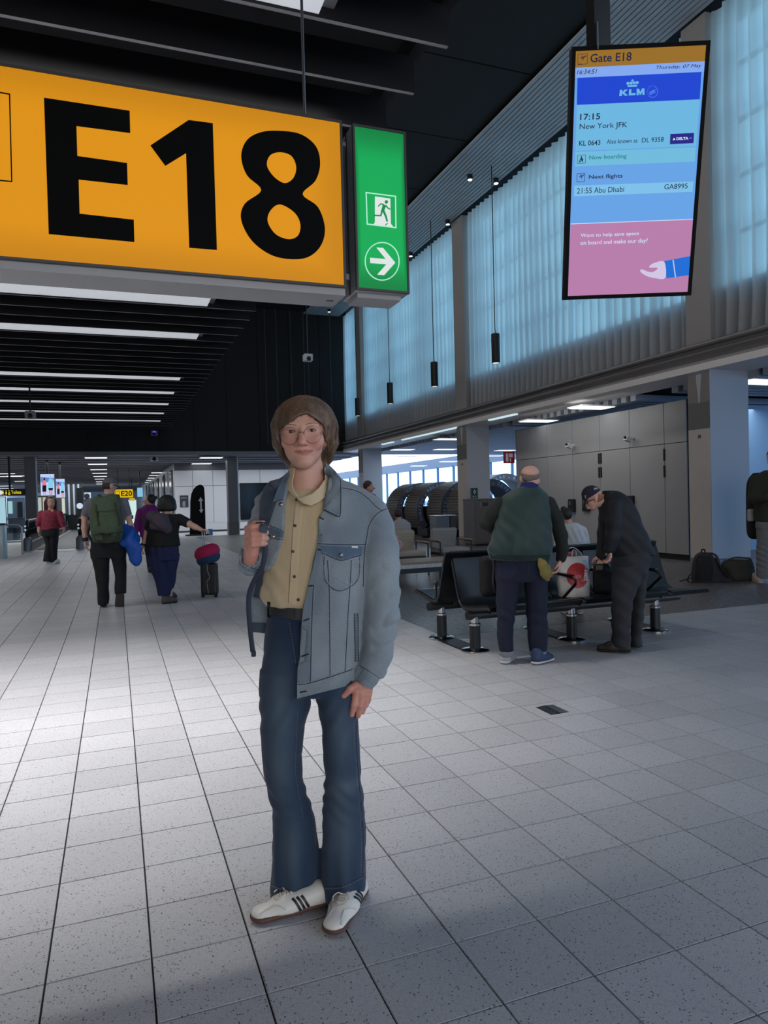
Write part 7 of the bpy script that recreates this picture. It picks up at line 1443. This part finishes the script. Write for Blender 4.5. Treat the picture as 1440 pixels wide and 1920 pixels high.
soft('hair', [f.ell((313, 943, 0), (16.5, 15.5, 15)), f.box((313, 950, 0), (16, 9, 14), 7)], .006, M('hair_black', (12, 11, 13), .6, bump=.5, bscale=160, stretch=(1, 1, .1)), wom, .02, cuts=(mask_cut(f, [(303, 934), (323, 934), (323, 980), (303, 980)], 0, None, 6),))
soft('tee_shirt', [f.slab([(963, 301, 324, 0, 10), (968, 288, 336, 0, 13), (980, 279, 338, 0, 17), (1000, 276, 335, 0, 20), (1024, 274, 338, 0, 24)]), f.chain([(336, 973, 0, 10), (350, 980, -1, 8.8)]), f.chain([(285, 975, 0, 9.5), (279, 988, 0, 8.4)])], .011, tee, wom, .03, folds=.005, ff=24)
soft('trousers', [f.slab([(1014, 276, 335, 0, 20), (1035, 278, 335, 0, 22), (1050, 280, 334, 0, 21)]), f.slab([(1040, 279, 312, -2, 20), (1070, 284, 318, -2, 18), (1095, 292, 321, -2, 15), (1116, 296, 321, -2, 13)]), f.slab([(1040, 303, 335, 5, 19), (1070, 306, 331, 6, 17), (1095, 311, 327, 7, 13), (1106, 314, 324, 8, 11)])], .011, nav, wom, .02, folds=.006, ff=20, disp=lambda V: .006*np.sin(V[:, 0]*60+V[:, 2]*6))
shb = M('shoe_taupe', (72, 66, 62), .7); H_ = gpt(f, 305, 1133); shoe(f, H_+np.array((.15, .17, 0)), H_, .10, wom, shb, bso, .009, .12); H_ = gpt(f, 317, 1124); shoe(f, H_+np.array((.03, .24, 0)), H_, .09, wom, shb, bso, .009, .11)
o_ = MB(); o_.tube([P(269.5, 1019, -2), P(268.5, 1023, -2)], .042, 10); o_.build('watch', black_plastic, wom)
t = f.root('shoulder_bag', 'grey purple soft bag slung behind the left shoulder of the black-haired woman', 'bag'); gp_ = cloth('bag_mauve', (66, 58, 68)); soft('bag_body', [f.cone((282, 968, -20, 9), (300, 975, -24, 14)), f.cone((300, 975, -24, 14), (314, 989, -24, 9)), f.cone((290, 985, -22, 8), (312, 993, -22, 6))], .010, gp_, t, .03, folds=.02, ff=30); o_ = MB(); o_.tube(catmull([P(282, 964, -20), P(291, 961, -4), P(288, 972, 16), P(282, 990, 16)], 4, False), .02, 6, flat=.5); o_.build('strap', gp_, t)
f2 = Fig(393, 1119); t = f2.root('suitcase', 'tall dark cabin suitcase with a pale cord, pulled by the woman in black', 'suitcase'); sc_ = M('case_dark', (34, 38, 40), .5, bump=.15, bscale=30)
P2 = f2.P; shell = soft('shell', [f2.box((393, 1085, 0), (15.5, 30, 10), 5)], .008, sc_, t)
for x in (384, 389, 397, 402): o_ = MB(); o_.tube([P2(x, 1060, -10), P2(x, 1108, -10)], .006, 6); o_.build('ridge', sc_, shell)
for x in (381, 405):
    for v in (-7, 7): o_ = MB(); p = P2(x, 1118.5, v); o_.tube([p+np.array((-.02, 0, .028-p[2])), p+np.array((.02, 0, .028-p[2]))], .028, 12); o_.build('wheel', black_plastic, t); MB().box(tuple(p+np.array((-.012, -.012, .05-p[2]))), tuple(p+np.array((.012, .012, .12-p[2])))).build('wheel_fork', black_metal, t)
for x in (378.5, 382.5): o_ = MB(); o_.tube([P2(x+4, 1056, 6), P2(x, 996, 4)], .008, 6); o_.build('pull_tube', steel, t)
o_ = MB(); o_.tube([P2(376, 995, 4), P2(385, 995, 4)], .014, 8); o_.build('pull_handle', black_plastic, t)
o_ = MB(); o_.tube(catmull([P2(388, 1056, -11), P2(389, 1070, -11.5), P2(393, 1082, -11.5), P2(388, 1092, -11.5), P2(391, 1112, -11)], 5, False), .006, 5); o_.build('cord', M('cord_pale', (150, 146, 136), .7), t, True)
def neckpillow(name, label, y0, y1, x0, x1, m, tilt):
    t = f2.root(name, label, 'pillow'); c = ((x0+x1)/2, (y0+y1)/2); r = (y1-y0)/2; A = np.linspace(-2.6, 2.6, 9)
    pts = [(c[0]+((x1-x0)/2-r*.9)*math.sin(a), c[1]-tilt*math.sin(a)*2-1*math.cos(a), -math.cos(a)*11, r) for a in A]; soft('pillow_body', [f2.chain(pts)], .011, m, t, .04, folds=.006, ff=24)
neckpillow('travel_pillow', 'navy travel pillow on top of the suitcase, under the pink one', 1037, 1056, 371, 411, cloth('pillow_navy', (34, 58, 92)), 2.2); neckpillow('travel_pillow', 'pink travel pillow lying topmost on the suitcase', 1024, 1047, 367, 410, cloth('pillow_pink', (176, 22, 82)), 2.2)
# --- woman in purple
f = Fig(285, 1073); P = f.P; s = f.s; pur = cloth('jacket_purple', (112, 26, 108))
tr = [f.slab([(950, 273, 288, 0, 7), (960, 264, 294, 0, 10), (1005, 266, 294, 0, 11)]), f.chain([(276, 1010, 0, 7), (280, 1050, 0, 5), (281, 1068, 0, 4)]), f.chain([(288, 1010, 2, 7), (287, 1050, 3, 5), (286, 1066, 4, 4)]), f.chain([(262, 960, -3, 5), (256, 985, -6, 4), (254, 1002, -6, 3)]), f.chain([(293, 960, 3, 5), (296, 990, 4, 4), (294, 1006, 4, 3)])]
hd = [f.ell((280, 938, 0), (8.5, 10, 9)), f.ell((275.5, 941, 0), (5.5, 7, 6)), f.ell((268.8, 940.5, 0), (2, 2, 1.6)), f.cone((281, 943, 0, 5), (281, 954, 0, 6))]
wom = figure(f, 'woman in a purple jacket with a hair bun, ahead of the suitcase woman', tr, hd, [hand_prims(P(254, 1001, -6), (.1, 0, -1), (1, 0, 0), .16, .6, 1), hand_prims(P(294, 1005, 4), (0, 0, -1), (-1, 0, 0), .16, .6, 1)], .016, .007)
soft('hair', [f.ell((283, 936, 0), (9, 9.5, 10)), f.ell((291.5, 933, 0), (4, 3.4, 3.5))], .007, M('hair_brown_dark', (40, 30, 30), .5, bump=.4, bscale=120), wom, .01, cuts=(mask_cut(f, [(255, 932), (276, 931), (277, 942), (280, 960), (255, 960)], 0),))
o_ = MB(); o_.tube([P(270, 938, -6), P(275, 938, -8), P(282, 937, -9)], .01, 5); o_.build('glasses', MATS['glasses_pale'], wom)
soft('jacket', [f.slab([(946, 273, 290, 0, 7), (951, 266, 294, 0, 10), (960, 260, 297, 0, 12.5), (980, 261, 297, 0, 13), (1006, 263, 297, 0, 13)]), f.chain([(263, 960, -3, 7), (257, 983, -6, 5.6), (254, 1000, -6, 4.6)]), f.chain([(293, 960, 3, 7), (297, 985, 4, 5.6), (295, 1003, 4, 4.6)])], .013, pur, wom, .03, folds=.007, ff=20)
soft('trousers', [f.slab([(1002, 265, 297, 0, 13), (1020, 267, 296, 0, 12)]), f.slab([(1012, 267, 284, 0, 11), (1045, 274, 287, 0, 8), (1068, 277, 287, 0, 7)]), f.slab([(1012, 281, 296, 3, 11), (1045, 281, 293, 4, 8), (1066, 281, 291, 4, 7)])], .013, trb, wom, .02)
H_ = gpt(f, 282, 1074); shoe(f, H_+np.array((-.08, .22, 0)), H_, .09, wom, bt_, bso, .011, .09); H_ = gpt(f, 287, 1070); shoe(f, H_+np.array((-.08, .22, 0)), H_, .09, wom, bt_, bso, .011, .09)
t = f.root('sling_bag', 'grey mauve sling bag on the back of the woman in purple', 'bag'); soft('bag_body', [f.cone((268, 972, -14, 4), (284, 984, -14, 6), ((0, 1, 0), .6)), f.cone((284, 984, -14, 6), (288, 996, -13, 5))], .012, gp_, t, .03)
# --- woman in red walking towards the camera
f = Fig(95, 1057); P = f.P; s = f.s; redb = M('blouse_red', (132, 36, 58), .8, noise=.5, nscale=26, bump=.2, bscale=60)
tr = [f.slab([(956, 88, 103, 0, 6), (964, 79, 112, 0, 8), (990, 81, 108, 0, 9)]), f.chain([(88, 995, 0, 8), (91, 1025, -2, 5.5), (90, 1050, -3, 3.6)]), f.chain([(102, 995, 0, 8), (101, 1025, 0, 5.5), (102, 1050, 0, 3.6)]), f.chain([(78, 964, 0, 4.5), (73, 982, -2, 3.8), (73, 997, -4, 2.8)]), f.chain([(112, 964, 0, 4.5), (117, 980, -3, 3.8), (119.5, 990, -5, 2.8)])]
hd = [f.ell((95.5, 941, 0), (7.3, 9.3, 8.5)), f.ell((96, 946, -2), (6, 6.5, 6.5)), f.ell((97, 944, -8.5), (1.4, 1.8, 1.8)), f.cone((95, 947, 1, 4.4), (95, 960, 1, 5.2))]
wom = figure(f, 'dark-haired woman in a red patterned blouse and black trousers walking towards the camera', tr, hd, [hand_prims(P(73, 996, -4), (.05, 0, -1), (1, 0, 0), .165, .5, -1), hand_prims(P(119.5, 989, -5), (.1, -.2, -1), (-1, 0, 0), .165, .5, -1)], .016, .007)
for x in (93.2, 99.4): o_ = MB(); o_.ball(P(x, 941.5, -7.2), (.014, .008, .008), 5); o_.build('eye', M('eye_dark', (40, 28, 26), .4), wom)
o_ = MB(); o_.ball(P(96.8, 949, -7.6), (.026, .01, .008), 6); o_.build('lips', M('lips', (150, 70, 74), .5), wom)
soft('hair', [f.ell((95, 940, 2), (10, 11, 10)), f.cone((86.5, 942, 1, 4), (86, 959, 0, 3.4)), f.cone((103.5, 942, 2, 3.6), (104, 957, 1, 3)), f.box((95, 950, 7), (9, 10, 4), 3)], .007, M('hair_auburn', (66, 28, 34), .45, bump=.5, bscale=120, stretch=(1, 1, .1)), wom, .02, cuts=(mask_cut(f, [(90, 937), (93, 934), (100, 934), (102.5, 938), (102, 970), (90, 970)], -6, 1),))
o_ = MB(); o_.tube(catmull([P(86.5, 938, 0), P(90, 932.5, -4), P(97, 930.8, -4), P(103, 935, 0)], 4, False), .011, 5); o_.build('sunglasses', M('glasses_white', (180, 180, 186), .3), wom)
soft('blouse', [f.slab([(956, 87, 104, 0, 6.5), (960, 79, 112, 0, 9), (968, 77, 113, 0, 11), (982, 78, 111, 0, 11.5), (993, 78, 110.5, 0, 11.5)]), f.chain([(78, 963, 0, 6), (73.5, 978, -2, 5.6), (72.5, 984, -2, 5.2)]), f.chain([(112, 963, 0, 6), (117, 979, -3, 5), (119, 988, -4, 4)])], .012, redb, wom, .03, folds=.006, ff=20, cuts=(mask_cut(f, [(91, 950), (100, 950), (96.5, 963)], -9, 0),))
soft('trousers', [f.slab([(990, 78, 110.5, 0, 11.5), (1005, 79, 110, 0, 11)]), f.slab([(998, 79, 96, 0, 10), (1020, 85, 98, -1, 7.5), (1036, 83, 98, -3, 8), (1052, 81, 98, -4, 8.5)]), f.slab([(998, 94, 110, 0, 10), (1020, 94, 108, 0, 7.5), (1036, 94, 107, 0, 7.5), (1054, 94, 107, 0, 8)])], .012, trb, wom, .02, folds=.006, ff=18)
for x, y in ((88, 1056), (101, 1058.5)): T_ = gpt(f, x, y); shoe(f, T_, T_+np.array((.02, .25, 0)), .09, wom, snk, sno, .011, .08)
# --- man at the right edge
f = Fig(1440, 1092); P = f.P; s = f.s; olj = cloth('jacket_olive', (40, 42, 34)); jg = cloth('jeans_grey', (108, 110, 112))
tr = [f.slab([(885, 1432, 1468, 2, 12), (905, 1418, 1484, 2, 16), (970, 1424, 1476, 0, 16)]), f.chain([(1434, 985, 0, 9), (1430, 1035, 0, 6), (1429, 1078, 0, 5)]), f.chain([(1466, 985, 4, 9), (1470, 1035, 4, 6), (1472, 1076, 4, 5)]), f.chain([(1418, 900, 0, 8), (1414, 935, -6, 7), (1438, 934, -24, 5)]), f.chain([(1484, 900, 2, 8), (1488, 935, -6, 7), (1458, 932, -24, 5)])]
hd = [f.ell((1452, 857, 0), (13, 15, 14)), f.ell((1450, 866, -4), (10, 10, 10)), f.ell((1449, 862, -14), (2, 2.6, 3)), f.cone((1451, 870, 2, 8), (1450, 888, 2, 9))]
man = figure(f, 'person in olive jacket and grey jeans cut off by the right edge of the picture', tr, hd, [hand_prims(P(1438, 934, -24), (1, -.1, .2), (0, 1, 0), .17, .8, 1), hand_prims(P(1458, 932, -24), (-1, -.1, .2), (0, 1, 0), .17, .8, -1)], .013, .006)
soft('hair', [f.ell((1453, 854, 1), (14, 14, 15))], .007, MATS['hair_dark'], man, .01, cuts=(mask_cut(f, [(1436, 856), (1464, 856), (1464, 890), (1436, 890)], 0, 2),))
soft('jacket', [f.slab([(882, 1434, 1466, 1, 13), (890, 1420, 1482, 1, 18), (910, 1414, 1488, 0, 21), (950, 1416, 1484, 0, 21), (977, 1417, 1482, 0, 20)], 2.3), f.chain([(1418, 900, 0, 11), (1413, 935, -6, 10), (1436, 934, -23, 7.5)]), f.chain([(1484, 900, 2, 11), (1489, 935, -6, 10), (1460, 932, -23, 7.5)])], .011, olj, man, .03, folds=.006, ff=22)
soft('jeans', [f.slab([(968, 1418, 1482, 0, 19), (990, 1418, 1482, 0, 19)]), f.slab([(982, 1419, 1450, 0, 17), (1010, 1420, 1446, 0, 14), (1040, 1419, 1441, 0, 11), (1084, 1420, 1439, 0, 10.5)]), f.slab([(982, 1449, 1482, 4, 17), (1010, 1454, 1482, 4, 14), (1040, 1460, 1482, 4, 11), (1083, 1463, 1480, 4, 10)])], .009, jg, man, .02, folds=.005, ff=30, disp=lambda V: .006*np.sin(V[:, 2]*70+V[:, 0]*40)*np.exp(-((V[:, 2]-f.Z(1045))/.2)**2))
for x, y in ((1428, 1094), (1473, 1091)): T_ = gpt(f, x, y); shoe(f, T_, T_+np.array((.02, .27, 0)), .10, man, M('sneaker_tan', (170, 152, 146), .6), sno, .008, .1)
t = f.root('backpack', 'black backpack worn by the person at the right edge of the picture', 'bag'); soft('pack_body', [f.slab([(886, 1414, 1462, 30, 12), (905, 1403, 1470, 34, 18), (960, 1402, 1474, 34, 20), (1000, 1403, 1472, 32, 16), (1010, 1410, 1466, 30, 11)], 3.)], .012, cloth('pack_jet', (12, 13, 16)), t, .03); soft('bottle_pocket', [f.box((1408, 966, 20), (6, 12, 5), 3)], .008, cloth('pocket_pale', (150, 155, 162)), t)
# --- seated woman in white, seen from behind
f = Fig(1072, 1110, 8.05); P = f.P; s = f.s; wsh = cloth('shirt_white', (196, 200, 206), noise=.04)
tr = [f.slab([(982, 1056, 1082, 0, 9), (995, 1052, 1092, 0, 13), (1040, 1056, 1090, 0, 15), (1075, 1052, 1094, 0, 15)]), f.chain([(1064, 1072, 4, 11), (1062, 1070, 70, 9), (1062, 1125, 76, 6)]), f.chain([(1084, 1072, 4, 11), (1086, 1070, 70, 9), (1086, 1125, 76, 6)]), f.chain([(1051, 996, 0, 6.5), (1046, 1026, 6, 5.5), (1062, 1044, 30, 4)]), f.chain([(1092, 996, 0, 6.5), (1098, 1026, 6, 5.5), (1084, 1044, 30, 4)])]
hd = [f.ell((1060, 966, 1), (11, 12.5, 12)), f.ell((1056, 971, 5), (8, 8, 8)), f.ell((1047, 971, 5), (2, 2.4, 2)), f.ell((1062, 970, -9), (1.6, 3.4, 2)), f.cone((1062, 972, 0, 7), (1067, 986, 0, 8.5))]
wom = figure(f, 'woman with dark hair bun and white shirt seated with her back to the camera', tr, hd, [hand_prims(P(1062, 1044, 30), (.5, 1, 0), (0, 0, -1), .17, .6, -1), hand_prims(P(1084, 1044, 30), (-.5, 1, 0), (0, 0, -1), .17, .6, 1)], .012, .0055)
soft('hair', [f.ell((1061, 964, -1), (12, 12.5, 13)), f.ell((1056.5, 953.5, -4), (5.5, 4.4, 5))], .0055, M('hair_dark2', (30, 24, 26), .5, bump=.5, bscale=140), wom, .01, cuts=(mask_cut(f, [(1030, 962), (1052, 962), (1056, 972), (1062, 984), (1030, 990)], 0),))
soft('shirt', [f.slab([(980, 1058, 1080, 0, 10), (984, 1051, 1088, 0, 14), (995, 1048, 1095, 0, 17), (1020, 1049, 1098, 0, 19), (1050, 1050, 1098, 0, 20), (1078, 1050, 1097, 0, 19)]), f.chain([(1052, 996, 0, 9), (1046, 1026, 6, 8), (1058, 1040, 26, 6.5)]), f.chain([(1092, 996, 0, 9), (1099, 1026, 6, 8), (1088, 1040, 26, 6.5)])], .009, wsh, wom, .03, disp=lambda V: .005*np.sin((V[:, 0]*1.+V[:, 2]*.5)*85+2*wob(V, 9, 4))*np.exp(-((V[:, 2]-f.Z(1003))/.08)**2))
soft('trousers', [f.slab([(1060, 1052, 1096, 2, 18), (1084, 1052, 1096, 4, 17)]), f.chain([(1064, 1074, 4, 14), (1062, 1072, 70, 11.5), (1062, 1122, 76, 8)]), f.chain([(1084, 1074, 4, 14), (1086, 1072, 70, 11.5), (1086, 1122, 76, 8)])], .011, trb, wom, .02)
for v_ in (1062, 1086): q = P(v_, 1120, 76); q[2] = 0; shoe(f, q+np.array((0, .2, 0)), q-np.array((0, .05, 0)), .09, wom, snk, sno, .009, .08)
# --- person in grey on the lounge chair
f = Fig(750, 1035, 14.25); P = f.P; s = f.s
tr = [f.slab([(974, 742, 758, 0, 6), (984, 738, 764, 0, 8), (1012, 738, 764, 0, 9), (1030, 738, 764, 0, 9)]), f.chain([(745, 1026, 2, 7), (745, 1024, 40, 5.5), (745, 1060, 42, 4)]), f.chain([(757, 1026, 2, 7), (757, 1024, 40, 5.5), (757, 1060, 42, 4)]), f.chain([(737, 984, 0, 4), (735, 1004, 3, 3.4), (744, 1014, 16, 2.6)]), f.chain([(765, 984, 0, 4), (767, 1004, 3, 3.4), (758, 1014, 16, 2.6)])]
hd = [f.ell((746, 964, 1), (7, 8.5, 8)), f.cone((747, 968, 0, 4.4), (749, 978, 0, 5)), f.ell((740, 967, 2), (1.4, 1.6, 1.4))]
wom = figure(f, 'dark-haired person in a pale grey top seated in a lounge chair beyond the denim sleeve', tr, hd, [hand_prims(P(744, 1014, 16), (.4, 1, 0), (0, 0, -1), .17, .6, -1), hand_prims(P(758, 1014, 16), (-.4, 1, 0), (0, 0, -1), .17, .6, 1)], .014, .007)
soft('hair', [f.ell((746, 962, -1), (8.2, 9, 9))], .007, M('hair_maroon', (48, 26, 30), .5, bump=.5, bscale=140), wom, .01, cuts=(lambda X: X[..., 2]-f.Z(971),))
soft('top', [f.slab([(973, 743, 757, 0, 6.5), (978, 738, 764, 0, 9), (988, 735, 767, 0, 10.5), (1020, 735, 767, 0, 11), (1032, 735, 767, 0, 11)]), f.chain([(737, 984, 0, 5), (735, 1004, 3, 4.4)]), f.chain([(765, 984, 0, 5), (767, 1004, 3, 4.4)])], .011, cloth('top_grey', (160, 160, 164)), wom, .03, folds=.004, ff=24)
soft('trousers', [f.slab([(1020, 736, 766, 2, 11), (1033, 736, 766, 3, 10)]), f.chain([(745, 1027, 4, 8), (745, 1025, 40, 6.5), (745, 1058, 42, 4.6)]), f.chain([(757, 1027, 4, 8), (757, 1025, 40, 6.5), (757, 1058, 42, 4.6)])], .012, trb, wom, .02)
for v_ in (745, 757): q = P(v_, 1060, 42); q[2] = 0; shoe(f, q+np.array((0, .2, 0)), q-np.array((0, .05, 0)), .09, wom, bt_, bso, .011, .08)
# --- man passing behind the denim shoulder
f = Fig(690, 1054); P = f.P; s = f.s; dk = cloth('coat_slate', (60, 72, 92))
tr = [f.slab([(926, 682, 698, 0, 7), (938, 672, 708, 0, 10), (985, 675, 705, 0, 11)]), f.chain([(683, 990, 0, 8), (680, 1025, -3, 5.5), (678, 1049, -3, 3.8)]), f.chain([(697, 990, 2, 8), (700, 1025, 3, 5.5), (702, 1049, 4, 3.8)]), f.chain([(672, 940, 0, 5), (668, 965, 0, 4.2), (672, 985, -4, 3)]), f.chain([(708, 940, 0, 5), (712, 965, 0, 4.2), (714, 985, 4, 3)])]
hd = [f.ell((691, 912, 0), (8.6, 9.6, 8.6)), f.ell((695, 916, -1), (6, 7, 6.4)), f.ell((702, 915.5, -1), (1.9, 2, 1.5)), f.ell((690, 915, -8), (1.4, 2.6, 1.4)), f.cone((690, 916, 0, 5.2), (690, 930, 0, 6.5))]
man = figure(f, 'man in profile walking past the far column, only his head above the denim shoulder', tr, hd, [hand_prims(P(672, 984, -4), (0, 0, -1), (1, 0, 0), .17, .6, 1), hand_prims(P(714, 984, 4), (0, 0, -1), (-1, 0, 0), .17, .6, 1)], .015, .007)
soft('hair', [f.ell((689.5, 910, 0), (9.2, 9.2, 9.4))], .007, M('hair_brown2', (62, 40, 40), .5, bump=.4, bscale=140), man, .01, cuts=(mask_cut(f, [(696, 907), (715, 905), (715, 940), (690, 940), (690, 917)], 0), lambda X: X[..., 2]-f.Z(920)))
soft('coat', [f.slab([(925, 681, 699, 0, 7.5), (930, 674, 706, 0, 10), (945, 670, 710, 0, 12), (985, 671, 709, 0, 13), (1000, 671, 709, 0, 13)]), f.chain([(672, 940, 0, 6.5), (668, 965, 0, 5.6), (672, 982, -3, 4.6)]), f.chain([(708, 940, 0, 6.5), (712, 965, 0, 5.6), (714, 982, 3, 4.6)])], .013, dk, man, .03, folds=.004, ff=24)
soft('trousers', [f.slab([(992, 673, 707, 0, 12), (1005, 674, 706, 0, 11)]), f.slab([(1000, 674, 692, 0, 10), (1025, 673, 687, -2, 8), (1050, 672, 684, -3, 7)]), f.slab([(1000, 689, 707, 1, 10), (1025, 693, 707, 3, 8), (1050, 696, 708, 4, 7)])], .013, trb, man, .02)
for x, y in ((678, 1055), (702, 1053)): q = gpt(f, x, y); shoe(f, q+np.array((.18, 0, 0)), q-np.array((.08, 0, 0)), .09, man, bt_, bso, .011, .08)
